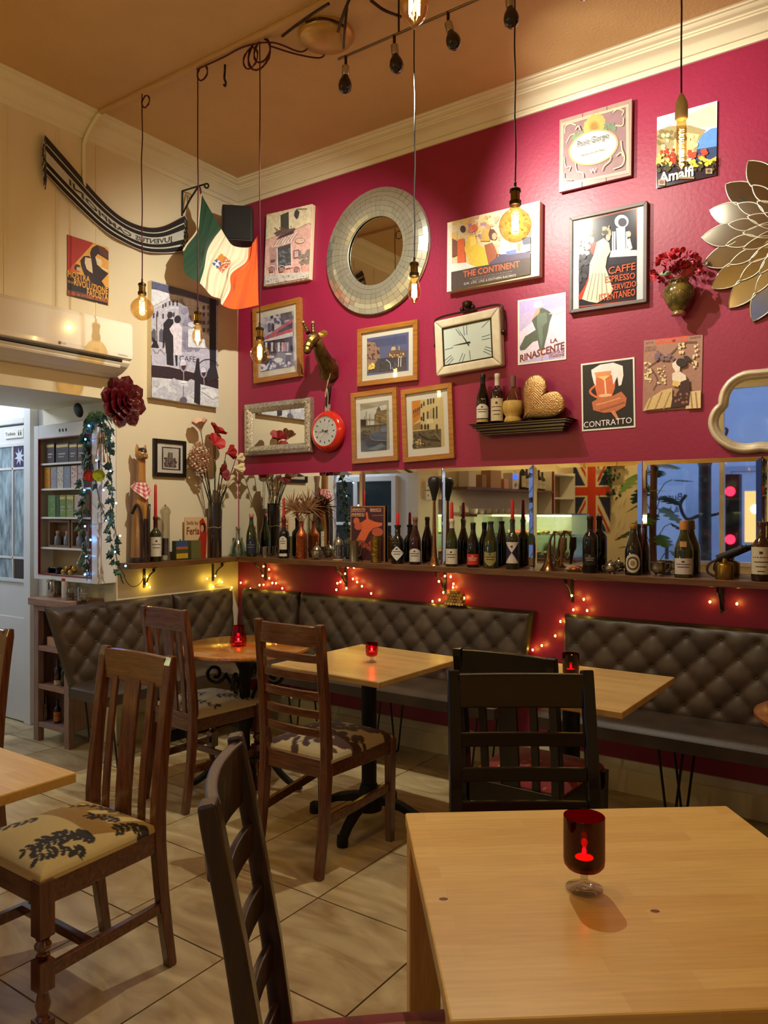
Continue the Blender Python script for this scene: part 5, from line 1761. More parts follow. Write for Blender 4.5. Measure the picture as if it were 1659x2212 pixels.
def bottle_mesh(H, R, kind):
 n = {'bordeaux': [(0.0,0.004),(0.9,0.0),(1,0.012),(1,0.60),(0.95,0.64),(0.75,0.68),(0.45,0.72),(0.38,0.76),(0.36,0.93),(0.42,0.935),(0.42,0.975),(0.36,0.98),(0.35,1.0)],
  'burgundy': [(0.0,0.004),(0.9,0.0),(1,0.012),(1,0.46),(0.93,0.54),(0.72,0.64),(0.48,0.74),(0.38,0.82),(0.36,0.93),(0.42,0.935),(0.42,0.975),(0.36,0.98),(0.35,1.0)],
  'champagne': [(0.0,0.004),(0.9,0.0),(1,0.012),(1,0.44),(0.95,0.53),(0.78,0.64),(0.52,0.76),(0.40,0.86),(0.36,0.94),(0.43,0.95),(0.43,0.985),(0.36,1.0)],
  'squat': [(0.0,0.004),(0.9,0.0),(1,0.015),(1,0.52),(0.9,0.62),(0.6,0.70),(0.42,0.74),(0.40,0.93),(0.50,0.94),(0.50,1.0)]}[kind]
 return [(r * R, z * H) for r, z in n]
G_DARK = mat('dark_wine_glass', (14,12,10),0.06, coat=0.5)
G_GREEN = mat('olive_bottle_glass', (52,58,18),0.05, coat=0.6, noise=0.5, nscale=3, rgb2=(18,20,6))
G_RED = mat('red_wine_glass', (44,10,14),0.06, coat=0.5)
G_BROWN = mat('brown_bottle_glass', (48,24,10),0.06, coat=0.5)
L_CREAM = (206,196,172)
def label_on(parent, R, z0, z1, ang, col, ink=(60,54,50), lines=2, shape='rect', face=0.0, motif=None):
 """curved paper label facing the room; extra print as curved strips"""
 def strip(z0, z1, a0, a1, rr, c, n=10, fn=None):
  mb = MB()
  vs = []
  for i in range(n + 1):
   a = lerp(a0, a1, i / n) + face - math.pi / 2
   lo, hi = z0, z1
   if fn:
    lo, hi = fn(i / n, z0, z1)
   vs += [(rr * math.cos(a), rr * math.sin(a), lo),(rr * math.cos(a), rr * math.sin(a), hi)]
  fs = [(2 * i, 2 * i + 2,2 * i + 3,2 * i + 1) for i in range(n)]
  return vs, fs
 mb = MB()
 fn = None
 if shape == 'diamond':
  fn = lambda s, a, b: ((a + b) / 2 - (b - a) / 2 * (1 - abs(2 * s - 1)),(a + b) / 2 + (b - a) / 2 * (1 - abs(2 * s - 1)))
 elif shape == 'oval':
  fn = lambda s, a, b: ((a + b) / 2 - (b - a) / 2 * math.sqrt(max(0,1 - (2 * s - 1) ** 2)),(a + b) / 2 + (b - a) / 2 * math.sqrt(max(0,1 - (2 * s - 1) ** 2)))
 elif shape == 'shield':
  fn = lambda s, a, b: (a + (b - a) * 0.35 * abs(2 * s - 1) ** 1.6, b - (b - a) * 0.12 * (1 - abs(2 * s - 1)))
 elif shape == 'arch':
  fn = lambda s, a, b: (a, b - (b - a) * 0.22 * abs(2 * s - 1) ** 2)
 elif shape == 'hourglass':
  fn = lambda s, a, b: (a, b)
 v, f = strip(z0, z1,-ang / 2, ang / 2, R + 0.0007, col, 14, fn)
 mb.add(v, f, lin(col))
 H = z1 - z0
 if shape == 'oval':
  for q, c in ((0.72,(66,54,40)),(0.52,(206,196,170)),(0.30,(150,130,84))):
   v, f = strip((z0 + z1) / 2 - H / 2 * q, (z0 + z1) / 2 + H / 2 * q, -ang / 2 * q, ang / 2 * q, R + 0.0009 + 0.0002 * (1 - q), c, 12, fn)
   mb.add(v, f, lin(c))
 else:
  for k in range(lines):
   zc = z0 + H * (0.62 - 0.17 * k)
   wd = ang * (0.36 - 0.07 * k) * (0.7 if shape == 'diamond' else 1)
   v, f = strip(zc - 0.0022, zc + 0.0022,-wd, wd, R + 0.0010, ink, 6)
   mb.add(v, f, lin(ink))
  v, f = strip(z0 + H * 0.74, z0 + H * 0.84,-ang * 0.07, ang * 0.07, R + 0.0010, ink, 4)
  mb.add(v, f, lin(ink))
 if shape == 'hourglass':
  for sg in (-1,1):
   fn2 = (lambda s, a, b: ((a + b) / 2 - (b - a) / 2 * s, (a + b) / 2 + (b - a) / 2 * s)) if sg > 0 else (lambda s, a, b: ((a + b) / 2 - (b - a) / 2 * (1 - s),(a + b) / 2 + (b - a) / 2 * (1 - s)))
   a0, a1 = (0.0, ang / 2) if sg > 0 else (-ang / 2,0.0)
   v, f = strip(z0, z1, a0, a1, R + 0.0013,(24,26,58),8, fn2)
   mb.add(v, f, lin((24,26,58)))
 return mb.build('label', m_print, parent, smooth=180)
def camface(x, y):
 """angle from 'facing -y' so a label looks roughly at the room"""
 return math.atan2(CAMX - x, -(CAMY - y)) * 0.75
def bottle(loc, H, R, kind, glass, label, lab=None, cap=None, group='bottles on the mirror shelf', name='wine_bottle', neck=None):
 t = thing(name, label, 'bottle', loc, 0, group)
 MB().lathe(bottle_mesh(H, R, kind),22).build('glass_body', glass, t, smooth=50)
 if lab:
  for l_ in (lab if isinstance(lab, list) else [lab]):
   l_ = dict(l_)
   l_.setdefault('face', camface(loc[0], loc[1]))
   l_['z0'] *= H
   l_['z1'] *= H
   label_on(t, R, **l_)
 if cap:
  col, f0, rr_ = cap
  MB().lathe([(R * 0.385 * rr_, H * f0),(R * 0.375 * rr_, H * 0.92),(R * 0.44, H * 0.932),(R * 0.44, H * 0.985),(R * 0.385, H * 1.004),(0.0, H * 1.005)], 16).build('capsule', mat('capsule_%d_%d_%d' % col, col, 0.35, coat=0.3), t, smooth=50)
 return t
def shelfz(t_, o): pass
def on_ledge(px, dep=0.065):
 x, _ = onR(px, 900, dep)
 return (x, -dep, sz1)
ZL = sz1
b_h = onR(1043,809,0.065)[1] - sz1
bottle(on_ledge(1043), b_h, 0.037, 'burgundy', G_DARK, 'dark bottle with white shaped label on the mahogany ledge', [dict(z0=0.12, z1=0.40, ang=2.2, col=(222,218,204), shape='arch'), dict(z0=0.045, z1=0.10, ang=2.2, col=(190,160,90), lines=0)], ((14,14,13),0.80,1.0), 'bottles on the mahogany ledge')
bottle(on_ledge(1074), b_h * 0.98,0.036, 'bordeaux', G_RED, 'red wine bottle with white capsule and torn cream label', dict(z0=0.05, z1=0.50, ang=2.4, col=(214,200,164), lines=3),((222,214,196),0.76,1.04), 'bottles on the mahogany ledge')
x_, y_, z_ = on_ledge(1108,0.06)
t = thing('straw_flask', 'round straw-wrapped wine flask with clear neck', 'bottle', (x_, y_, z_),0, 'bottles on the mahogany ledge')
hf = onR(1112,813,0.06)[1] - sz1
MB().lathe([(0.02,0.03),(0.045,0.06),(0.050,0.10),(0.040,0.14),(0.022,0.175),(0.014,0.205),(0.013, hf - 0.015),(0.016, hf - 0.012),(0.015, hf)], 20).build('glass_body', glassy('flask_glass', (226,214,190),0.25), t, smooth=60)
MB().lathe([(0.015, hf - 0.06),(0.017, hf - 0.03),(0.0165, hf + 0.003),(0.0, hf + 0.004)], 14).build('capsule', mat('mauve_foil', (122,84,80),0.5), t, smooth=50)
MB().lathe([(0.046,0.0),(0.050,0.012),(0.042,0.030),(0.040,0.036),(0.053,0.055),(0.058,0.085),(0.053,0.115),(0.050,0.12)], 22, cap=False).build('straw_wrap', mat('straw', (214,176,92),0.7, noise=0.3, nscale=30, stretch=(3,3,0.3), bump=0.5, bscale=80), t, smooth=60)
# hammered heart
hx, hz_ = onR(1180,860,0.06)
t = thing('heart_ornament', 'hammered gold heart leaning on the mahogany ledge', 'ornament', (onR(1165,900,0.07)[0], -0.065, sz1))
out_ = []
for i in range(120):
 a = 2 * math.pi * i / 120
 hx_ = 16 * math.sin(a) ** 3
 hy_ = 13 * math.cos(a) - 5 * math.cos(2 * a) - 2 * math.cos(3 * a) - math.cos(4 * a)
 out_.append((hx_ / 17, hy_ / 17))
S_ = 0.150
rot_ = -math.radians(44)
heart = MB()
layers = 9
vs, fs = [], []
nn = len(out_)
minz = 1e9
P2 = []
for (x, y) in out_:
 X, Z = S_ * (x * math.cos(rot_) - y * math.sin(rot_)), S_ * (x * math.sin(rot_) + y * math.cos(rot_))
 P2.append((X, Z))
minz = min(z for _, z in P2)
P2 = [(x, z - minz) for x, z in P2]
cx2, cz2 = sum(p_[0] for p_ in P2) / nn, sum(p_[1] for p_ in P2) / nn
L_ = 40
for sgn_ in (1,-1):
 base = len(vs)
 for j in range(L_ + 1):
  s = 1 - j / L_
  for (x, z) in P2:
   X, Z = cx2 + (x - cx2) * s, cz2 + (z - cz2) * s
   d = 0.022 * math.sqrt(max(0,1 - s ** 2.4))
   d += 0.0016 * math.sin(X * 420) * math.sin(Z * 420) * (1 if s < 0.96 else 0)
   vs.append((X, -sgn_ * d, Z))
 for j in range(L_):
  for k in range(nn):
   q = (base + j * nn + k, base + j * nn + (k + 1) % nn, base + (j + 1) * nn + (k + 1) % nn, base + (j + 1) * nn + k)
   fs.append(q if sgn_ > 0 else q[::-1])
heart.add(vs, fs).build('heart_body', m_gold, t, smooth=180)
# ---- wall vase with red hydrangea
t = wallthing('wall_vase', 'mottled green wall vase filled with red silk flowers', 'vase', 1466,640,0.07)
ox, oz = t.location.x, t.location.z
vz0 = onR(1465,681,0.07)[1] - oz
vz1 = onR(1466,604,0.07)[1] - oz
hv = vz1 - vz0
MB().lathe([(0.0,0.0),(0.035,0.0),(0.034,0.012),(0.028,0.02),(0.05,0.25 * hv),(0.074,0.55 * hv),(0.070,0.75 * hv),(0.045,0.92 * hv),(0.05, hv),(0.042, hv)], 26,(0,-0.07, vz0), sy=0.85, cap=False).build('vase_body', mat('mottled_glaze', (120,96,44),0.15, noise=0.8, nscale=14, rgb2=(24,34,12), coat=0.8), t, smooth=60)
pet = MB()
pet.grid(lambda u, v: ((u - 0.5) * 0.022 * math.sin(math.pi * (0.15 + 0.75 * v)), v * 0.026 - 0.004,0.006 * (2 * v - 1) ** 2 + 0.004 * math.cos(3 * u)),3,3)
pcols = [mat('crimson_petal', (178,24,44),0.6), mat('rose_petal', (206,64,84),0.6), mat('dark_petal', (122,14,34),0.6)]
pets = [pet.mesh('petal', m_, smooth=180) for m_ in pcols]
r9 = random.Random(5)
for k in range(150):
 th, ph = r9.uniform(0,2 * math.pi), math.acos(r9.uniform(-0.35,1))
 n_ = Vector((math.sin(ph) * math.cos(th), math.sin(ph) * math.sin(th), math.cos(ph)))
 c_ = Vector((-0.01,-0.085, vz1 + 0.045)) + Vector((n_.x * 0.105, n_.y * 0.075, n_.z * 0.085))
 if c_.y > -0.012:
  c_.y = -0.012
 o = share('petal', pets[k % 3 if r9.random() > 0.3 else 0], t, c_)
 o.rotation_euler = (n_.to_track_quat('Y', 'Z').to_matrix() @ Matrix.Rotation(r9.uniform(0,6.28),3, 'Y')).to_euler()
ros = MB()
for j in range(4):
 ros.lathe([(0.008 + j * 0.008,-0.004),(0.018 + j * 0.008,0.012),(0.016 + j * 0.008,0.024)], 9,(0.055,-0.135, vz1 + 0.02 - j * 0.002), rot=Matrix.Rotation(1.2,3, 'X'), cap=False)
ros.build('rose', mat('dusty_rose', (170,84,78),0.6), t, smooth=60)
MB().ball((-0.045,-0.14, vz1 + 0.02),0.03,8,6,(1,0.2,0.4)).build('leaf', mat('sage_leaf', (120,140,112),0.6), t, smooth=180)
# ---- mirror panels above the back shelf
MZ0, MZ1 = 1.128,1.704
edges = [0.012] + [onR(p_, 1100,0.0)[0] for p_ in (955,1152,1388)] + [3.46,4.1]
edges = [0.012, onR(569 + 388 * 0.0 + 215,1100,0)[0]] + edges[1:]
mlab = ['mirror panel behind the palm fans and corner bottles', 'mirror panel behind the vermouth sign and diamond label bottle', 'mirror panel behind the bulb horn and champagne bottle',
  'mirror panel behind the bugle and black magnum', 'mirror panel behind the blowlamp showing the window', 'mirror panel at the far end beyond the brown aperitif bottle']
for (a_, b_), ml in zip(zip(edges, edges[1:]), mlab):
 t = thing('wall_mirror', ml, 'mirror', ((a_ + b_) / 2,0, MZ0),0, 'row of mirror panels')
 w_ = (b_ - a_) / 2 - 0.002
 h_ = MZ1 - MZ0
 bv = 0.022
 mb = MB()
 O = [(-w_, 0),(w_, 0),(w_, h_),(-w_, h_)]
 I = [(-w_ + bv, bv),(w_ - bv, bv),(w_ - bv, h_ - bv),(-w_ + bv, h_ - bv)]
 mb.add([(x, -0.003, z) for x, z in O] + [(x, -0.006, z) for x, z in I] + [(x, 0.0, z) for x, z in O],
  [(0,1,5,4),(1,2,6,5),(2,3,7,6),(3,0,4,7),(8,9,1,0),(9,10,2,1),(10,11,3,2),(11,8,0,3)])
 mb.build('bevelled_edge', m_mirror, t)
 MB().add([(x, -0.006, z) for x, z in I], [(0,1,2,3)]).build('mirror_glass', m_mirror, t)
# ---- air conditioner
t = thing('air_conditioner', 'white split air conditioner above the corridor opening', 'air conditioner', (0,-1.52,2.26), math.pi / 2)
LA = 0.455
def ext(profile, x0, x1):
 """profile [(d, z)] d = distance from wall; extruded along local x"""
 n = len(profile)
 vs = [(x0,-d, z) for d, z in profile] + [(x1,-d, z) for d, z in profile]
 fs = [tuple(range(n - 1,-1,-1)), tuple(range(n, 2 * n))] + [(k, (k + 1) % n, n + (k + 1) % n, n + k) for k in range(n)]
 return MB().add(vs, fs)
ext([(0,0.0),(0.05,0.0),(0.115,0.022),(0.165,0.05),(0.185,0.072),(0.185,0.30),(0.165,0.315),(0,0.315)], -LA, LA).build('body', m_plastic, t, bevel=0.006)
ext([(0.186,0.088),(0.203,0.095),(0.206,0.12),(0.204,0.285),(0.192,0.307),(0.186,0.307)], -LA - 0.001, LA + 0.001).build('front_panel', mat('ac_gloss_white', (238,236,230),0.22, coat=0.2), t, bevel=0.005)
ext([(0.176,0.064),(0.188,0.075),(0.188,0.087),(0.17,0.07)], -LA + 0.02, LA - 0.06).build('air_slot', m_black, t)
ext([(0.10,0.008),(0.165,0.040),(0.172,0.052),(0.168,0.056),(0.10,0.022)], -LA + 0.02, LA - 0.06).build('louvre', m_plastic, t, bevel=0.002)
def wall_text(s, parent, x, z, w, h, y, col, name='lettering', bold=0.0):
 vs, fs = text_mesh(s, bold)
 return MB().add([(x + u * w, y, z + v * h) for u, v in vs], fs).build(name, mat('ink_%d_%d_%d' % col, col, 0.5), parent)
wall_text('LG', t, -0.005,0.107,0.022,0.010,-0.2068,(150,146,140))
MB().lathe([(0.0085,0),(0.008,0.001)], 14,(-0.02,-0.2062,0.111), rot=RXp).build('logo', mat('ink_120_70_70', (120,70,70),0.5), t)
wall_text('INVERTER V', t, 0.355,0.105,0.065,0.007,-0.2070,(90,88,84))
# ---- dark red metal flower
t = wallthing('metal_flower', 'glossy dark red metal flower on the cream wall by the ivy', 'wall decoration', 277,865,0.05, 'L')
m_dred = mat('oxblood_enamel', (78,12,22),0.14, coat=0.9)
def petal_mesh(L, W, cup):
 mb = MB()
 def fn(u, v):
  w = W * (math.sin(math.pi * (0.10 + 0.40 * min(1, v / 0.6))) if v < 0.6 else math.sqrt(max(0.0,1 - ((v - 0.6) / 0.4) ** 2)))
  x = (u - 0.5) * w
  return (x, -cup * (v ** 1.5) - 0.25 * (x * x) / max(1e-4, W) * -2.0, v * L)
 mb.grid(fn, 8,8)
 n = len(mb.v)
 mb.add([(x, y + 0.004, z) for x, y, z in mb.v[:n]], [f[::-1] for f in mb.f[:]])
 return mb.mesh('petal', m_dred, smooth=180)
for L, W, cup, n_, ph, yo in ((0.165,0.112,0.010,8,0.2,-0.006),(0.125,0.096,0.018,7,0.6,-0.026),(0.095,0.08,0.026,6,0.1,-0.044),(0.066,0.058,0.03,5,0.5,-0.058),(0.04,0.04,0.03,4,0.3,-0.066)):
 pm = petal_mesh(L, W, cup)
 for k in range(n_):
  share('petal', pm, t, (0, yo, 0),(0,2 * math.pi * k / n_ + ph, 0))
MB().ball((0,-0.07,0),0.014,10,8).build('flower_centre', m_dred, t, smooth=180)
# ---- loudspeaker in the corner
t = thing('loudspeaker', 'black loudspeaker mounted high in the corner', 'speaker', (0.20,-0.20, onL(520,533,0.2)[1]), math.radians(45))
hs = onL(520,458,0.2)[1] - onL(520,533,0.2)[1]
pr_ = [(-0.085,0.09),(-0.115,0.0),(-0.105,-0.10),(0.105,-0.10),(0.115,0.0),(0.085,0.09)]
n = len(pr_)
MB().add([(x * 0.95, y, 0) for x, y in pr_] + [(x * 0.95, y, hs) for x, y in pr_], [tuple(range(n)), tuple(range(2 * n - 1, n - 1,-1))] + [((k + 1) % n, k, n + k, n + (k + 1) % n) for k in range(n)]).build('cabinet', mat('black_vinyl', (13,12,12),0.55), t, bevel=0.006)
MB().lo((-0.09,-0.108,0.01),(0.09,-0.10, hs - 0.01)).build('grille', mat('black_grille', (17,16,15),0.8, bump=0.6, bscale=300), t, bevel=0.004)
MB().lo((-0.02,0.09, hs * 0.4),(0.02,0.26, hs * 0.5)).build('wall_bracket', m_black, t)
# ---- scarf swagged on the cream wall
sc_ = lambda p_, off: onL(80 + p_[0] / 4.879,280 + p_[1] / 4.879, off)
top_ = spline([(85,55,0),(330,335,0),(640,695,0),(880,915,0),(1115,1020,0),(1320,1020,0),(1560,905,0)], 10)
bot_ = spline([(95,480,0),(350,745,0),(690,1060,0),(930,1205,0),(1130,1290,0),(1330,1310,0),(1535,1300,0)], 10)
bands = [(0.025,(96,30,36)),(0.19,(14,14,16)),(0.225,(206,204,196)),(0.375,(14,14,16)),(0.64,(198,198,192)),(0.765,(14,14,16)),(0.81,(206,204,196)),(0.945,(14,14,16)),(0.975,(206,204,196)),(1.01,(110,34,40))]
nV = 80
def scarf_pt(i, v, lift=0.0):
 i = max(0.0, min(len(top_) - 1.0001, i))
 k = int(i)
 f = i - k
 a = top_[k].lerp(top_[k + 1], f)
 b = bot_[k].lerp(bot_[k + 1], f)
 p_ = a.lerp(b, v)
 off = 0.02 + 0.012 * math.sin(math.pi * v) + 0.006 * math.sin(i * 0.35 + v * 5) + lift
 y, z = sc_((p_.x, p_.y), off)
 return (off, y, z)
t = thing('football_scarf', 'black and white striped knitted scarf swagged across the cream wall', 'scarf', (0,-0.9,3.1))
o3 = Vector(t.location)
mb = MB()
vs, fs, cs = [], [], []
nI = len(top_) - 1
for i in range(nI + 1):
 for j in range(nV + 1):
  vs.append(Vector(scarf_pt(i, j / nV)) - o3)
for i in range(nI):
 for j in range(nV):
  v = (j + 0.5) / nV
  c = next(c for lim, c in bands if v <= lim)
  mb_f = (i * (nV + 1) + j, i * (nV + 1) + j + 1,(i + 1) * (nV + 1) + j + 1,(i + 1) * (nV + 1) + j)
  fs.append(mb_f)
  cs.append(lin(c))
mb.v = [tuple(v) for v in vs]
mb.f = fs
mb.c = cs
mb.build('knitted_band', attrmat('knit', 0.9, noise=0.2, nscale=200, sheen=0.3), t, smooth=180)
def scarf_text(s, i0, i1, v0, v1, col):
 tv, tf_ = text_mesh(s, 0.02)
 # subdivide is not needed: letters are small against the curve
 return MB().add([Vector(scarf_pt(i0 + (i1 - i0) * u, v0 + (v1 - v0) * (1 - w),0.003)) - o3 for u, w in tv], tf_).build('lettering', mat('scarf_letter', col, 0.9), t)
scarf_text('JUVENTUS', 55,36,0.43,0.60,(70,68,66))
scarf_text('CAMPIONI', 34,10,0.44,0.59,(84,82,80))
r8 = random.Random(8)
for (i_, dx) in ((0,-1),(nI, 1)):
 fr_ = MB()
 for j in range(26):
  a = Vector(scarf_pt(i_, j / 25)) - o3
  fr_.tube([a, a + Vector((0.01, dx * 0.012 + r8.uniform(-0.008,0.008),-0.03)), a + Vector((0.008 + r8.uniform(-0.004,0.006), dx * 0.014 + r8.uniform(-0.01,0.01),-0.085))], 0.0035,4, col=lin((30,30,32) if j % 3 else (170,168,160)))
 fr_.build('fringe', attrmat('knit', 0.9), t)['kind'] = 'stuff'
# ---- iron bracket and naval flag
bk = thing('iron_bracket', 'black iron scroll bracket holding the green white and red flag', 'bracket', (0, onL(393,440,0.01)[0], onL(393,440,0.01)[1]))
o4 = Vector(bk.location)
def fl(px, py, off):
 y, z = onL(380 + px / 7.374,390 + py / 7.374, off)
 return Vector((off, y, z))
MB().tube([fl(100,560,0.008) - o4, fl(105,165,0.008) - o4], 0.006,6).build('back_bar', m_black, bk)
tipp = fl(470,55,0.26) - o4
scr = [fl(105,165,0.008) - o4, tipp]
ctr = fl(490,85,0.27) - o4
for k in range(9):
 a = math.pi / 2 - k * 0.62
 scr.append(ctr + Vector((0.012 * math.cos(a),0.006 * math.cos(a),0.014 * math.sin(a))))
MB().tube(scr, 0.006,6).build('arm', m_black, bk, smooth=60)
MB().tube([fl(110,520,0.01) - o4, fl(230,290,0.10) - o4, fl(345,115,0.19) - o4], 0.006,6).build('brace', m_black, bk)
ft = thing('ensign_flag', 'green white and orange-red naval flag with small crest draped in the corner', 'flag', fl(720,1300,0.3))
o5 = Vector(ft.location)
cols_ = [([(405,215),(370,560),(335,800),(180,1010),(115,1120)], 0.215),
  ([(560,490),(500,800),(420,1050),(330,1250),(140,1470)], 0.27),
  ([(722,768),(600,930),(500,1120),(450,1400),(380,1635)], 0.30),
  ([(800,900),(730,1080),(640,1300),(560,1560),(560,1830)], 0.32),
  ([(920,1040),(900,1180),(830,1350),(760,1600),(700,1885)], 0.355),
  ([(1160,1065),(1120,1290),(880,1490),(865,1740),(740,1985)], 0.40),
  ([(1230,985),(1190,1250),(1060,1520),(1010,1780),(960,2050)], 0.43),
  ([(1300,880),(1300,1200),(1305,1500),(1310,1800),(1318,1985)], 0.47)]
cc_ = [(spline([(x, y, 0) for x, y in pts], 12), off) for pts, off in cols_]
NVf = 48
NUf = 12
vs, pxs = [], []
def colpt(ci, v):
 sp, off = cc_[ci]
 i = v * (len(sp) - 1)
 k = min(int(i), len(sp) - 2)
 return sp[k].lerp(sp[k + 1], i - k), off
for j in range(NVf + 1):
 v = j / NVf
 P_ = []
 for ci in range(len(cols_)):
  p_, off = colpt(ci, v)
  P_.append(Vector((p_.x, p_.y, off)))
 row = spline(P_, NUf)
 for i, p_ in enumerate(row):
  fold = 0.014 * math.sin(i / NUf * 4.4 + v * 1.2) * (0.4 + v) + 0.006 * math.sin(i / NUf * 11 + v * 4)
  w = fl(p_.x, p_.y, p_.z + fold)
  vs.append(w - o5)
  pxs.append((p_.x, p_.y))
nr = (len(cols_) - 1) * NUf + 1
mb = MB()
mb.v = [tuple(v) for v in vs]
for j in range(NVf):
 for i in range(nr - 1):
  mb.f.append((j * nr + i, j * nr + i + 1,(j + 1) * nr + i + 1,(j + 1) * nr + i))
  u = i / NUf
  if u < 2:
   c = (26,66,44)
  elif u < 5:
   c = (226,218,192)
   X = sum(pxs[q][0] for q in mb.f[-1]) / 4 - 732
   Y = sum(pxs[q][1] for q in mb.f[-1]) / 4 - 1315
   a_ = (X * 0.76 + Y * 0.64) / 130
   b_ = (-X * 0.64 + Y * 0.76) / 130
   if abs(a_) < 0.85 and abs(b_) < 0.85:
    if a_ < 0 and b_ < 0:
     c = (196,130,48)
    elif a_ < 0:
     c = (216,216,220) if abs(a_ + 0.42) < 0.09 or abs(b_ - 0.42) < 0.09 else (64,84,140)
    elif b_ < 0:
     c = (226,200,170) if (int((a_) * 7) + int((b_ + 1) * 7)) % 3 == 0 else (190,84,56)
    else:
     c = (220,190,160) if (int((a_) * 7) + int((b_) * 7)) % 3 == 0 else (186,90,66)
  else:
   c = (222,92,24)
  mb.c.append(lin(c))
mb.build('flag_cloth', attrmat('flag_cotton', 0.85, noise=0.06, nscale=150, sheen=0.2), ft, smooth=180)
MB().tube([Vector(v) for v in vs[0::nr]], 0.006,6).build('hoist_tape', mat('hoist_white', (220,208,180),0.8), ft, smooth=60)
MB().tube([fl(400,225,0.21) - o5, fl(385,110,0.205) - o5, fl(350,100,0.20) - o5], 0.006,6).build('tie_cord', mat('burgundy_cord', (84,24,28),0.8), ft, smooth=60)
# ---- black dish hung above the cupboard
x_, z_ = onC(175,887,0.10)
tag(MB().lathe([(0.0,0.012),(0.03,0.010),(0.045,0.0),(0.046,-0.004),(0.0,-0.006)], 24, rot=Matrix.Rotation(math.pi / 2 + 0.25,3, 'X')).build('hanging_pan', m_black, None, smooth=50, loc=(x_, OPY0 - 0.12, z_)), 'small black pan hanging under the bulkhead above the tea cupboard', 'pan')
# ================================================================== SHELVES AND WHAT STANDS ON THEM
SHZ = 1.127
w_shelf = wood('oak_shelf_board', (112,74,42),(82,50,26),0.4, 'x', coat=0.2)
tag(MB().lo((0.0,-0.145, SHZ - 0.034),(4.1,0.0, SHZ)).build('long_shelf', w_shelf, None, bevel=0.003), 'long brown wooden shelf under the row of mirrors', 'shelf')
w_shelf_y = wood('oak_shelf_return', (112,74,42),(82,50,26),0.4, 'y', coat=0.2)
tag(MB().lo((0.0,-1.025, SHZ - 0.034),(0.14,-0.1455, SHZ)).build('short_shelf', w_shelf_y, None, bevel=0.003), 'short brown wooden shelf on the cream wall carrying the wooden cat', 'shelf')
def bracket(loc, rotz, label):
 t = thing('shelf_bracket', label, 'bracket', loc, rotz, 'scroll brackets under the shelf')
 MB().bar([(0,-0.004,-0.035),(0,-0.004,-0.17)], (1,0,0),0.016,0.006).build('back_plate', m_black, t)
 MB().bar([(0,0,-0.037),(0,-0.12,-0.037)], (1,0,0),0.016,0.005).build('top_plate', m_black, t)
 sp = [(0,-0.008,-0.15),(0,-0.03,-0.13),(0,-0.045,-0.10),(0,-0.075,-0.075),(0,-0.10,-0.06),(0,-0.105,-0.048),(0,-0.092,-0.046),(0,-0.088,-0.058)]
 MB().tube(spline(sp, 5),0.005,6).build('scroll', m_black, t, smooth=60)
 return t
for px_ in (574,748,962,1237,1560):
 x_, _ = onR(px_, 1240,0.0)
 bracket((x_, 0, SHZ),0, 'black scroll bracket under the long shelf')
for px_, s_ in ((311, 'black scroll bracket below the candle bottle on the short shelf'),(459, 'black scroll bracket below the flower vase on the short shelf')):
 y_, _ = onL(px_, 1230,0.0)
 bracket((0, y_, SHZ), math.pi / 2, s_)
def sR(px, dep=0.075):
 return (onR(px, 1200, dep)[0], -dep, SHZ)
def sL(px, dep=0.07):
 return (dep, onL(px, 1200, dep)[0], SHZ)
def hR(px, py, dep=0.075):
 return onR(px, py, dep)[1] - SHZ
def hL(px, py, dep=0.07):
 return onL(px, py, dep)[1] - SHZ
m_wax = mat('red_candle_wax', (190,30,34),0.35)
def candle(loc, h, label, r=0.0105, twist=False):
 o = MB().lathe([(r * 1.05,-0.004),(r, 0.01),(r * 0.86, h - 0.006),(r * 0.6, h),(0, h + 0.001)], 12).build('candle_stick', m_wax, None, smooth=50)
 w = MB().cyl((0,0, h - 0.001),(0.001,0, h + 0.008),0.0012, seg=5).build('wick', m_black, o)
 o.location = loc
 o.name = 'taper_candle'
 return tag(o, label, 'candle', 'red candles in bottles')
def RB(px, top, R, kind, glass, label, lab=None, cap=None, candle_top=None, clabel=None, dep=0.075):
 loc = sR(px, dep)
 H = hR(px, top, dep)
 bottle(loc, H, R, kind, glass, label, lab, cap)
 if candle_top:
  hc = hR(px, candle_top, dep) - H
  candle((loc[0], loc[1], SHZ + H), hc, clabel)
RB(543,1110,0.037, 'burgundy', G_GREEN, 'olive green bottle with pink sealed top beside the glass demijohn', dict(z0=0.08, z1=0.40, ang=2.2, col=(30,32,52), ink=(120,120,130)),((206,116,110),0.93,1.0))
RB(613,1119,0.037, 'bordeaux', G_DARK, 'dark bottle with crooked oval paper label and red candle', [dict(z0=0.22, z1=0.55, ang=1.5, col=(206,198,180), shape='arch'), dict(z0=0.05, z1=0.12, ang=1.6, col=(206,198,176), lines=0)], ((96,20,26),0.78,1.0),1076, 'short red candle in the bottle with crooked label')
RB(859,1134,0.041, 'squat', G_DARK, 'black squat bottle with white diamond label', dict(z0=0.08, z1=0.46, ang=2.3, col=(206,204,198), shape='diamond'), None, 1107, 'red candle stub above the diamond label')
RB(897,1117,0.036, 'burgundy', G_RED, 'bottle drenched in pink wax with an arched white label', dict(z0=0.06, z1=0.34, ang=2.2, col=(196,190,180), shape='arch'),((122,84,60),0.80,1.0))
RB(976,1121,0.037, 'burgundy', G_GREEN, 'olive bottle with white capsule, cream label and red candle', dict(z0=0.05, z1=0.37, ang=2.2, col=(206,198,176)),((206,200,184),0.80,1.04),1085, 'red candle in the white capsuled bottle')
RB(1022,1129,0.036, 'burgundy', G_DARK, 'dark bottle with bright red label and black cap', dict(z0=0.06, z1=0.30, ang=2.2, col=(196,48,38), ink=(220,190,180)),((14,13,13),0.84,1.05))
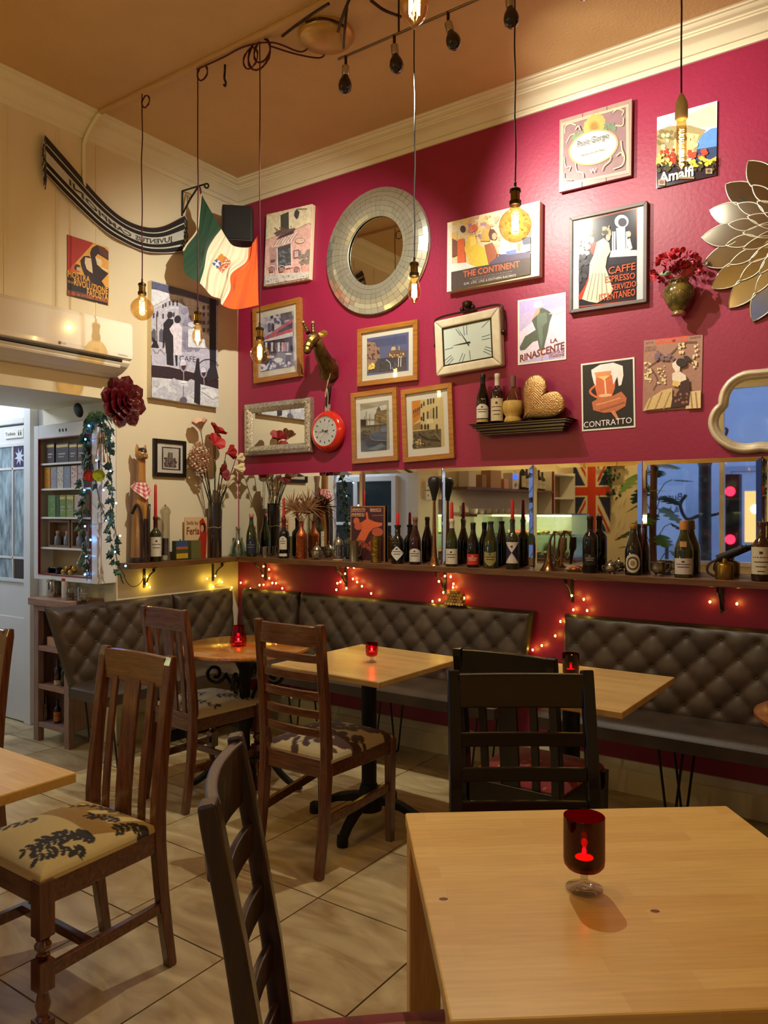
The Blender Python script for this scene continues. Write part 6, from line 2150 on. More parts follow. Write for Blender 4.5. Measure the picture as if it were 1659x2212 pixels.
RB(1060,1126,0.041, 'champagne', G_GREEN, 'empty olive champagne bottle with shield label', dict(z0=0.05, z1=0.36, ang=1.8, col=(150,140,84), shape='shield'))
RB(1107,1121,0.037, 'bordeaux', G_GREEN, 'olive bottle with white and navy triangle label', dict(z0=0.12, z1=0.54, ang=2.2, col=(214,206,200), shape='hourglass', lines=0), None, 1079, 'tall red candle in the triangle label bottle')
RB(1275,1115,0.040, 'bordeaux', G_DARK, 'matt black magnum bottle beside the bugle', dict(z0=0.14, z1=0.34, ang=1.6, col=(22,20,20), ink=(150,146,140), lines=2),((22,14,14),0.76,1.0))
RB(1368,1133,0.041, 'champagne', G_DARK, 'dark bottle with round target-like label and gold neck', dict(z0=0.05, z1=0.42, ang=2.0, col=(196,190,172), shape='oval'),((160,116,54),0.82,1.0))
RB(1477,1125,0.044, 'burgundy', G_GREEN, 'wide olive bottle with gold foil neck and white label', [dict(z0=0.06, z1=0.34, ang=2.2, col=(196,186,182)), dict(z0=0.54, z1=0.64, ang=0.7, col=(190,150,110), lines=0)], ((170,112,40),0.84,1.25))
RB(1645,1128,0.044, 'squat', G_BROWN, 'brown aperitif bottle with red screw cap and tall cream label', dict(z0=0.12, z1=0.58, ang=2.4, col=(196,186,160), lines=4),((150,26,34),0.88,1.0))
# glass demijohn with cork in the corner
x_, y_, z_ = sR(507,0.10)
x_ = max(x_, 0.06)
t = thing('glass_jug', 'pale green moulded glass jug with cork in the corner', 'bottle', (0.085,-0.085, SHZ))
hg = onL(507,1142,0.085)[1] - SHZ
MB().lathe([(0.0,0.002),(0.052,0.0),(0.058,0.012),(0.052,0.06),(0.036,0.10),(0.017,0.13),(0.014, hg - 0.01),(0.018, hg - 0.006),(0.017, hg)], 22).build('glass_body', glassy('aqua_glass', (212,232,220),0.2,0.06), t, smooth=60)
MB().lathe([(0.013, hg - 0.012),(0.016, hg + 0.014),(0, hg + 0.015)], 12).build('cork', mat('cork', (176,128,76),0.8), t, smooth=40)
m_pewter = mat('tarnished_silver', (150,142,120),0.28, metal=0.9, noise=0.3, nscale=20)
m_steel = mat('polished_steel', (190,188,184),0.12, metal=1.0)
# small lidded pots
def sugar_bowl(px, base_h, R, label, feet=True, cat='sugar bowl', name='sugar_bowl'):
 loc = sR(px, 0.07)
 t = thing(name, label, cat, loc, 0, 'silver pots on the shelf')
 H = base_h
 MB().lathe([(R * 0.5,0.008),(R * 0.85,0.012),(R, H * 0.28),(R * 0.92, H * 0.45),(R * 0.82, H * 0.52),(R * 0.86, H * 0.56)], 22, cap=True).build('bowl', m_pewter, t, smooth=50)
 ld = MB().lathe([(R * 0.86, H * 0.57),(R * 0.7, H * 0.68),(R * 0.3, H * 0.80),(R * 0.1, H * 0.84),(R * 0.16, H * 0.92),(R * 0.06, H * 0.98),(0, H)], 20).build('lid', m_pewter, t, smooth=50)
 for s in (-1,1):
  MB().tube(spline([(s * R * 0.92,0, H * 0.46),(s * R * 1.28,0, H * 0.48),(s * R * 1.2,0, H * 0.28),(s * R * 0.96,0, H * 0.22)], 5),0.003,6).build('handle', m_pewter, t, smooth=60)
 for k in range(3):
  a = k * 2.094
  MB().ball((R * 0.55 * math.cos(a), R * 0.55 * math.sin(a),0.006),0.006,8,6).build('foot', m_pewter, t, smooth=180)
 return t
sugar_bowl(684, hR(684,1171,0.07),0.036, 'round silver sugar bowl with finial lid beside the hammered copper bottle')
sugar_bowl(1319, hR(1319,1206,0.07),0.034, 'engraved silver lidded pot beside the black magnum')
# copper bottle with dried palm
x_, y_, z_ = sR(651,0.07)
t = thing('copper_bottle', 'hammered copper bottle holding dried brown palm fans', 'vase', (x_, y_, SHZ))
hc = hR(651,1126,0.07)
MB().lathe([(0.0,0),(0.036,0.0),(0.037,0.005),(0.037, hc * 0.56),(0.039, hc * 0.58),(0.039, hc * 0.64),(0.030, hc * 0.70),(0.014, hc * 0.80),(0.013, hc * 0.97),(0.016, hc)], 22, cap=False).build('bottle_body', mat('hammered_copper', (186,108,66),0.22, metal=1.0, bump=1.0, bscale=110), t, smooth=60)
r7 = random.Random(7)
m_dry = mat('dried_palm', (132,92,58),0.8)
for fx, fz in ((-0.075,0.02),(0.07,0.03),(0.0,0.0)):
 fan = MB()
 c0 = Vector((fx, -0.005, hc + 0.06 + fz))
 fan.tube([(0,0, hc - 0.02),(fx * 0.5,0, hc + 0.02), tuple(c0)], 0.0025,5)
 for k in range(19):
  a = math.radians(lerp(-20,200, k / 18)) + r7.uniform(-0.06,0.06) - fx * 4
  L = r7.uniform(0.10,0.15) * (1.0 if fx else 0.85)
  yv = r7.uniform(-0.02,0.02)
  e_ = c0 + Vector((math.cos(a) * L, yv, math.sin(a) * L))
  m1 = c0.lerp(e_, 0.5) + Vector((0,0,0.006))
  fan.bar([tuple(c0), tuple(m1), tuple(e_)], (0,1,0), [0.002,0.004,0.001], [0.006,0.008,0.001])
 fan.build('palm_fan', m_dry, t)
# cafetiere
x_, y_, z_ = sR(731,0.07)
t = thing('cafetiere', 'small cafetiere with domed lid on a wooden foot', 'coffee maker', (x_, y_, SHZ))
hk = hR(731,1151,0.07)
MB().lathe([(0.034,0),(0.036,0.004),(0.034,0.010)], 20).build('wooden_foot', mat('pale_foot_wood', (186,140,88),0.5), t, smooth=40)
MB().lathe([(0.029,0.010),(0.030,0.014),(0.030, hk * 0.56)], 20, cap=False).build('beaker', glassy('beaker_glass', (206,206,200),0.25), t, smooth=60)
for k in range(4):
 a = k * math.pi / 2 + 0.5
 MB().bar([(0.031 * math.cos(a),0.031 * math.sin(a),0.008),(0.031 * math.cos(a),0.031 * math.sin(a), hk * 0.58)], (-math.sin(a), math.cos(a),0),0.006,0.001).build('frame_strip', m_steel, t)
MB().lathe([(0.034, hk * 0.56),(0.034, hk * 0.60),(0.028, hk * 0.72),(0.012, hk * 0.80),(0.004, hk * 0.84),(0.004, hk * 0.92),(0.007, hk * 0.97),(0, hk)], 20).build('lid', m_pewter, t, smooth=50)
MB().tube(spline([(0.031,0, hk * 0.52),(0.058,0, hk * 0.48),(0.055,0, hk * 0.2),(0.032,0, hk * 0.12)], 5),0.004,6).build('handle', m_black, t, smooth=60)
# tankard
x_, y_, z_ = sR(765,0.07)
t = thing('tankard', 'plain pewter tankard with loop handle', 'tankard', (x_, y_, SHZ))
hk = hR(765,1168,0.07)
MB().lathe([(0.0,0.004),(0.034,0.0),(0.033,0.006),(0.029, hk * 0.95),(0.031, hk),(0.028, hk),(0.027,0.02),(0,0.018)], 24, cap=False).build('cup_body', m_pewter, t, smooth=50)
MB().tube(spline([(0.029,0, hk * 0.92),(0.052,0, hk * 0.90),(0.060,0, hk * 0.6),(0.048,0, hk * 0.3),(0.031,0, hk * 0.26)], 5),0.0045,6).build('handle', m_pewter, t, smooth=60)
# embossed brass tumbler
x_, y_, z_ = sR(812,0.07)
t = thing('brass_tumbler', 'embossed brass tumbler in front of the vermouth sign', 'tumbler', (x_, y_, SHZ))
hk = hR(812,1158,0.07)
m_brass2 = mat('embossed_brass', (146,116,50),0.3, metal=0.9, noise=0.5, nscale=40, bump=1.0, bscale=90)
MB().lathe([(0.0,0.003),(0.031,0.0),(0.031, hk),(0.028, hk),(0.028,0.01),(0,0.01)], 26, cap=False).build('cup_body', m_brass2, t, smooth=50)
for f in (0.05,0.12,0.86,0.95):
 MB().tube([(0.0315 * math.cos(a * math.pi / 12),0.0315 * math.sin(a * math.pi / 12), hk * f) for a in range(24)], 0.0014,5, closed=True).build('rib', m_brass2, t, smooth=180)
# steel beaker
x_, y_, z_ = sR(573,0.06)
t = thing('steel_cup', 'small steel cup between two bottles near the corner', 'cup', (x_, y_, SHZ))
hk = hR(573,1181,0.06)
MB().lathe([(0.0,0.003),(0.024,0.0),(0.027, hk),(0.025, hk),(0.022,0.006),(0,0.006)], 22, cap=False).build('cup_body', m_steel, t, smooth=50)
# silver footed cup
x_, y_, z_ = sR(1422,0.07)
t = thing('silver_cup', 'footed silver cup with curled handle', 'cup', (x_, y_, SHZ))
hk = hR(1422,1214,0.07)
MB().lathe([(0.0,0.012),(0.02,0.012),(0.034, hk * 0.35),(0.036, hk * 0.55),(0.031, hk * 0.8),(0.037, hk),(0.034, hk),(0.028, hk * 0.8),(0.0, hk * 0.3)], 24, cap=False).build('cup_body', m_pewter, t, smooth=50)
MB().tube(spline([(0.034,0, hk * 0.85),(0.055,0, hk * 0.95),(0.055,0, hk * 0.55),(0.036,0, hk * 0.4)], 5),0.003,6).build('handle', m_pewter, t, smooth=60)
for k in range(4):
 a = k * math.pi / 2 + 0.7
 MB().tube([(0.018 * math.cos(a),0.018 * math.sin(a),0.014),(0.026 * math.cos(a),0.026 * math.sin(a),0.004)], 0.004,6).build('foot', m_pewter, t, smooth=60)
# vermouth sign
p = Pic('R', (757,1094),(831,1092),(831,1172),(757,1172),0.024, tilt=False).crop(490,980,4.608)
p.h = (onR(794,1093,0.02)[1] - SHZ)
p.cz = SHZ + p.h / 2
t = p.root('tin_sign', 'brown tin sign with orange figure lettered VERMOUTH BIANCO on the shelf', 'sign')
MB().lo((-p.w / 2,-0.023,-p.h / 2),(p.w / 2,-0.018, p.h / 2)).build('tin_plate', mat('tin_edge_gold', (150,104,60),0.4), t)
p.inset((60,22,22),0.03,0.03,0.02,0.02)
p.P((190,84,40),(1290,860),(1340,760),(1330,690),(1390,650),(1380,590),(1400,580),(1410,650),(1480,680),(1550,690),(1540,720),(1460,740),(1420,780),(1380,860),(1330,900),(1280,1000),(1250,1000))
p.E((176,84,44),1290,670,30,34).E((170,76,40),1310,720,40,40).E((160,70,40),1500,780,56,44).B((140,60,36),4,14,1280,860,1480,960,14,34)
p.text('VERMOUTH', (206,150,110),(1242,568),(1378,566),24,0.02).text('ANDREOLI', (206,150,110),(1242,614),(1370,614),24,0.02).text('BIANCO', (206,150,110),(1428,568),(1538,568),24,0.02).text('DI GRAN MARCA', (190,130,90),(1450,620),(1556,618),10)
p.R((206,150,110),1242,574,1380,578).R((206,150,110),1428,574,1540,578).R((206,150,110),1242,620,1372,624)
p.done(t)
# bulb horn
x_, y_, z_ = sR(938,0.085)
t = thing('bulb_horn', 'brass bulb horn standing on its bell with black rubber ball', 'horn', (x_, y_, SHZ))
hk = hR(938,1029,0.085)
m_horn = mat('worn_brass', (150,104,66),0.25, metal=0.9, noise=0.3, nscale=20)
MB().lathe([(0.036,0.0),(0.030,0.008),(0.018,0.05),(0.013,0.12),(0.010,0.25),(0.008, hk * 0.74)], 20, cap=False).build('horn_tube', m_horn, t, smooth=60)
MB().lathe([(0.012, hk * 0.73),(0.014, hk * 0.76),(0.028, hk * 0.86),(0.038, hk * 0.93),(0.036, hk * 0.975),(0.022, hk * 0.995),(0, hk)], 22).build('rubber_ball', mat('black_rubber', (20,19,18),0.45), t, smooth=60)
# bugle
x_, y_, z_ = sR(1185,0.075)
t = thing('bugle', 'small brass bugle standing on its bell', 'bugle', (x_, y_, SHZ))
hk = hR(1195,1149,0.075)
m_bug = mat('bugle_brass', (132,100,62),0.22, metal=0.95, noise=0.3, nscale=18)
bp2 = spline([(0,0,0.0),(0.0,0,0.06),(0.004,0,0.12),(0.012,0, hk - 0.035),(0.04,0, hk),(0.072,0, hk - 0.03),(0.072,0,0.09),(0.052,0,0.055),(0.030,0,0.09),(0.034,0, hk - 0.05)], 8)
nb = len(bp2)
MB().tube(bp2, [max(0.0055,0.036 * (1 - i / nb) ** 14 + 0.014 * (1 - i / nb) ** 2) for i in range(nb)], 12).build('horn_tube', m_bug, t, smooth=60)
MB().tube([(0.085,0, hk - 0.03),(0.082,0, hk - 0.09),(0.078,0,0.10),(0.07,0,0.03)], [0.017,0.02,0.012,0.006], 12).build('valve_sleeve', mat('woven_cord', (104,74,46),0.7, bump=1.0, bscale=120), t, smooth=60)
MB().lathe([(0.004, hk - 0.05),(0.004, hk - 0.01),(0.009, hk + 0.004),(0.008, hk + 0.005)], 12,(0.034,0,0)).build('mouthpiece', m_bug, t, smooth=50)
# brass blowlamp
x_, y_, z_ = sR(1565,0.08)
t = thing('blowlamp', 'old brass blowlamp with black burner tube', 'blowlamp', (x_, y_, SHZ))
hk = hR(1565,1217,0.08)
MB().lathe([(0.0,0.0),(0.040,0.0),(0.041,0.004),(0.041, hk * 0.9),(0.036, hk),(0.014, hk + 0.008),(0.01, hk + 0.03)], 26).build('tank', m_brass, t, smooth=50)
MB().cyl((-0.03,0.01, hk + 0.02),(0.085,-0.01, hk + 0.075),0.019,0.016,16).build('burner', m_black, t, smooth=50)
MB().cyl((0.08,-0.01, hk + 0.073),(0.10,-0.012, hk + 0.085),0.008,0.008,10).build('nozzle', m_black, t, smooth=50)
MB().tube(spline([(-0.041,0,0.01),(-0.075,0,0.03),(-0.07,0, hk * 0.9),(-0.03,0.005, hk + 0.02)], 5),0.006,6).build('handle', wood('blowlamp_grip', (70,40,22),(50,28,16)), t, smooth=60)
# red tartan ornament on the shelf: dish of shells behind the bugle
x_, y_, z_ = sR(1240,0.06)
t = thing('trinket_dish', 'little glass dish of orange and red trinkets behind the bugle', 'dish', (x_, y_, SHZ))
MB().lathe([(0.0,0.002),(0.025,0.0),(0.04,0.012),(0.038,0.013),(0.02,0.005),(0,0.005)], 20, cap=False, sx=1.3).build('dish_bowl', glassy('dish_glass', (220,210,190),0.2), t, smooth=60)
for k in range(12):
 a = k * 2.4
 MB().ball((0.032 * math.cos(a) * (k % 3) / 2,0.02 * math.sin(a),0.014 + 0.006 * (k % 2)),0.009,8,6,(1.2,1,0.7)).build('trinket', mat(('amber_bead', 'coral_bead')[k % 2], ((206,140,60),(190,70,50))[k % 2], 0.3), t, smooth=180)
# ---- left shelf
# carved cat
x_, y_, z_ = sL(303,0.07)
t = thing('wooden_cat', 'tall carved striped wooden cat with gingham neckerchief', 'figurine', (x_, y_, SHZ), math.radians(84))
hcat = hL(310,953)
m_cat = wood('carved_cat_wood', (186,132,62),(120,72,30),0.35, 'z', coat=0.4, bands=3)
m_catdark = mat('cat_stripe', (44,28,22),0.4)
def ell(zs, rx, ry, cx=0, cy=0, seg=18):
 mb = MB()
 vs, fs = [], []
 for z, a, b, ox_, oy_ in zip(zs, rx, ry, cx, cy):
  for k in range(seg):
   th = 2 * math.pi * k / seg
   vs.append((ox_ + a * math.cos(th), oy_ + b * math.sin(th), z))
 for i in range(len(zs) - 1):
  for k in range(seg):
   fs.append((i * seg + k, i * seg + (k + 1) % seg, (i + 1) * seg + (k + 1) % seg, (i + 1) * seg + k))
 fs += [tuple(range(seg - 1,-1,-1)), tuple((len(zs) - 1) * seg + k for k in range(seg))]
 return mb.add(vs, fs)
H = hcat
zs = [0,0.02,0.25 * H, 0.45 * H, 0.56 * H, 0.62 * H, 0.68 * H, 0.80 * H, 0.84 * H]
ell(zs, [0.058,0.059,0.056,0.052,0.045,0.036,0.029,0.027,0.027], [0.058,0.059,0.055,0.049,0.042,0.034,0.028,0.026,0.026], [0] * 9, [0.0,0,0.0,0.0,-0.004,-0.006,-0.006,-0.008,-0.01]).build('body', m_cat, t, smooth=60)
hb = MB().ball((0,-0.014,0.885 * H),0.040,16,12,(0.95,1.05,0.95))
hb.ball((0,-0.046,0.865 * H),0.022,12,8,(1.1,0.9,0.75))
hb.build('head', m_cat, t, smooth=180)
for s in (-1,1):
 MB().lathe([(0.020,0),(0.014,0.025),(0.002,0.052)], 8,(s * 0.022,-0.008,0.905 * H), sx=1.0, sy=0.45, rot=Matrix.Rotation(s * 0.15,3, 'Y')).build('ear', m_cat, t, smooth=60)
 MB().ball((s * 0.016,-0.049,0.893 * H),0.0075,8,6).build('eye', mat('cat_eye', (206,196,150),0.2), t, smooth=180)
MB().ball((0,-0.018,0.905 * H),0.037,14,8,(0.8,1.0,0.8)).build('face_patch', m_catdark, t, smooth=180)
for sgx in (-1,1):
 st = spline([(sgx * 0.025,-0.058,0.02),(sgx * 0.022,-0.060,0.25 * H),(sgx * 0.030,-0.050,0.42 * H),(sgx * 0.045,-0.030,0.47 * H),(sgx * 0.058,0.0,0.40 * H)], 6)
 MB().tube(st, 0.010,6).build('stripe', m_catdark, t, smooth=60)
MB().tube(spline([(0,-0.062,0.0),(0,-0.062,0.2 * H),(0,-0.058,0.36 * H)], 5),0.009,6).build('stripe', m_catdark, t, smooth=60)
MB().lathe([(0.0605,0.0),(0.0615,0.02),(0.060,0.032)], 18, cap=False).build('painted_base', m_catdark, t, smooth=60)
nk = MB()
def kerch(u, v):
 a = lerp(-2.0,2.0, u) - math.pi / 2
 drop = (1 - abs(2 * u - 1)) ** 1.1 * 0.085 + 0.022
 r_ = lerp(0.036,0.062, v)
 return (r_ * math.cos(a),-0.006 + r_ * math.sin(a),0.655 * H - v * drop)
nk.grid(kerch, 24,14)
nk.c = []
for j in range(14):
 for i in range(24):
  a, b = (i // 2) % 2,(j // 2) % 2
  nk.c.append(lin((190,60,66) if a and b else ((214,140,140) if a or b else (230,216,206))))
nk.build('neckerchief', attrmat('gingham_cotton', 0.85), t, smooth=180)
MB().tube([(0.012 * math.cos(k * 0.63),0.05 + 0.0 * k, 0.655 * H + 0.012 * math.sin(k * 0.63)) for k in range(10)], 0.006,6, closed=True).build('knot', mat('gingham_knot', (222,180,176),0.85), t, smooth=60)
def LB(px, top, R, kind, glass, label, lab, cap, ctop, clab, dep=0.10):
 loc = sL(px, dep)
 Hh = hL(px, top, dep)
 l2 = dict(lab)
 l2['face'] = math.radians(60)
 bottle(loc, Hh, R, kind, glass, label, l2, cap, 'bottles on the short shelf')
 candle((loc[0], loc[1], SHZ + Hh), hL(px, ctop, dep) - Hh, clab)
LB(336,1116,0.036, 'bordeaux', G_GREEN, 'green wine bottle with large white label beside the cat', dict(z0=0.12, z1=0.55, ang=2.2, col=(206,200,178)),((70,24,22),0.76,1.0),1047, 'tall thin red candle beside the wooden cat')
# acrylic pepper mill
x_, y_, z_ = sL(357,0.08)
t = thing('pepper_mill', 'tall clear acrylic pepper mill half full of peppercorns', 'pepper mill', (x_, y_, SHZ))
hk = hL(357,1090,0.08)
MB().lathe([(0.034,0),(0.035,0.01),(0.028,0.035),(0.028, hk * 0.80),(0.030, hk * 0.82),(0.036, hk * 0.86),(0.034, hk * 0.90),(0.022, hk * 0.95),(0.012, hk * 0.975)], 24).build('acrylic_body', glassy('acrylic', (240,238,228),0.22), t, smooth=50)
MB().lathe([(0.021,0.036),(0.021, hk * 0.40)], 18).build('peppercorns', mat('peppercorn', (36,26,22),0.8, bump=1.0, bscale=160), t, smooth=50)
MB().lathe([(0.004, hk * 0.97),(0.007, hk * 0.985),(0.005, hk),(0, hk + 0.002)], 12).build('knob', m_steel, t, smooth=50)
# tin, box, card
def small_box(name, px0, px1, top, dep, cat, label, m, thick=0.04, off=0.05):
 y0, y1 = onL(px0,1200, dep)[0], onL(px1,1200, dep)[0]
 h_ = onL((px0 + px1) / 2, top, dep)[1] - SHZ
 t = thing(name, label, cat, (0,(y0 + y1) / 2, SHZ), math.pi / 2)
 w_ = (y1 - y0) / 2
 MB().lo((-w_, -dep, 0),(w_, -dep + thick, h_)).build('box_body', m, t, bevel=0.002)
 return t, w_, h_
t, w_, h_ = small_box('tea_tin', 380,407,1168,0.10, 'tin', 'square tin printed with blue sky and yellow field', mat('tin_green', (60,66,40),0.3))
art = MB()
yy = -0.1006
for z0, z1, c in ((0.66,0.98,(44,74,120)),(0.56,0.68,(176,90,40)),(0.05,0.56,(66,70,34)),(0.08,0.34,(190,156,44))):
 art.add([(-w_ * 0.92, yy, h_ * z0),(w_ * 0.92, yy, h_ * z0),(w_ * 0.92, yy, h_ * z1),(-w_ * 0.92, yy, h_ * z1)], [(0,1,2,3)], lin(c))
 yy -= 0.0002
for k in range(9):
 a = r7.uniform(-0.8,0.6)
 art.add([(w_ * a, yy, h_ * 0.25),(w_ * (a + 0.12), yy, h_ * 0.4),(w_ * (a + 0.3), yy, h_ * 0.55),(w_ * (a + 0.1), yy, h_ * 0.36)], [(0,1,2,3)], lin((34,36,18)))
art.build('print', m_print, t)
MB().lathe([(0.004, h_),(0.006, h_ + 0.008),(0.0, h_ + 0.012)], 10,(0,-0.08,0)).build('lid_knob', m_steel, t, smooth=50)
t, w_, h_ = small_box('olive_box', 414,434,1167,0.11, 'box', 'plain olive green box in front of the flamenco card', mat('olive_card', (92,90,46),0.5))
y0, y1 = onL(399,1150,0.035)[0], onL(449,1150,0.035)[0]
h_ = onL(424,1117,0.035)[1] - SHZ
t = thing('postcard', 'upright card with red-dressed lady lettered Feria', 'card', (0,(y0 + y1) / 2, SHZ), math.pi / 2)
w_ = (y1 - y0) / 2
MB().lo((-w_, -0.036,0),(w_, -0.030, h_)).build('card_board', mat('card_cream', (216,184,140),0.5), t)
art = MB()
art.add([(w_ * a, -0.0363, h_ * b) for a, b in ((0.25,0.9),(0.55,0.98),(0.85,0.8),(0.9,0.5),(0.8,0.0),(0.1,0.0),(-0.1,0.3),(0.3,0.55))], [tuple(range(8))], lin((176,46,30)))
art.add([(w_ * (0.55 + 0.22 * math.cos(k * 0.5236)),-0.0366, h_ * (0.74 + 0.12 * math.sin(k * 0.5236))) for k in range(12)], [tuple(range(12))], lin((44,24,20)))
art.add([(w_ * (0.48 + 0.15 * math.cos(k * 0.5236)),-0.0369, h_ * (0.72 + 0.09 * math.sin(k * 0.5236))) for k in range(12)], [tuple(range(12))], lin((206,150,110)))
art.build('print', m_print, t)
wall_text('Feria', t, -w_ * 0.85, h_ * 0.58, w_ * 1.1, h_ * 0.18,-0.0372,(120,60,30), bold=0.02)
wall_text('Sevilla hay', t, -w_ * 0.85, h_ * 0.82, w_ * 1.0, h_ * 0.09,-0.0372,(120,60,30), bold=0.01)
# flower vase
x_, y_, z_ = sL(465,0.085)
t = thing('flower_vase', 'tall smoked glass vase of red and cream dried flowers', 'vase', (x_, y_, SHZ))
hk = hL(467,1086,0.085)
MB().lathe([(0.0,0.004),(0.043,0.0),(0.044,0.01),(0.044, hk * 0.5),(0.050, hk),(0.046, hk),(0.040,0.02),(0,0.015)], 24, cap=False).build('glass_body', mat('smoked_glass', (40,32,26),0.05, coat=0.6), t, smooth=50)
MB().tube([(0.046 * math.cos(k * math.pi / 12),0.046 * math.sin(k * math.pi / 12), hk * 0.55 + 0.004 * math.sin(k)) for k in range(24)], 0.002,5, closed=True).build('raffia_tie', mat('jute_twine', (186,150,112),0.8), t, smooth=60)
m_stem = mat('dark_stem', (38,40,24),0.7)
def fpos(px, py, off):
 y, z = onL(220 + px / 5.184,900 + py / 5.184, off)
 return Vector((off - x_, y - y_, z - SHZ))
def stem(e_):
 MB().tube(spline([(0.01 * r7.uniform(-1,1),0.01 * r7.uniform(-1,1), hk * 0.4),(e_.x * 0.3, e_.y * 0.3, hk), tuple(e_)], 5),0.0028,5).build('stem', m_stem, t, smooth=60)
def cup_flower(c, d, r, L, m, n=6):
 """open trumpet flower of n overlapping petals"""
 q = Vector(d).normalized().to_track_quat('Z', 'Y').to_matrix()
 mb = MB()
 for k in range(n):
  a = 2 * math.pi * k / n
  def fn(u, v, a=a):
   w = (u - 0.5) * 2 * math.pi / n * 1.3
   rr_ = 0.006 + (r - 0.006) * v ** 1.6
   return q @ Vector((rr_ * math.cos(a + w), rr_ * math.sin(a + w), L * v + 0.012 * math.cos(w * 3) * v)) + Vector(c)
  mb.grid(fn, 5,6)
 return mb.build('flower_head', m, t, smooth=180)
m_fred = mat('red_silk', (170,28,30),0.6)
m_fcream = mat('cream_dried_petal', (222,204,160),0.7)
m_fpink = mat('blush_carnation', (214,176,150),0.7)
for (px, py), off, d, r_, L, m_ in (((1110,170),0.10,(0.2,-0.4,1),0.036,0.06, m_fpink),((1270,190),0.12,(0.5,0.3,0.8),0.045,0.035, m_fred),((1255,310),0.14,(0.8,0.0,0.5),0.045,0.03, m_fred),
       ((1390,410),0.12,(0.3,0.8,0.2),0.036,0.04, m_fred),((1320,640),0.15,(0.8,0.3,0.2),0.04,0.03, mat('dark_red_silk', (120,20,26),0.6)),
       ((1470,570),0.13,(0.3,0.9,-0.1),0.03,0.05, m_fcream),((1500,470),0.12,(0.3,0.9,0.1),0.026,0.035, m_fcream)):
 c_ = fpos(px, py, off)
 c_.y = min(c_.y, -0.02 - y_)
 stem(c_)
 cup_flower(c_, d, r_ * 1.45, L * 1.25, m_)
def pom(c, r, m, n=46):
 mb = MB()
 for k in range(n):
  z = 1 - 2 * (k + 0.5) / n
  a = k * 2.39996
  q = Vector((math.sqrt(1 - z * z) * math.cos(a), math.sqrt(1 - z * z) * math.sin(a), z))
  mm = q.to_track_quat('Z', 'Y').to_matrix()
  mb.add([c + mm @ Vector(v) for v in ((-0.008,0, r * 0.5),(0.008,0, r * 0.5),(0.010,0.004, r),(0,-0.003, r * 1.08),(-0.010,0.004, r))], [(0,1,2,3,4)])
 return mb.build('flower_head', m, t)
for px, py, off in ((1090,350,0.10),(1150,450,0.12),(1060,510,0.10),(1120,560,0.12),(1040,430,0.09)):
 c_ = fpos(px, py, off)
 stem(c_)
 pom(c_, 0.044, m_fpink)
def spiky(c, d, L, n, m):
 q = Vector(d).normalized().to_track_quat('Z', 'Y').to_matrix()
 mb = MB()
 for k in range(n):
  a = k * 2.39996
  sp_ = 0.5 * ((k + 0.5) / n)
  v = q @ Vector((math.sin(sp_) * math.cos(a), math.sin(sp_) * math.sin(a), math.cos(sp_)))
  e_ = Vector(c) + v * L
  s_ = v.orthogonal().normalized()
  mb.bar([Vector(c), Vector(c).lerp(e_, 0.6), e_], s_, [0.003,0.006,0.001], 0.001)
 return mb.build('flower_head', m, t)
for (px, py), off, d in (((1350,830),0.14,(0.4,0.0,1)),((1400,790),0.13,(0.3,0.3,0.9)),((1440,720),0.12,(0.2,0.5,0.9)),((1360,640),0.11,(0.3,0.4,0.9))):
 c_ = fpos(px, py, off)
 c_.y = min(c_.y, -0.03 - y_)
 stem(c_)
 spiky(c_, d, 0.05,18, m_fcream)
# ---- half-round of corks on the bench top
x_, _ = onR(980,1290,0.07)
t = thing('cork_ornament', 'dome of wine corks resting on the bench under the fairy lights', 'ornament', (x_, -0.05, BT))
mcork = mat('cork_end', (206,170,96),0.8)
k2 = 0
for j in range(5):
 for i in range(7):
  X, Z = (i - 3) * 0.0185 + (j % 2) * 0.009,0.011 + j * 0.0175
  if (X / 0.062) ** 2 + (Z / 0.098) ** 2 < 1.0:
   rr_ = 0.0085 + 0.0012 * ((i * 7 + j * 3) % 3 - 1)
   MB().cyl((X, -0.022, Z),(X, 0.018, Z), rr_, seg=10).build('cork', mcork, t, smooth=40)
# ================================================================== TEA CUPBOARD, CART AND IVY
CF = -OPY0 + 0.12      # distance of the cupboard front from the red wall
cx0, cx1 = onR(77,1100, CF)[0], -0.005
cz0, cz1 = onR(215,1262, CF)[1], onR(215,906, CF)[1]
t = thing('tea_cupboard', 'white open cupboard of tea boxes with red lining beside the corridor door', 'cupboard', ((cx0 + cx1) / 2, OPY0, cz0))
W2 = (cx1 - cx0) / 2
Hc = cz1 - cz0
cupx = (cx0 + cx1) / 2
for s in (-1,1):
 MB().lo((s * W2 - s * 0.018,-0.12,0),(s * W2,0, Hc)).build('side_panel', m_white, t, bevel=0.002)
MB().lo((-W2 + 0.018,-0.12, Hc - 0.018),(W2 - 0.018,0, Hc)).build('top_panel', m_white, t)
MB().lo((-W2 + 0.018,-0.12,0),(W2 - 0.018,0,0.018)).build('bottom_panel', m_white, t)
MB().lo((-W2 + 0.018,-0.006,0.018),(W2 - 0.018,0, Hc - 0.018)).build('back_panel', mat('cupboard_back', (176,150,110),0.6), t)
def cz(py): return onR(145, py, CF)[1] - cz0
zi0, zi1 = cz(1244), cz(944)
def ring2(x0, x1, z0, z1, t_, y0, y1):
 mb = MB()
 mb.lo((x0, y1, z0),(x0 + t_, y0, z1)).lo((x1 - t_, y1, z0),(x1, y0, z1)).lo((x0 + t_, y1, z0),(x1 - t_, y0, z0 + t_)).lo((x0 + t_, y1, z1 - t_),(x1 - t_, y0, z1))
 return mb
xi0, xi1 = onR(87,1100, CF)[0] - cupx, onR(201,1100, CF)[0] - cupx
fm_ = MB()
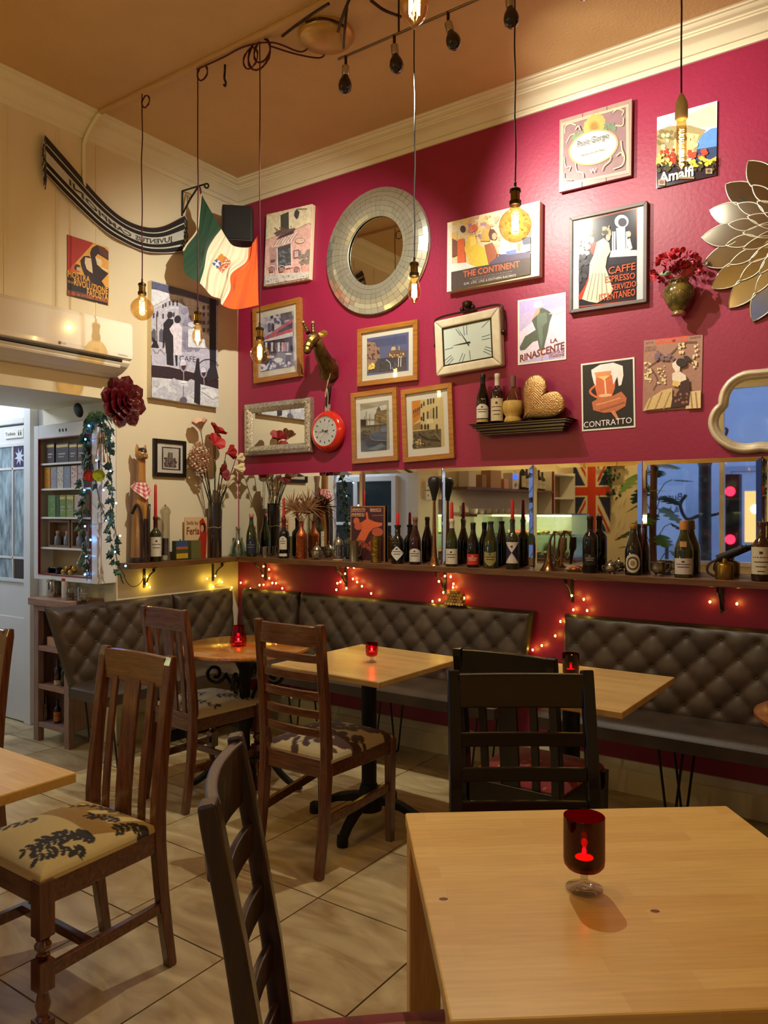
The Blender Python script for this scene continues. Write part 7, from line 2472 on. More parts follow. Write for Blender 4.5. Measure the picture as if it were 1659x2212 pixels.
fm_.lo((-W2,-0.132,0),(xi0,-0.12, Hc)).lo((xi1,-0.132,0),(W2,-0.12, Hc)).lo((xi0,-0.132,0),(xi1,-0.12, zi0)).lo((xi0,-0.132, zi1),(xi1,-0.12, Hc))
fm_.build('face_frame', m_white, t, bevel=0.002)
ring2(xi0 - 0.004, xi1 + 0.004, zi0 - 0.004, zi1 + 0.004,0.007,-0.12,-0.1345).build('red_lining', mat('red_trim', (130,24,40),0.4), t)
for k in range(3):
 MB().lathe([(0.008,0),(0.007,0.002)], 12,(-0.03 + 0.035 * k - 0.02,-0.1325,(zi1 + Hc) / 2), rot=RXp, sy=1.4).build('vent_hole', m_black, t)
sh_z = [cz(y_) for y_ in (998,1054,1117,1184)]
for z in sh_z:
 MB().lo((-W2 + 0.018,-0.118, z - 0.012),(W2 - 0.018,-0.006, z)).build('shelf_board', m_white, t)
def tea_box(px0, px1, top, zs_, col, label, band=None, dots=None, name='tea_box', cat='tea box', dep=0.06):
 off = CF - 0.02
 xa, xb = onR(px0,1100, off)[0], onR(px1,1100, off)[0]
 h_ = min(onR((px0 + px1) / 2, top, off)[1] - cz0 - zs_, 0.14)
 t = thing(name, label, cat, ((xa + xb) / 2, OPY0 - 0.10, cz0 + zs_),0, 'tea boxes in the cupboard')
 w_ = (xb - xa) / 2 - 0.001
 MB().lo((-w_, 0,0),(w_, dep, h_)).build('carton', mat('carton_%d_%d_%d' % col, col, 0.45), t, bevel=0.001)
 if band:
  MB().lo((-w_ * 0.9,-0.0006, h_ * 0.80),(w_ * 0.9,0.001, h_ * 0.93)).build('gold_band', mat('gold_band', (206,176,104),0.3, metal=0.4), t)
  MB().lo((-w_ * 0.6,-0.0006, h_ * 0.42),(w_ * 0.5,0.001, h_ * 0.50)).build('lettering', mat('box_lettering', (170,160,150),0.5), t)
  MB().lo((-w_ * 0.6,-0.0006, h_ * 0.28),(w_ * 0.3,0.001, h_ * 0.34)).build('lettering', mat('box_lettering', (170,160,150),0.5), t)
 if dots:
  mb = MB()
  rr = random.Random(px0)
  for k in range(14):
   X, Z = rr.uniform(-w_ * 0.75, w_ * 0.75), rr.uniform(0.1,0.9) * h_
   mb.add([(X + 0.004 * math.cos(q * 1.05),-0.0004 - 0.00002 * k, Z + 0.006 * math.sin(q * 1.05)) for q in range(6)], [tuple(range(6))])
  mb.build('leaf_print', mat('dots_%d_%d_%d' % dots, dots, 0.5), t)
 return t
q_ = lambda v: v / 4.607
for a_, b_, col, lab in ((460,540,(66,52,50), 'dark brown tea carton with blue lower corner on the top shelf'),(555,682,(56,44,42), 'wide dark brown tea carton with gold band'),(685,768,(60,46,44), 'dark brown tea carton between two others with gold bands'),(771,846,(74,52,48), 'dark brown tea carton with gold band behind the ivy')):
 tea_box(q_(a_), q_(b_),860 + q_(450), sh_z[0], col, lab, band=True)
for a_, b_, col, dots, lab in ((440,500,(206,140,30),(230,180,60), 'bright yellow tea carton'),(505,565,(150,150,160),(120,120,136), 'grey-lilac floral tea carton beside the yellow one'),(568,630,(196,190,178),(130,116,104), 'cream tea carton with brown sprigs'),(634,700,(130,140,156),(160,168,180), 'slate blue tea carton'),(705,768,(206,186,180),(150,70,66), 'white tea carton with red sprigs'),(775,832,(190,176,176),(150,110,116), 'pale pink tea carton behind the ivy')):
 tea_box(q_(a_), q_(b_),860 + q_(660), sh_z[1], col, lab, dots=dots)
for a_, b_, col, dots, lab in ((475,552,(96,130,70),(150,176,110), 'green damask tea carton'),(556,590,(44,74,34),(70,100,50), 'narrow dark green tea carton'),(592,656,(104,130,56),(140,160,80), 'leaf green tea carton with gold band'),(660,732,(136,152,84),(90,110,50), 'pale green tea carton with gold band'),(740,812,(196,176,160),(170,140,130), 'cream tea carton on the green shelf')):
 tea_box(q_(a_), q_(b_),860 + q_(955), sh_z[2], col, lab, dots=dots, band=(592 <= a_ <= 700))
for a_, b_, lab in ((480,692, 'wooden tray of glass bottles with pink caps'),(706,890, 'wooden tray of glass bottles partly behind the ivy')):
 off = CF - 0.02
 xa, xb = onR(q_(a_),1100, off)[0], onR(q_(b_),1100, off)[0]
 h_ = onR(q_((a_ + b_) / 2),860 + q_(1215), off)[1] - cz0 - sh_z[3]
 t2 = thing('bottle_tray', lab, 'tray', ((xa + xb) / 2, OPY0 - 0.10, cz0 + sh_z[3]),0, 'wooden trays in the cupboard')
 w_ = (xb - xa) / 2 - 0.002
 mb = MB()
 mb.lo((-w_, 0,0),(-w_ + 0.014,0.06, h_)).lo((w_ - 0.014,0,0),(w_, 0.06, h_)).lo((-w_ + 0.014,0,0),(w_ - 0.014,0.06,0.014)).lo((-w_ + 0.014,0, h_ - 0.014),(w_ - 0.014,0.06, h_)).lo((-w_ + 0.014,0.055,0.014),(w_ - 0.014,0.06, h_ - 0.014))
 mb.build('wooden_tray', mat('tray_wood', (120,92,66),0.6), t2)
 for k in range(2):
  X = (-0.5 + k) * w_ * 0.9
  MB().lathe([(0.0,0.0),(0.022,0.0),(0.023,0.01),(0.022,0.05),(0.010,0.065),(0.010,0.075)], 14,(X, 0.028,0.0145)).build('little_bottle', mat('bluish_bottle', (110,124,140),0.08, coat=0.6), t2, smooth=50)
  MB().lathe([(0.012,0.07),(0.013,0.09),(0,0.092)], 12,(X, 0.028,0.0145)).build('bottle_cap', mat('pink_cap', (206,140,130),0.4), t2, smooth=50)
zb_ = cz0 + 0.018 + 0.0
zb_ = cz0 + zi0
off = CF - 0.02
# bottom shelf: sweets, card, jar
MB_floor = MB().lo((-W2 + 0.018,-0.118,0.018),(W2 - 0.018,-0.006, zi0)).build('shelf_board', m_white, t)
def cx_(px): return onR(q_(px),1100, off)[0]
t2 = thing('sweet_packet', 'striped packet of sweets in the bottom of the cupboard', 'packet', (cx_(510), OPY0 - 0.07, zb_))
for k in range(5):
 MB().cyl((-0.035 + k * 0.016,-0.02,0.022),(-0.035 + k * 0.016,0.02,0.022),0.022, seg=14).build('sweet_roll', mat(('stripe_black', 'stripe_white')[k % 2], ((34,30,34),(200,196,190))[k % 2], 0.3), t2, smooth=40)
t2 = thing('sweet_bag', 'clear bag of gold wrapped sweets', 'packet', (cx_(650), OPY0 - 0.07, zb_))
for k in range(9):
 MB().ball((-0.05 + 0.0125 * k, 0.01 * ((k * 5) % 3 - 1),0.018 + 0.012 * (k % 3)),0.018,8,6).build('wrapped_sweet', mat(('gold_wrap', 'brown_wrap')[k % 2], ((200,160,60),(96,56,34))[k % 2], 0.2, metal=0.3), t2, smooth=180)
t2 = thing('photo_card', 'white card with dark picture leaning above the sweets', 'card', (cx_(735), OPY0 - 0.05, zb_ + 0.062),0)
t2.rotation_euler = (-0.35,0.2,0)
MB().lo((-0.05,-0.001,0),(0.05,0.001,0.085)).build('card_board', m_mount, t2)
MB().lo((-0.04,-0.0016,0.025),(0.04,0,0.075)).build('print', mat('dark_print', (84,78,70),0.5), t2)
t2 = thing('steel_flask', 'small polished steel canister in the cupboard corner', 'canister', (cx_(838), OPY0 - 0.07, zb_))
MB().lathe([(0.0,0),(0.022,0),(0.022,0.10),(0.018,0.108),(0,0.11)], 18).build('canister_body', m_steel, t2, smooth=50)
# cart under the cupboard
kx0, kx1 = -0.535,-0.155
ky0, ky1 = -1.255, OPY0 - 0.005
m_cart = wood('mauve_washed_wood', (150,120,112),(122,94,88),0.5, 'z', coat=0.0)
m_carttop = wood('mauve_cart_top', (160,124,104),(132,98,80),0.45, 'x', coat=0.1)
m_cartin = wood('cart_inside', (96,50,30),(64,32,20),0.5, 'x', coat=0.0)
t = thing('kitchen_cart', 'mauve washed wooden cart with open shelves under the tea cupboard', 'cart', ((kx0 + kx1) / 2,(ky0 + ky1) / 2,0))
hx2, hy2 = (kx1 - kx0) / 2,(ky1 - ky0) / 2
MB().lo((-hx2 - 0.035,-hy2 - 0.02,0.855),(hx2 + 0.03, hy2,0.90)).build('cart_top', m_carttop, t, bevel=0.004)
for sx in (-1,1):
 for sy in (-1,1):
  MB().lo((sx * hx2 - (0.05 if sx > 0 else 0), sy * hy2 - (0.04 if sy > 0 else 0),0),(sx * hx2 + (0.05 if sx < 0 else 0), sy * hy2 + (0.04 if sy < 0 else 0),0.855)).build('leg', m_cart, t, bevel=0.002)
 MB().lo((sx * hx2 * 0.98 - 0.006,-hy2 + 0.04,0.10),(sx * hx2 * 0.98 + 0.006, hy2 - 0.04,0.855)).build('side_panel', m_cart, t)
MB().lo((-hx2 + 0.05, hy2 - 0.02,0.10),(hx2 - 0.05, hy2 - 0.008,0.855)).build('back_panel', m_cartin, t)
for z in (0.12,0.36,0.60):
 MB().lo((-hx2 + 0.05,-hy2 + 0.002, z - 0.03),(hx2 - 0.05, hy2 - 0.02, z)).build('shelf_board', m_cart if z < 0.2 else m_carttop, t, bevel=0.002)
MB().lo((-hx2 + 0.05,-hy2 + 0.002,0.82),(hx2 - 0.05,-hy2 + 0.03,0.855)).build('apron', m_cart, t)
MB().cyl((-hx2 - 0.07,-hy2 + 0.02,0.875),(-hx2 - 0.035,-hy2 + 0.02,0.875),0.014, seg=14).build('rail_knob', mat('painted_knob', (176,160,150),0.4), t, smooth=40)
ccx, ccy = (kx0 + kx1) / 2,(ky0 + ky1) / 2
def jar(name, label, cat, px, top, r, m, cap=None, z=0.90, y=-1.17, extra=None):
 X = onR(px, 1280,-y)[0]
 h_ = onR(px, top, -y)[1] - z
 t = thing(name, label, cat, (X, y, z))
 MB().lathe([(0.0,0.003),(r * 0.95,0.0),(r, 0.006),(r, h_ * 0.9),(r * 0.9, h_)], 20).build('jar_body', m, t, smooth=50)
 if cap:
  MB().lathe([(r * 0.95, h_ * 0.86),(r * 1.02, h_ * 0.88),(r * 1.0, h_ * 1.02),(0, h_ * 1.03)], 18).build('lid', cap, t, smooth=50)
 if extra:
  MB().lathe([(r * 0.85,0.006),(r * 0.85, h_ * 0.55)], 16).build('contents', extra, t, smooth=50)
 return t
jar('canister', 'polished steel canister on the cart top', 'canister', 112,1252,0.032, m_steel, m_steel)
jar('canister', 'second steel canister behind the salt drum', 'canister', 124,1252,0.026, m_pewter, m_steel, y=-1.09)
jar('salt_drum', 'white salt drum with red lid', 'salt', 141,1250,0.022, mat('salt_white', (226,220,212),0.4), mat('salt_red', (196,60,44),0.4), y=-1.15)
jar('glass_jar', 'short glass of brown sugar sachets on the cart', 'glass', 152,1268,0.030, glassy('jar_glass', (232,232,226),0.2), None, y=-1.20, extra=mat('sachets_brown', (110,76,50),0.7, noise=0.6, nscale=40))
jar('glass_jar', 'square glass of tea bags on the cart', 'glass', 179,1268,0.032, glassy('jar_glass', (232,232,226),0.2), None, y=-1.19, extra=mat('tea_bags', (60,56,50),0.7, noise=0.8, nscale=50, rgb2=(190,186,176)))
def cart_bottle(px, top, z, R, glass, label, lab=None, y=-1.20):
 X = onR(px, 1400,-y)[0]
 h_ = min(onR(px, top, -y)[1] - z, 0.2)
 bottle((X, y, z), h_, R, 'bordeaux', glass, label, lab, None, 'bottles inside the cart')
X = onR(117,1400,1.20)[0]
t2 = thing('pepper_mill', 'black turned pepper mill in a cardboard tray on the cart', 'pepper mill', (X, -1.19,0.60))
MB().lo((-0.045,-0.03,0),(0.075,0.03,0.055)).build('cardboard_tray', mat('card_beige', (190,150,116),0.7), t2)
MB().lathe([(0.022,0.054),(0.02,0.08),(0.012,0.10),(0.02,0.12),(0.022,0.135),(0.012,0.155),(0.018,0.168),(0.01,0.18),(0.0,0.185)], 16).build('mill_body', m_black, t2, smooth=50)
cart_bottle(125,1425,0.36,0.022, G_RED, 'ketchup-red bottle with white base on the middle cart shelf', dict(z0=0.02, z1=0.2, ang=3.0, col=(206,180,150), lines=0))
cart_bottle(138,1432,0.36,0.018, G_DARK, 'slim dark bottle on the middle cart shelf')
cart_bottle(100,1505,0.12,0.022, G_RED, 'red sauce bottle on the bottom cart shelf')
cart_bottle(124,1512,0.12,0.022, G_DARK, 'dark sauce bottle with orange label on the bottom cart shelf', dict(z0=0.1, z1=0.5, ang=2.6, col=(176,96,30), lines=1))
# ivy garland with blue-white lights
gar = thing('ivy_garland', 'trailing artificial ivy hung over the tea cupboard', 'ivy', (0.0, OPY0 - 0.13, cz1))
og = Vector(gar.location)
def ip(px, py, off=CF + 0.02):
 x, z = onR(px, py, off)
 return Vector((x, -off, z)) - og
strands = [[(225,893),(205,905),(188,920),(183,950),(190,985),(186,1030),(178,1085),(176,1125),(184,1170),(186,1200),(190,1235)],
  [(222,895),(228,930),(235,960),(238,1000),(241,1045),(243,1090),(246,1130),(252,1165),(250,1195),(257,1222),(270,1245)],
  [(195,905),(210,900),(228,905),(240,925),(236,955)],
  [(190,985),(200,1010),(215,1080),(230,1120),(246,1130)]]
leaf_pts = [(0,0),(0.35,0.1),(0.6,-0.02),(0.42,0.42),(0.62,0.55),(0.3,0.62),(0,1.0),(-0.3,0.62),(-0.62,0.55),(-0.42,0.42),(-0.6,-0.02),(-0.35,0.1)]
leafm = []
for c in ((38,70,40),(56,90,54),(28,54,36)):
 mb = MB()
 mb.add([(x * 0.024,0.004 * abs(x), z * 0.036) for x, z in leaf_pts] + [(0,-0.004,0.016)], [(k, (k + 1) % 12,12) for k in range(12)])
 leafm.append(mb.mesh('leaf', mat('ivy_%d' % c[1], c, 0.5), smooth=None))
r6 = random.Random(6)
for si, st in enumerate(strands):
 off = CF + 0.02 if si in (0,2,3) else CF - 0.02
 pts = spline([ip(a, b, off) for a, b in st], 8)
 MB().tube(pts, 0.0028,5).build('vine', mat('vine_brown', (44,44,28),0.8), gar, smooth=60)
 step = 2 if si != 3 else 4
 for i in range(0, len(pts), step):
  for q in range(2 if si in (0,1) and i < 60 else 1):
   o = share('leaf', leafm[r6.randrange(3)], gar, pts[i] + Vector((r6.uniform(-0.03,0.03), r6.uniform(-0.025,0.0), r6.uniform(-0.02,0.02))))
   o.rotation_euler = (r6.uniform(-0.6,0.6), math.pi + r6.uniform(-1.3,1.3), r6.uniform(-0.8,0.8))
   s_ = r6.uniform(1.1,1.65)
   o.scale = (s_, s_, s_)
led = thing('led_string', 'blue-white fairy lights wound through the ivy', 'string lights', (0.0, OPY0 - 0.15, cz1))
ol_ = Vector(led.location)
LEDp = [(1020,250),(885,275),(850,410),(1100,400),(960,620),(1100,725),(840,915),(1030,915),(1155,1045),(1050,1215),(845,1275),(900,1410),(860,1575),(1145,1530),(1195,1370),(1250,1670),(845,1755)]
lm = MB().ball((0,0,0),0.0055,8,6).mesh('led_bulb', emis('led_blue', (80,160,255),50), smooth=180)
pp = []
for a_, b_ in LEDp:
 x, z = onR(q_(a_),860 + q_(b_), CF + 0.035)
 P_ = Vector((x, -CF - 0.035, z)) - ol_
 share('led_bulb', lm, led, P_)
 pp.append(P_)
MB().tube(spline(pp[:7] + pp[9:13], 5),0.0012,4).build('wire', mat('led_wire', (60,64,60),0.6), led)
# two little pans and wooden spoons hung with the ivy
def mini_pan(px, py, col, label):
 x, z = onR(px, py, CF + 0.03)
 t = thing('toy_pan', label, 'pan', (x, -CF - 0.03, z), math.radians(50), 'little pans hung with the ivy')
 MB().lathe([(0.0,0.0),(0.034,0.0),(0.036,0.016),(0.034,0.017),(0.03,0.004),(0,0.004)], 24, rot=RXp, cap=False).build('pan_bowl', mat('pan_%d' % col[0], col, 0.2, coat=0.5), t, smooth=50)
 MB().bar([(0,-0.01,0.034),(0,-0.012,0.09)], (1,0,0),0.01,0.005).build('pan_handle', m_black, t)
mini_pan(194,1028,(176,44,30), 'little red pan hanging in the ivy')
mini_pan(214,1027,(150,160,30), 'little lime green pan hanging in the ivy')
x, z = onR(222,970, CF + 0.015)
t = thing('spoon_bundle', 'bundle of wooden spoons hanging in the ivy', 'spoons', (x, -CF - 0.02, z))
for k in range(4):
 a = -0.3 + 0.2 * k
 MB().tube([(0.012 * k - 0.02,0,0.10),(0.012 * k - 0.02 + math.sin(a) * 0.12,0,-0.03),(0.012 * k - 0.02 + math.sin(a) * 0.16,0,-0.08)], [0.003,0.003,0.008], 6).build('wooden_spoon', mat('spoon_wood', (170,130,80),0.6), t, smooth=60)
# ---- sign on the door frame
p0 = onC(8,942,0.062)
p1 = onC(48,932,0.062)
t = thing('door_sign', 'small white sign lettered Toilets above the corridor door', 'sign', ((p0[0] + p1[0]) / 2, OPY0 - 0.0505, p0[1] - 0.02))
w_ = (p1[0] - p0[0]) / 2
MB().lo((-w_, -0.006,0),(w_, 0,0.06)).build('plate', m_plastic, t)
wall_text('Toilets', t, -w_ * 0.9,0.02, w_ * 1.1,0.022,-0.0065,(70,66,60), bold=0.02)
for k in range(2):
 X = w_ * (0.55 + 0.22 * k)
 MB().ball((X, -0.0062,0.046),0.005,8,6,(1,0.1,1)).build('pictogram_head', m_black, t, smooth=180)
 MB().lo((X - 0.006,-0.0068,0.014),(X + 0.006,-0.006,0.038)).build('pictogram_body', m_black, t)
# ---- warm fairy lights along the wall
fs_t = thing('fairy_lights', 'warm fairy lights strung below the long shelf', 'string lights', (0.5,-0.02,1.0))
of = Vector(fs_t.location)
fb = MB().ball((0,0,0),0.0050,8,6,(1,1,1.3)).mesh('fairy_bulb', emis('fairy_warm', (255,212,80),58), smooth=180)
wire_m = mat('copper_wire', (150,110,60),0.4, metal=0.6)
def T(crop, pts):
 x0, y0, s = crop
 return [(x0 + a / s, y0 + b / s) for a, b in pts]
clusters = [
 ('L', T((220,900,5.184), [(510,1795),(505,1875),(538,1908)])),
 ('L', T((220,900,5.184), [(1180,1815),(1270,1785),(1345,1850),(1248,1905),(1455,1915)])),
 ('R', T((490,980,4.608), [(138,1285),(235,1345),(325,1308),(358,1215),(365,1122),(420,1152),(422,1240),(365,1305),(453,1287),(490,1290),(552,1340)])),
 ('R', T((490,980,4.608), [(1090,1355),(1100,1290),(1130,1278),(1177,1195),(1205,1130),(1265,1135),(1255,1247),(1190,1340),(1297,1278),(1345,1320),(1437,1392)])),
 ('R', T((820,980,4.608), [(527,1470),(597,1455),(635,1382),(590,1272),(650,1218),(708,1225),(735,1295),(730,1332),(842,1437)])),
 ('R', T((1120,960,5.53), [(655,1975),(635,1807),(780,1850),(820,1985)]) ),
 ('R', T((920,1260,2.245), [(652,185),(627,255),(562,302),(518,323)])),
 ('R', T((1320,960,4.894), [(1045,1665),(1330,1685)]))]
rl = random.Random(3)
for wall, pts in clusters:
 W_ = []
 for (a_, b_) in pts:
  off = rl.uniform(0.018,0.05)
  if wall == 'R':
   x, z = onR(a_, b_, off)
   P_ = Vector((x, -off, z)) - of
  else:
   y, z = onL(a_, b_, off)
   P_ = Vector((off, y, z)) - of
  share('fairy_bulb', fb, fs_t, P_)
  W_.append(P_)
 if len(W_) > 2:
  MB().tube(spline(W_, 5),0.0011,4).build('wire', wire_m, fs_t)
 else:
  MB().tube([W_[0], W_[0].lerp(W_[1], 0.5) + Vector((0,0,-0.05)), W_[1]], 0.0011,4).build('wire', wire_m, fs_t)
# ---- red candle glasses
m_rglass = glassy('ruby_glass', (240,60,92),0.03,0.02,0.3)
m_rglass_dark = glassy('dark_ruby_glass', (172,16,42),0.02,0.02,0.25)
m_cglass = glassy('clear_glass', (244,242,236),0.15)
def tealight(loc, label, e=7.0, r=0.018):
 t = thing('tealight', label, 'candle', loc, 0, 'tealights in red glasses')
 MB().lathe([(r, 0),(r, 0.012),(r * 0.95,0.013),(0,0.0105)], 16).build('wax_cup', mat('pale_wax', (230,190,170),0.5), t, smooth=40)
 MB().ball((0,0,0.023),0.004,8,6,(1,1,2.0)).build('flame', emis('flame', (255,190,120),160), t, smooth=180)
 lo_ = lamp('tealight_glow', 'POINT', (loc[0], loc[1], loc[2] + 0.026),0.22 * e / 7,(1.0,0.55,0.25), None, 0.006)
# tumbler on the round table
X, Y = onZ(515,1395,0.75)
t = thing('candle_glass', 'bulging red glass tumbler on the round table', 'candle holder', (X, Y, 0.7505))
MB().lathe([(0.0,0.003),(0.036,0.0),(0.043,0.012),(0.042,0.04),(0.032,0.075),(0.030,0.105),(0.028,0.105),(0.030,0.07),(0.039,0.04),(0.038,0.014),(0,0.008)], 28, cap=False).build('bowl', m_rglass, t, smooth=60)
tealight((X, Y, 0.7595), 'tealight inside the bulging red tumbler', 16)
# stemmed glass on the square table
X, Y = onZ(803,1431,0.75)
def goblet(X, Y, label, rb, hb, hs_, rf, m, z=0.7505):
 t = thing('candle_glass', label, 'candle holder', (X, Y, z))
 MB().lathe([(0.0,0.004),(rf * 0.9,0.0),(rf, 0.004),(rf * 0.6,0.009),(0.008,0.014),(0.007, hs_ - 0.008),(0.012, hs_),(0.0, hs_)], 24, cap=False).build('stem_foot', m_cglass, t, smooth=60)
 MB().lathe([(0.0, hs_),(rb * 0.82, hs_ + 0.003),(rb * 0.97, hs_ + 0.010),(rb, hs_ + 0.02),(rb, hs_ + hb),(rb * 0.96, hs_ + hb),(rb * 0.96, hs_ + 0.02),(rb * 0.8, hs_ + 0.009),(0, hs_ + 0.008)], 30, cap=False).build('bowl', m, t, smooth=60)
 return t
goblet(X, Y, 'small red stemmed glass on the table before the long bench', 0.028,0.062,0.028,0.022, m_rglass)
tealight((X, Y, 0.7505 + 0.037), 'tealight inside the small red stemmed glass', 5,0.013)
X, Y = onZ(1233,1456,0.75)
t = thing('candle_glass', 'straight red tumbler on the table behind the black chairs', 'candle holder', (X, Y, 0.7505))
MB().lathe([(0.0,0.003),(0.030,0.0),(0.034,0.008),(0.036,0.088),(0.033,0.088),(0.031,0.01),(0,0.008)], 28, cap=False).build('bowl', m_rglass_dark, t, smooth=60)
tealight((X, Y, 0.7592), 'tealight inside the straight red tumbler', 4)
X, Y = onZ(1262,1922,0.75)
goblet(X, Y, 'tall dark red goblet with clear stem on the foreground table', 0.0375,0.098,0.038,0.034, m_rglass_dark)
tealight((X, Y, 0.7505 + 0.047), 'tealight inside the tall dark red goblet', 5)
# ================================================================== LAMPS
m_amber = glassy('amber_bulb_glass', (255,230,180),0.10)
m_fil = emis('filament', (255,206,130),90)
m_cord = mat('burgundy_flex', (74,18,24),0.8)
m_cordb = mat('black_flex', (26,20,18),0.8)
m_sock = mat('bronze_socket', (116,88,38),0.3, metal=0.9)
def pendant(label, x, y, zbot, kind, cordm=None, power=1.0, ztop=CEIL, coil=None, socket=None):
 t = thing('pendant_lamp', label, 'lamp', (x, y, zbot),0, 'hanging filament bulbs')
 R, H, prof = {'g125': (0.0625,0.15, None), 'g95': (0.0475,0.125, None), 'st64': (0.032,0.135, 'st'), 'st58': (0.029,0.125, 'st'), 'tube': (0.017,0.185, 'tube')}[kind]
 if prof is None:
  pr = []
  for k in range(15):
   a = -math.pi / 2 + k * (math.pi * 0.86) / 14
   pr.append((max(0.0, R * math.cos(a)), R + R * math.sin(a)))
  pr += [(0.016, H - 0.012),(0.0135, H)]
 elif prof == 'st':
  pr = [(0.0,0.0),(0.006,0.001),(0.010,0.008),(R * 0.75,0.022),(R, 0.048),(R * 0.97,0.06),(R * 0.70,0.095),(R * 0.48, H - 0.012),(0.0135, H)]
 else:
  pr = [(0.0,0.0),(0.003,0.001),(0.006,0.006),(R * 0.85,0.013),(R, 0.024),(R, H - 0.024),(0.0145, H - 0.008),(0.0135, H)]
 MB().lathe(pr, 26, cap=False).build('bulb_glass', m_amber, t, smooth=60)
 fil = MB()
 if kind in ('g125', 'g95'):
  n = 64
  r0 = 0.014 if kind == 'g125' else 0.011
  fil.tube([(r0 * math.cos(k * 0.8), r0 * math.sin(k * 0.8),0.035 + (H - 0.075) * k / n) for k in range(n)], 0.0010,4)
 elif kind == 'tube':
  fil.tube([(0.008 * math.cos(k * 0.9),0.008 * math.sin(k * 0.9),0.018 + (H - 0.05) * k / 60) for k in range(60)], 0.0014,4)
 else:
  n = 8
  zz = []
  for k in range(n):
   a = 2 * math.pi * k / n
   zz += [(0.012 * math.cos(a),0.012 * math.sin(a),0.030),(0.010 * math.cos(a + 0.39),0.010 * math.sin(a + 0.39), H - 0.045)]
  fil.tube(zz, 0.0010,4)
 fil.build('filament', m_fil, t)
 if socket == 'pale':
  MB().lathe([(0.018, H - 0.004),(0.022, H + 0.002),(0.022, H + 0.045),(0.019, H + 0.06),(0.008, H + 0.085),(0.004, H + 0.09)], 18).build('socket', mat('pale_bakelite', (190,170,128),0.4), t, smooth=50)
  zc = H + 0.088
 else:
  MB().lathe([(0.017, H - 0.012),(0.023, H - 0.010),(0.023, H + 0.006),(0.018, H + 0.008)], 18).build('socket_ring', m_brass_dark, t, smooth=40)
  MB().lathe([(0.018, H + 0.006),(0.018, H + 0.044)], 18).build('socket', m_sock, t, smooth=40)
  MB().lathe([(0.022, H + 0.042),(0.021, H + 0.052),(0.010, H + 0.058),(0.005, H + 0.062),(0.005, H + 0.078),(0.003, H + 0.080)], 18).build('socket_cap', m_brass_dark, t, smooth=40)
  zc = H + 0.078
 L = ztop - zbot
 rr = random.Random(int(x * 1000))
 pts = [(0,0, zc)] + [(rr.uniform(-0.003,0.003), rr.uniform(-0.003,0.003), lerp(zc, L, k / 8)) for k in range(1,8)] + [(0,0, L)]
 MB().tube(spline(pts, 3),0.0032,6).build('cord', cordm or m_cord, t, smooth=60)
 if coil:
  for (cx_, cz_, cr, nn) in coil:
   MB().tube([(cx_ + cr * math.cos(k * 0.4) * (1 + 0.06 * math.sin(k * 0.7)),-0.004 + 0.003 * math.sin(k * 1.3), L - cz_ + cr * math.sin(k * 0.4)) for k in range(int(nn * 15.7))], 0.0032,5).build('cord_coil', cordm or m_cord, t, smooth=60)
 lamp('bulb_light', 'POINT', (x, y, zbot + H * 0.42), P_BULB * power, WARM, None, 0.012)
 return t
def cpos(px, py, z=CEIL):
 return onZ(px, py, z)
X, Y = cpos(307,195)
pendant('crackled globe pendant bulb hanging before the canvas of the couple', X, Y, onZ and CAMZ + (HYP - 692) / FPX * ((Vector((X - CAMX, Y - CAMY))).dot(Vector((DX, DY)))), 'g125', coil=[(0.035,0.075,0.032,2)])
def zat(X, Y, py):
 return CAMZ + (HYP - py) / FPX * Vector((X - CAMX, Y - CAMY)).dot(Vector((DX, DY)))
X, Y = cpos(427,143)
pendant('teardrop pendant bulb in front of the grey couple canvas', X, Y, zat(X, Y, 748), 'st58', coil=[(0.04,0.05,0.038,3)])
X, Y = cpos(561,92)
pendant('clear globe pendant bulb in front of the pine framed awning print', X, Y, zat(X, Y, 786), 'g95', power=0.5, coil=[(0.0,0.06,0.075,5),(-0.06,0.06,0.05,2),(0.02,0.05,0.055,4)])
X, Y = CAMX + 3.54 * ray(895,0).x, CAMY + 3.54 * ray(895,0).y
pendant('teardrop pendant bulb in front of the mosaic round mirror', X, Y, zat(X, Y, 656), 'st64', m_cordb)
X, Y = CAMX + 2.97 * ray(1113,0).x, CAMY + 2.97 * ray(1113,0).y
pendant('large amber globe pendant bulb in front of the travel poster', X, Y, zat(X, Y, 522), 'g125', m_cordb)
X, Y = CAMX + 2.75 * ray(1472,0).x, CAMY + 2.75 * ray(1472,0).y
pendant('tube pendant bulb in pale socket before the Amalfi sign', X, Y, zat(X, Y, 368), 'tube', m_cordb, socket='pale')
X, Y = CAMX + 1.71 * ray(895,0).x, CAMY + 1.71 * ray(895,0).y
pendant('bright teardrop pendant bulb high over the foreground table', X, Y, zat(X, Y, 61), 'st64', m_cordb, power=P_BULB_BIG / P_BULB)
# added pendants behind the view, put in to fill the room with light
for X, Y, Z, kd, s_, f_ in ((4.75,-2.6,2.55, 'g125', 'added globe pendant bulb for fill light towards the right wall', 0.35),(0.85,-4.45,2.75, 'st64', 'added teardrop pendant bulb brightening the counter wall', 1.7),(4.3,-5.2,2.6, 'g125', 'added globe pendant bulb for fill light by the shop window', 0.35),(0.8,-5.7,2.75, 'st64', 'added teardrop pendant bulb brightening the wall beside the hung union flag', 1.7)):
 pendant(s_, X, Y, Z, kd, m_cordb, power=f_ * P_BULB_BACK / P_BULB)
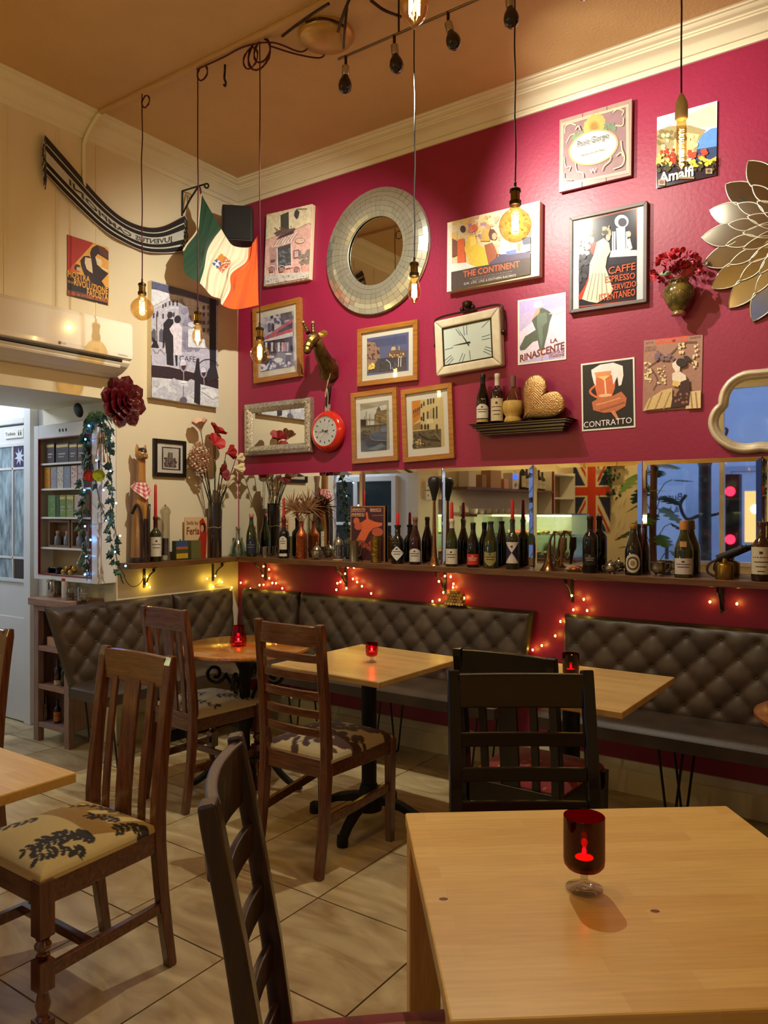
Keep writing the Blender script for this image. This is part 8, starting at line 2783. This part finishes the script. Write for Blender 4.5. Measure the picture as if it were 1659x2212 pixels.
# conduit along the ceiling
ca_, cb_ = onZ(215,242, CEIL - 0.01), onZ(700,8, CEIL - 0.01)
cyy = (ca_[1] + cb_[1]) / 2
t = thing('ceiling_conduit', 'cream cable trunking running along the ceiling to the light fitting', 'conduit', (0.17, cyy, CEIL - 0.02))
MB().lo((0.0,-0.012,0.0),(1.72,0.012,0.02)).build('trunking', m_ceil, t, bevel=0.003)
t2 = thing('wall_conduit', 'cream cable trunking bent over the cornice down the cream wall', 'conduit', (0.01, cyy, 3.3))
MB().tube(spline([(0.165,0,0.455),(0.13,0,0.44),(0.06,0,0.39),(0.012,0,0.33),(0.004,0,0.28),(0.004,0,0.05)], 5),0.012,8).build('trunking', m_corn, t2, smooth=60)
# brass ceiling fitting with dark arms
X, Y = onZ(705,72, CEIL)
t = thing('ceiling_fitting', 'brass ceiling rose with dark curved arms', 'ceiling light', (X, Y, CEIL))
MB().lathe([(0.135,0.0),(0.135,-0.018),(0.125,-0.032),(0.05,-0.045),(0.0,-0.048)], 36).build('ceiling_rose', mat('yellow_brass_rose', (186,146,78),0.35, metal=0.4), t, smooth=50)
for pts in ([(610,78),(640,55),(672,32),(710,8)], [(662,48),(690,40),(720,45),(748,60)], [(742,103),(745,60),(750,10)], [(730,68),(742,30),(758,-10)], [(800,0),(830,22),(866,36)]):
 w_ = []
 for k, (a_, b_) in enumerate(pts):
  zz = CEIL - 0.06 - 0.02 * (k % 2)
  x, y = onZ(a_, b_, zz)
  w_.append((x - X, y - Y, zz - CEIL))
 MB().tube(spline(w_, 5),0.007,6).build('fitting_arm', m_brass_dark, t, smooth=60)
for pts in ([(425,150),(480,125),(530,100),(590,92),(650,112),(672,90),(676,60)], [(585,100),(640,117),(690,125),(702,112),(690,100)]):
 w_ = []
 for a_, b_ in pts:
  x, y = onZ(a_, b_, CEIL - 0.03)
  w_.append((x - X, y - Y, -0.03))
 MB().tube(spline(w_, 6),0.0045,6).build('looped_flex', m_cord, t, smooth=60)
x, y = onZ(486,140, CEIL)
tag(MB().tube(spline([(0,0,0),(0,0,-0.02),(-0.006,0.004,-0.035),(-0.004,0,-0.07),(0.010,-0.004,-0.095),(0.002,0,-0.11),(-0.008,0,-0.10)], 5),0.006,6).build('ceiling_hook', m_black, None, smooth=60, loc=(x, y, CEIL - 0.001)), 'black S-shaped hook in the ceiling beside the cord coil', 'hook')
# track with bulb spots
TZ = 3.62
x0, y0 = onZ(731,128, TZ)
t = thing('spot_track', 'thin rail of silver-necked bulb spots below the ceiling', 'track light', (x0, y0, TZ))
MB().tube([(0,0,0),(2.2,0,0)], 0.006,8).build('rail', mat('dull_steel_rail', (120,104,84),0.35, metal=0.8), t, smooth=60)
for a_ in (0.35,1.9):
 MB().tube([(a_, 0,0),(a_, 0, CEIL - TZ)], 0.005,6).build('rail_hanger', m_brass_dark, t)
sx_ = []
for px_ in (747,852,968,1100):
 # intersect the pixel column with the rail line y = y0
 r_ = ray(px_, 100)
 sx_.append(CAMX + (y0 - CAMY) / r_.y * r_.x - x0)
sx_.append(sx_[-1] + 0.32)
sx_.append(sx_[-1] + 0.32)
for k, s in enumerate(sx_):
 MB().tube([(s, 0,0),(s, 0,-0.05)], 0.007,8).build('spot_stem', m_brass_dark, t, smooth=60)
 tl_ = (-0.05,0.12,0.28,0.1,0.0,0.0)[k]
 R3 = Matrix.Rotation(math.pi, 3, 'X') @ Matrix.Rotation(tl_, 3, 'Y')
 MB().lathe([(0.013,0.0),(0.018,0.004),(0.018,0.04),(0.014,0.05)], 16,(s, 0,-0.045), rot=R3).build('spot_socket', m_steel, t, smooth=50)
 MB().lathe([(0.014,0.045),(0.018,0.055),(0.030,0.078),(0.033,0.098),(0.028,0.118),(0.014,0.131),(0.0,0.134)], 20,(s, 0,-0.045), rot=R3).build('spot_bulb', mat('smoked_bulb', (46,40,36),0.04, metal=0.6, coat=0.5), t, smooth=60)
lx = x0 + sx_[0]
lamp('track_spot_light', 'SPOT', (x0 + sx_[1], y0, TZ - 0.22), P_SPOT_RIGHT, TUNG, (2.95,0.0,2.95),0.018,100,0.9)
lamp('track_spot_light', 'SPOT', (lx, y0, TZ - 0.22), P_SPOT_LEFT, TUNG, (0.55,-0.1,2.1),0.018,115,0.9)
lamp('track_spot_light', 'SPOT', (x0 + sx_[2], y0, TZ - 0.22), P_SPOT_DOWN, TUNG, (2.6,-2.1,0.0),0.018,120,0.8)
lamp('track_spot_light', 'SPOT', (x0 + sx_[3], y0, TZ - 0.22), P_SPOT_SHEEN, TUNG, (3.1,0.0,3.0),0.018,95,0.9)
lamp('corridor_lamp_light', 'POINT', (-1.5,-1.75,2.44), P_CORRIDOR, (0.72,0.83,1.0), None, 0.10)
t = thing('corridor_lamp', 'white globe lamp in the corridor', 'lamp', (-1.5,-1.75,2.745))
MB().lathe([(0.06,0),(0.06,-0.02),(0.02,-0.03),(0.012,-0.18)], 18).build('lamp_rose', m_plastic, t, smooth=50)
MB().ball((0,0,-0.30),0.11,20,14).build('lamp_globe', glassy('opal_globe', (250,250,255),0.1), t, smooth=180)
# cable from the ivy lights to the shelf bracket
w_ = [Vector((0.012, onL(a, b, 0.012)[0], onL(a, b, 0.012)[1])) for a, b in ((266,1236),(271,1252),(280,1264),(292,1267),(303,1260),(309,1250))]
tag(MB().tube([p_ - w_[0] for p_ in spline(w_, 5)], 0.0022,5).build('power_cable', m_black, None, smooth=60, loc=w_[0]), 'thin black cable sagging from the ivy to the shelf bracket', 'cable')
# ================================================================== THE REST OF THE ROOM (seen in the mirrors) AND THE STREET
# counter and glass display
t = thing('counter', 'white service counter across from the mirrors', 'counter', (0.62,-3.90,0))
MB().lo((-0.56,-0.30,0.0),(0.54,0.30,0.92)).build('counter_body', m_white, t, bevel=0.004)
MB().lo((-0.58,-0.32,0.92),(0.56,0.33,0.95)).build('counter_top', w_shelf, t, bevel=0.004)
t = thing('glass_display', 'lit glass food display on the counter', 'display case', (0.62,-3.86,0.95))
m_dg = glassy('display_glass', (232,244,238),0.06)
MB().lo((-0.52,0.243,0.02),(0.50,0.249,0.455)).build('front_glass', m_dg, t)
for s in (-0.523,0.500):
 MB().lo((s, -0.24,0.02),(s + 0.006,0.243,0.455)).build('side_glass', m_dg, t)
MB().lo((-0.53,-0.25,0.455),(0.51,0.255,0.468)).build('display_top', m_steel, t)
MB().lo((-0.53,-0.25,0.0),(0.51,0.255,0.02)).build('display_base', m_steel, t)
MB().lo((-0.50,-0.20,0.235),(0.48,0.23,0.241)).build('glass_shelf', m_dg, t)
MB().lo((-0.50,0.19,0.440),(0.48,0.215,0.453)).build('light_strip', emis('display_strip', (255,226,150),16), t)
MB().lo((-0.52,-0.245,0.02),(0.50,-0.24,0.455)).build('back_glass', mat('display_back', (196,200,176),0.3), t)
rb = random.Random(21)
for k in range(16):
 zz = 0.02 if k % 2 else 0.241
 X, Y = -0.42 + (k // 2) * 0.115, rb.uniform(-0.05,0.12)
 col = ((206,170,80),(176,120,50),(214,200,150),(150,170,84),(196,90,50))[k % 5]
 lab = ('tray of yellow pastry in the lit display', 'tray of brown pastry in the lit display', 'tray of cream cakes in the lit display', 'tray of green salad in the lit display', 'tray of red peppers in the lit display')[k % 5]
 f = thing('food_tray', lab, 'food', (0.62 + X, -3.86 + Y, 0.95 + zz + 0.0005),0, 'food in the display case')
 MB().lo((-0.05,-0.06,0),(0.05,0.06,0.008)).build('tray', m_steel, f)
 for q in range(5):
  MB().ball((rb.uniform(-0.03,0.03), rb.uniform(-0.04,0.04),0.028),0.024,8,6,(1.1,1,0.8)).build('portion', mat('food_%d' % col[0], col, 0.5), f, smooth=180)
lamp('display_light', 'POINT', (0.62,-3.70,1.36), P_COUNTER * 0.25,(1.0,0.86,0.5), None, 0.02)
# wall shelf with boxes, radio, bottles on the cream wall beyond the opening
tag(MB().lo((0.0,-5.30,1.67),(0.22,-3.05,1.70)).build('wall_shelf', w_shelf_y, None), 'wooden wall shelf with radio and boxes behind the counter', 'shelf')
def back_item(y, w, h, col, label, cat, name, z=1.70, dep=0.12):
 o = thing(name, label, cat, (0.11, y, z), math.pi / 2, 'things on the wall shelf behind the counter')
 MB().lo((-w / 2,-dep / 2,0),(w / 2, dep / 2, h)).build('box_body', mat('bk_%d_%d_%d' % col, col, 0.5), o, bevel=0.003)
 return o
back_item(-3.25,0.16,0.24,(216,210,190), 'cream framed card on the wall shelf', 'box', 'storage_box')
back_item(-3.52,0.10,0.14,(150,116,80), 'small kraft box on the wall shelf', 'box', 'storage_box')
back_item(-3.80,0.26,0.20,(176,138,92), 'large kraft gift box on the wall shelf', 'box', 'storage_box')
back_item(-4.06,0.12,0.11,(196,150,130), 'pink tin on the wall shelf', 'tin', 'storage_tin')
o = back_item(-4.30,0.16,0.19,(206,210,220), 'silver table radio with blue display', 'radio', 'table_radio')
MB().lo((-0.06,-0.0625,0.12),(0.06,-0.06,0.17)).build('radio_screen', emis('radio_blue', (40,70,255),4), o)
MB().lathe([(0.025,0),(0.022,0.012),(0,0.013)], 16,(0,-0.06,0.055), rot=RXp).build('tuning_knob', m_steel, o, smooth=40)
for k, (y, h, c) in enumerate(((-4.62,0.34, G_DARK),(-4.74,0.28, G_BROWN),(-4.86,0.27, mat('clear_spirit', (196,200,200),0.06, coat=0.5)),(-4.98,0.29, mat('clear_spirit', (196,200,200),0.06)),(-5.10,0.26, G_DARK),(-5.21,0.24, G_BROWN))):
 bottle((0.11, y, 1.70), h, 0.038, 'bordeaux', c, ('tall dark spirit bottle on the wall shelf', 'brown spirit bottle next to the tall dark one', 'clear spirit bottle with white label on the wall shelf', 'second clear spirit bottle on the wall shelf', 'short dark spirit bottle on the wall shelf', 'stubby brown bottle at the end of the wall shelf')[k],
  dict(z0=0.1, z1=0.5, ang=2.2, col=(206,200,186), face=math.pi * 0.6), None, 'spirit bottles behind the counter')
# lower shelf with cups
tag(MB().lo((0.0,-4.6,1.385),(0.20,-3.3,1.41)).build('wall_shelf', w_shelf_y, None), 'lower wall shelf of white crockery behind the counter', 'shelf')
for k in range(7):
 o = thing('cup_stack', 'white crockery on the lower wall shelf', 'crockery', (0.10,-3.4 - 0.16 * k, 1.41),0, 'white crockery behind the counter')
 MB().lathe([(0.0,0.003),(0.03,0.0),(0.045,0.02),(0.05,0.06),(0.047,0.06),(0.04,0.02),(0,0.008)], 20, cap=False).build('cup_body', m_plastic, o, smooth=50)
# sockets on the wall
o = thing('wall_socket', 'white double sockets on the cream wall beside the opening', 'socket', (0.0,-2.62,1.56), math.pi / 2)
for z in (0.0,0.10):
 MB().lo((-0.075,-0.03, z),(0.075,0, z + 0.085)).build('socket_plate', m_plastic, o, bevel=0.004)
 for x in (-0.035,0.035):
  MB().lo((x - 0.008,-0.0306, z + 0.03),(x + 0.008,-0.03, z + 0.05)).build('socket_slot', m_black, o)
# white shelf unit
o = thing('shelf_unit', 'white open shelf unit with red edge beside the union flag', 'shelf unit', (0.115,-5.68,0.0), math.pi / 2)
for s in (-0.36,0.34):
 MB().lo((s, -0.11,0),(s + 0.02,0.11,1.95)).build('side_panel', m_white, o)
for z in (0.1,0.5,0.9,1.25,1.62,1.93):
 MB().lo((-0.34,-0.11, z - 0.02),(0.34,0.11, z)).build('shelf_board', m_white, o)
MB().lo((-0.34,0.10,0.1),(0.34,0.11,1.93)).build('back_panel', mat('unit_back', (150,116,66),0.6), o)
MB().lo((0.36,-0.112,0),(0.362,-0.08,1.95)).build('red_edge', mat('red_trim', (130,24,40),0.4), o)
# union flag on the street wall
fx0, fx1, fz0, fz1 = 0.03,0.56,1.17,2.27
o = thing('union_flag', 'union flag hung upright on the street wall', 'flag', ((fx0 + fx1) / 2, ROOMY + 0.02,(fz0 + fz1) / 2))
FW, FH = fx1 - fx0, fz1 - fz0
mb = MB()
nx_, nz_ = 60,110
for j in range(nz_ + 1):
 for i in range(nx_ + 1):
  u, v = i / nx_, j / nz_
  mb.v.append(((u - 0.5) * FW, 0.012 * math.sin(u * 14) * (0.4 + 0.6 * v),(v - 0.5) * FH))
for j in range(nz_):
 for i in range(nx_):
  mb.f.append((j * (nx_ + 1) + i + 1, j * (nx_ + 1) + i, (j + 1) * (nx_ + 1) + i, (j + 1) * (nx_ + 1) + i + 1))
  X, Z = ((i + 0.5) / nx_ - 0.5) * FW, ((j + 0.5) / nz_ - 0.5) * FH
  c = (24,34,84)
  dg = min(abs(X * FH - Z * FW), abs(X * FH + Z * FW)) / math.hypot(FW, FH)
  if dg < 0.05:
   c = (220,214,196)
  sgn_ = 1 if X * Z > 0 else -1
  d1 = (X * FH - sgn_ * Z * FW) / math.hypot(FW, FH) * (1 if Z > 0 else -1)
  if 0 < d1 < 0.033:
   c = (190,54,34)
  if abs(X) < 0.085 or abs(Z) < 0.085:
   c = (222,214,196)
  if abs(X) < 0.058 or abs(Z) < 0.058:
   c = (200,62,34)
  mb.c.append(lin(c))
mb.build('flag_cloth', attrmat('flag_cotton', 0.85), o, smooth=180)
# glazed hatch in the corridor wall with a fluorescent above
o = thing('corridor_hatch', 'white framed dark glazed hatch in the corridor', 'hatch', (-0.62, OPY1,0.75))
ring2(-0.62,0.38,0.0,1.05,0.05,0.0,0.05).build('hatch_frame', m_white, o)
MB().lo((-0.15,0.0,0.05),(-0.10,0.05,1.0)).build('hatch_mullion', m_white, o)
MB().lo((-0.57,0.0,0.55),(-0.15,0.045,0.58)).lo((-0.10,0.0,0.55),(0.33,0.045,0.58)).build('glazing_bar', m_white, o)
m_dk = mat('dark_hatch_glass', (26,30,34),0.08)
for a_, b_ in ((-0.57,-0.15),(-0.10,0.33)):
 for c_, d_ in ((0.05,0.55),(0.58,1.0)):
  MB().lo((a_, 0.005, c_),(b_, 0.02, d_)).build('pane', m_dk, o)
o = thing('fluorescent_lamp', 'fluorescent tube above the corridor hatch', 'lamp', (-0.65, OPY1,1.88))
MB().lo((-0.35,0.0,0.0),(0.35,0.05,0.05)).build('batten', m_white, o)
MB().cyl((-0.32,0.07,0.025),(0.32,0.07,0.025),0.013, seg=12).build('tube', emis('fluoro', (220,232,255),8), o, smooth=60)
# monstera by the window
o = thing('potted_monstera', 'tall monstera in a dark pot by the shop window', 'plant', (1.30,-5.95,0.0))
MB().lathe([(0.0,0.0),(0.14,0.0),(0.19,0.36),(0.20,0.40),(0.17,0.40),(0.16,0.36),(0,0.35)], 26, cap=False).build('pot', mat('slate_pot', (44,50,56),0.4), o, smooth=50)
MB().tube([(0,0,0.3),(-0.02,0,1.2),(0.0,0.01,2.1)], 0.045,10).build('moss_pole', mat('moss_pole', (92,56,36),0.9), o, smooth=60)
def monstera_leaf(L):
 mb = MB()
 ol = []
 n = 14
 for i in range(n + 1):
  s = i / n
  w = 0.48 * math.sin(math.pi * s ** 0.75) ** 0.8
  if i % 3 == 2 and 2 < i < n - 1:
   w *= 0.45
  ol.append((w * L, s * L))
 vs = [(0,0.03 * L * math.sin(z / L * 3), z) for _, z in ol] + [(x, -0.10 * x, z) for x, z in ol] + [(-x, -0.10 * x, z) for x, z in ol]
 m = n + 1
 mb.add(vs, [(i, m + i, m + i + 1, i + 1) for i in range(n)] + [(i + 1,2 * m + i + 1,2 * m + i, i) for i in range(n)])
 return mb.mesh('leaf', mat('monstera_green', (64,104,46),0.35), smooth=60)
ml = [monstera_leaf(0.34), monstera_leaf(0.26)]
rm_ = random.Random(12)
for k in range(22):
 a = k * 2.4
 z = 0.8 + 1.5 * (k / 22)
 r_ = rm_.uniform(0.12,0.30)
 e_ = Vector((r_ * math.cos(a), r_ * math.sin(a) * 0.8, z + 0.15))
 MB().tube([(0,0, z - 0.1), tuple(e_ * 0.6 + Vector((0,0, z * 0.4 + 0.02))), tuple(e_)], 0.006,5).build('stalk', mat('stalk_green', (84,116,56),0.5), o, smooth=60)
 q = share('leaf', ml[k % 2], o, e_)
 q.rotation_euler = (rm_.uniform(1.6,2.4),0, a - math.pi / 2 + math.pi)
# trailing plant by the flag
o = thing('trailing_plant', 'dark trailing plant hanging beside the union flag', 'plant', (0.66, ROOMY + 0.16,2.15))
MB().lathe([(0.0,0),(0.07,0),(0.09,0.12),(0.08,0.12),(0,0.10)], 18, cap=False).build('pot', mat('slate_pot', (44,50,56),0.4), o, smooth=50)
MB().lo((-0.1,-0.16,-0.03),(0.1,0.1,-0.005)).build('bracket_shelf', m_black, o)
for k in range(70):
 d_ = rm_.random()
 q = share('leaf', leafm[k % 3], o, (rm_.gauss(0,0.09), rm_.uniform(-0.06,0.10),0.13 - 0.65 * d_ * d_))
 q.rotation_euler = (rm_.uniform(-0.6,0.6), math.pi + rm_.uniform(-1,1), rm_.uniform(-3,3))
 q.scale = (1.8,1.8,1.8)
# ---- the street outside
m_fac = mat('blue_grey_render', (186,194,212),0.8, noise=0.1, nscale=1.5)
struct(MB().lo((-9,-13.3,-0.3),(12,-6.66,-0.12)).build('street_ground', mat('asphalt', (70,72,80),0.9, noise=0.2, nscale=10)))
fb_ = thing('street_house', 'pale blue-grey rendered house across the street', 'building', (1.5,-12.6,-0.12))
MB().lo((-9,-0.4,0),(9,0,7.5)).build('house_wall', m_fac, fb_)
dr_ = MB().lo((-0.55,0.0,0.0),(0.35,0.06,2.35)).build('house_door', mat('door_blue_grey', (176,184,204),0.5), fb_)
ring2(-0.65,0.45,0.0,2.45,0.10,0.0,0.09).build('door_surround', mat('stone_grey', (150,156,174),0.7), fb_)
MB().lo((-0.30,0.06,0.95),(0.10,0.075,1.95)).build('lit_pane', emis('lit_pane', (255,190,110),2.2), fb_)
MB().ball((-0.1,0.10,1.6),0.09,14,10).build('door_lamp', emis('door_lamp', (255,220,160),14), fb_, smooth=180)
for x in (-3.6,-5.4,2.6,4.8):
 MB().lo((x, 0.0,1.0),(x + 1.1,0.05,2.6)).build('house_window', mat('dusk_window', (60,70,92),0.1), fb_)
 MB().lo((x - 0.08,0.0,0.92),(x + 1.18,0.12,1.0)).build('window_sill', mat('stone_grey', (150,156,174),0.7), fb_)
sg_ = thing('street_sign', 'white pavement sign lettered Burgers and beers', 'sign', (-0.15,-12.0,0.0))
MB().lo((-0.36,-0.02,0.75),(0.36,0.02,1.95)).build('sign_board', mat('sign_white', (200,200,214),0.5), sg_)
MB().lo((-0.03,-0.02,-0.12),(0.03,0.02,0.75)).build('sign_post', m_black, sg_)
def back_text(s, x, z, w, h, parent):
 vs, fs = text_mesh(s, 0.01)
 return MB().add([(x - u * w, 0.022, z + v * h) for u, v in vs], fs).build('lettering', mat('ink_60_60_70', (60,60,70),0.6), parent)
back_text('Burgers', 0.30,1.66,0.60,0.14, sg_)
back_text('& beers', 0.24,1.42,0.48,0.12, sg_)
lp_ = thing('street_lamp_post', 'dark cast iron post on the pavement outside', 'lamp post', (1.52,-7.7,-0.12))
MB().lathe([(0.16,0.0),(0.14,0.25),(0.09,0.35),(0.085,2.2),(0.10,2.25),(0.08,2.3),(0.075,4.6)], 16).build('post', mat('dark_post', (30,28,30),0.5), lp_, smooth=50)
for z in (1.5,2.5):
 MB().tube(spline([(0.08,0, z),(0.22,0, z + 0.05),(0.30,0, z + 0.2),(0.22,0, z + 0.25)], 5),0.02,6).build('scroll', mat('dark_post', (30,28,30),0.5), lp_, smooth=60)
 MB().tube(spline([(-0.08,0, z),(-0.25,0, z - 0.05),(-0.34,0, z + 0.15),(-0.26,0, z + 0.3)], 5),0.025,6).build('scroll', mat('dark_post', (30,28,30),0.5), lp_, smooth=60)
sg2 = thing('signal_lamp', 'red signal lamp box on the pavement outside', 'signal', (1.78,-8.2,-0.12))
MB().lo((-0.03,-0.03,0),(0.03,0.03,1.0)).build('signal_post', m_black, sg2)
MB().lo((-0.12,-0.10,0.95),(0.12,0.10,2.1)).build('signal_box', m_black, sg2)
for z in (1.15,1.85):
 MB().lathe([(0.07,0),(0.06,0.02),(0,0.025)], 16,(0,0.10, z), rot=Matrix.Rotation(-math.pi / 2,3, 'X')).build('signal_lens', emis('red_signal', (255,30,50),8), sg2, smooth=40)
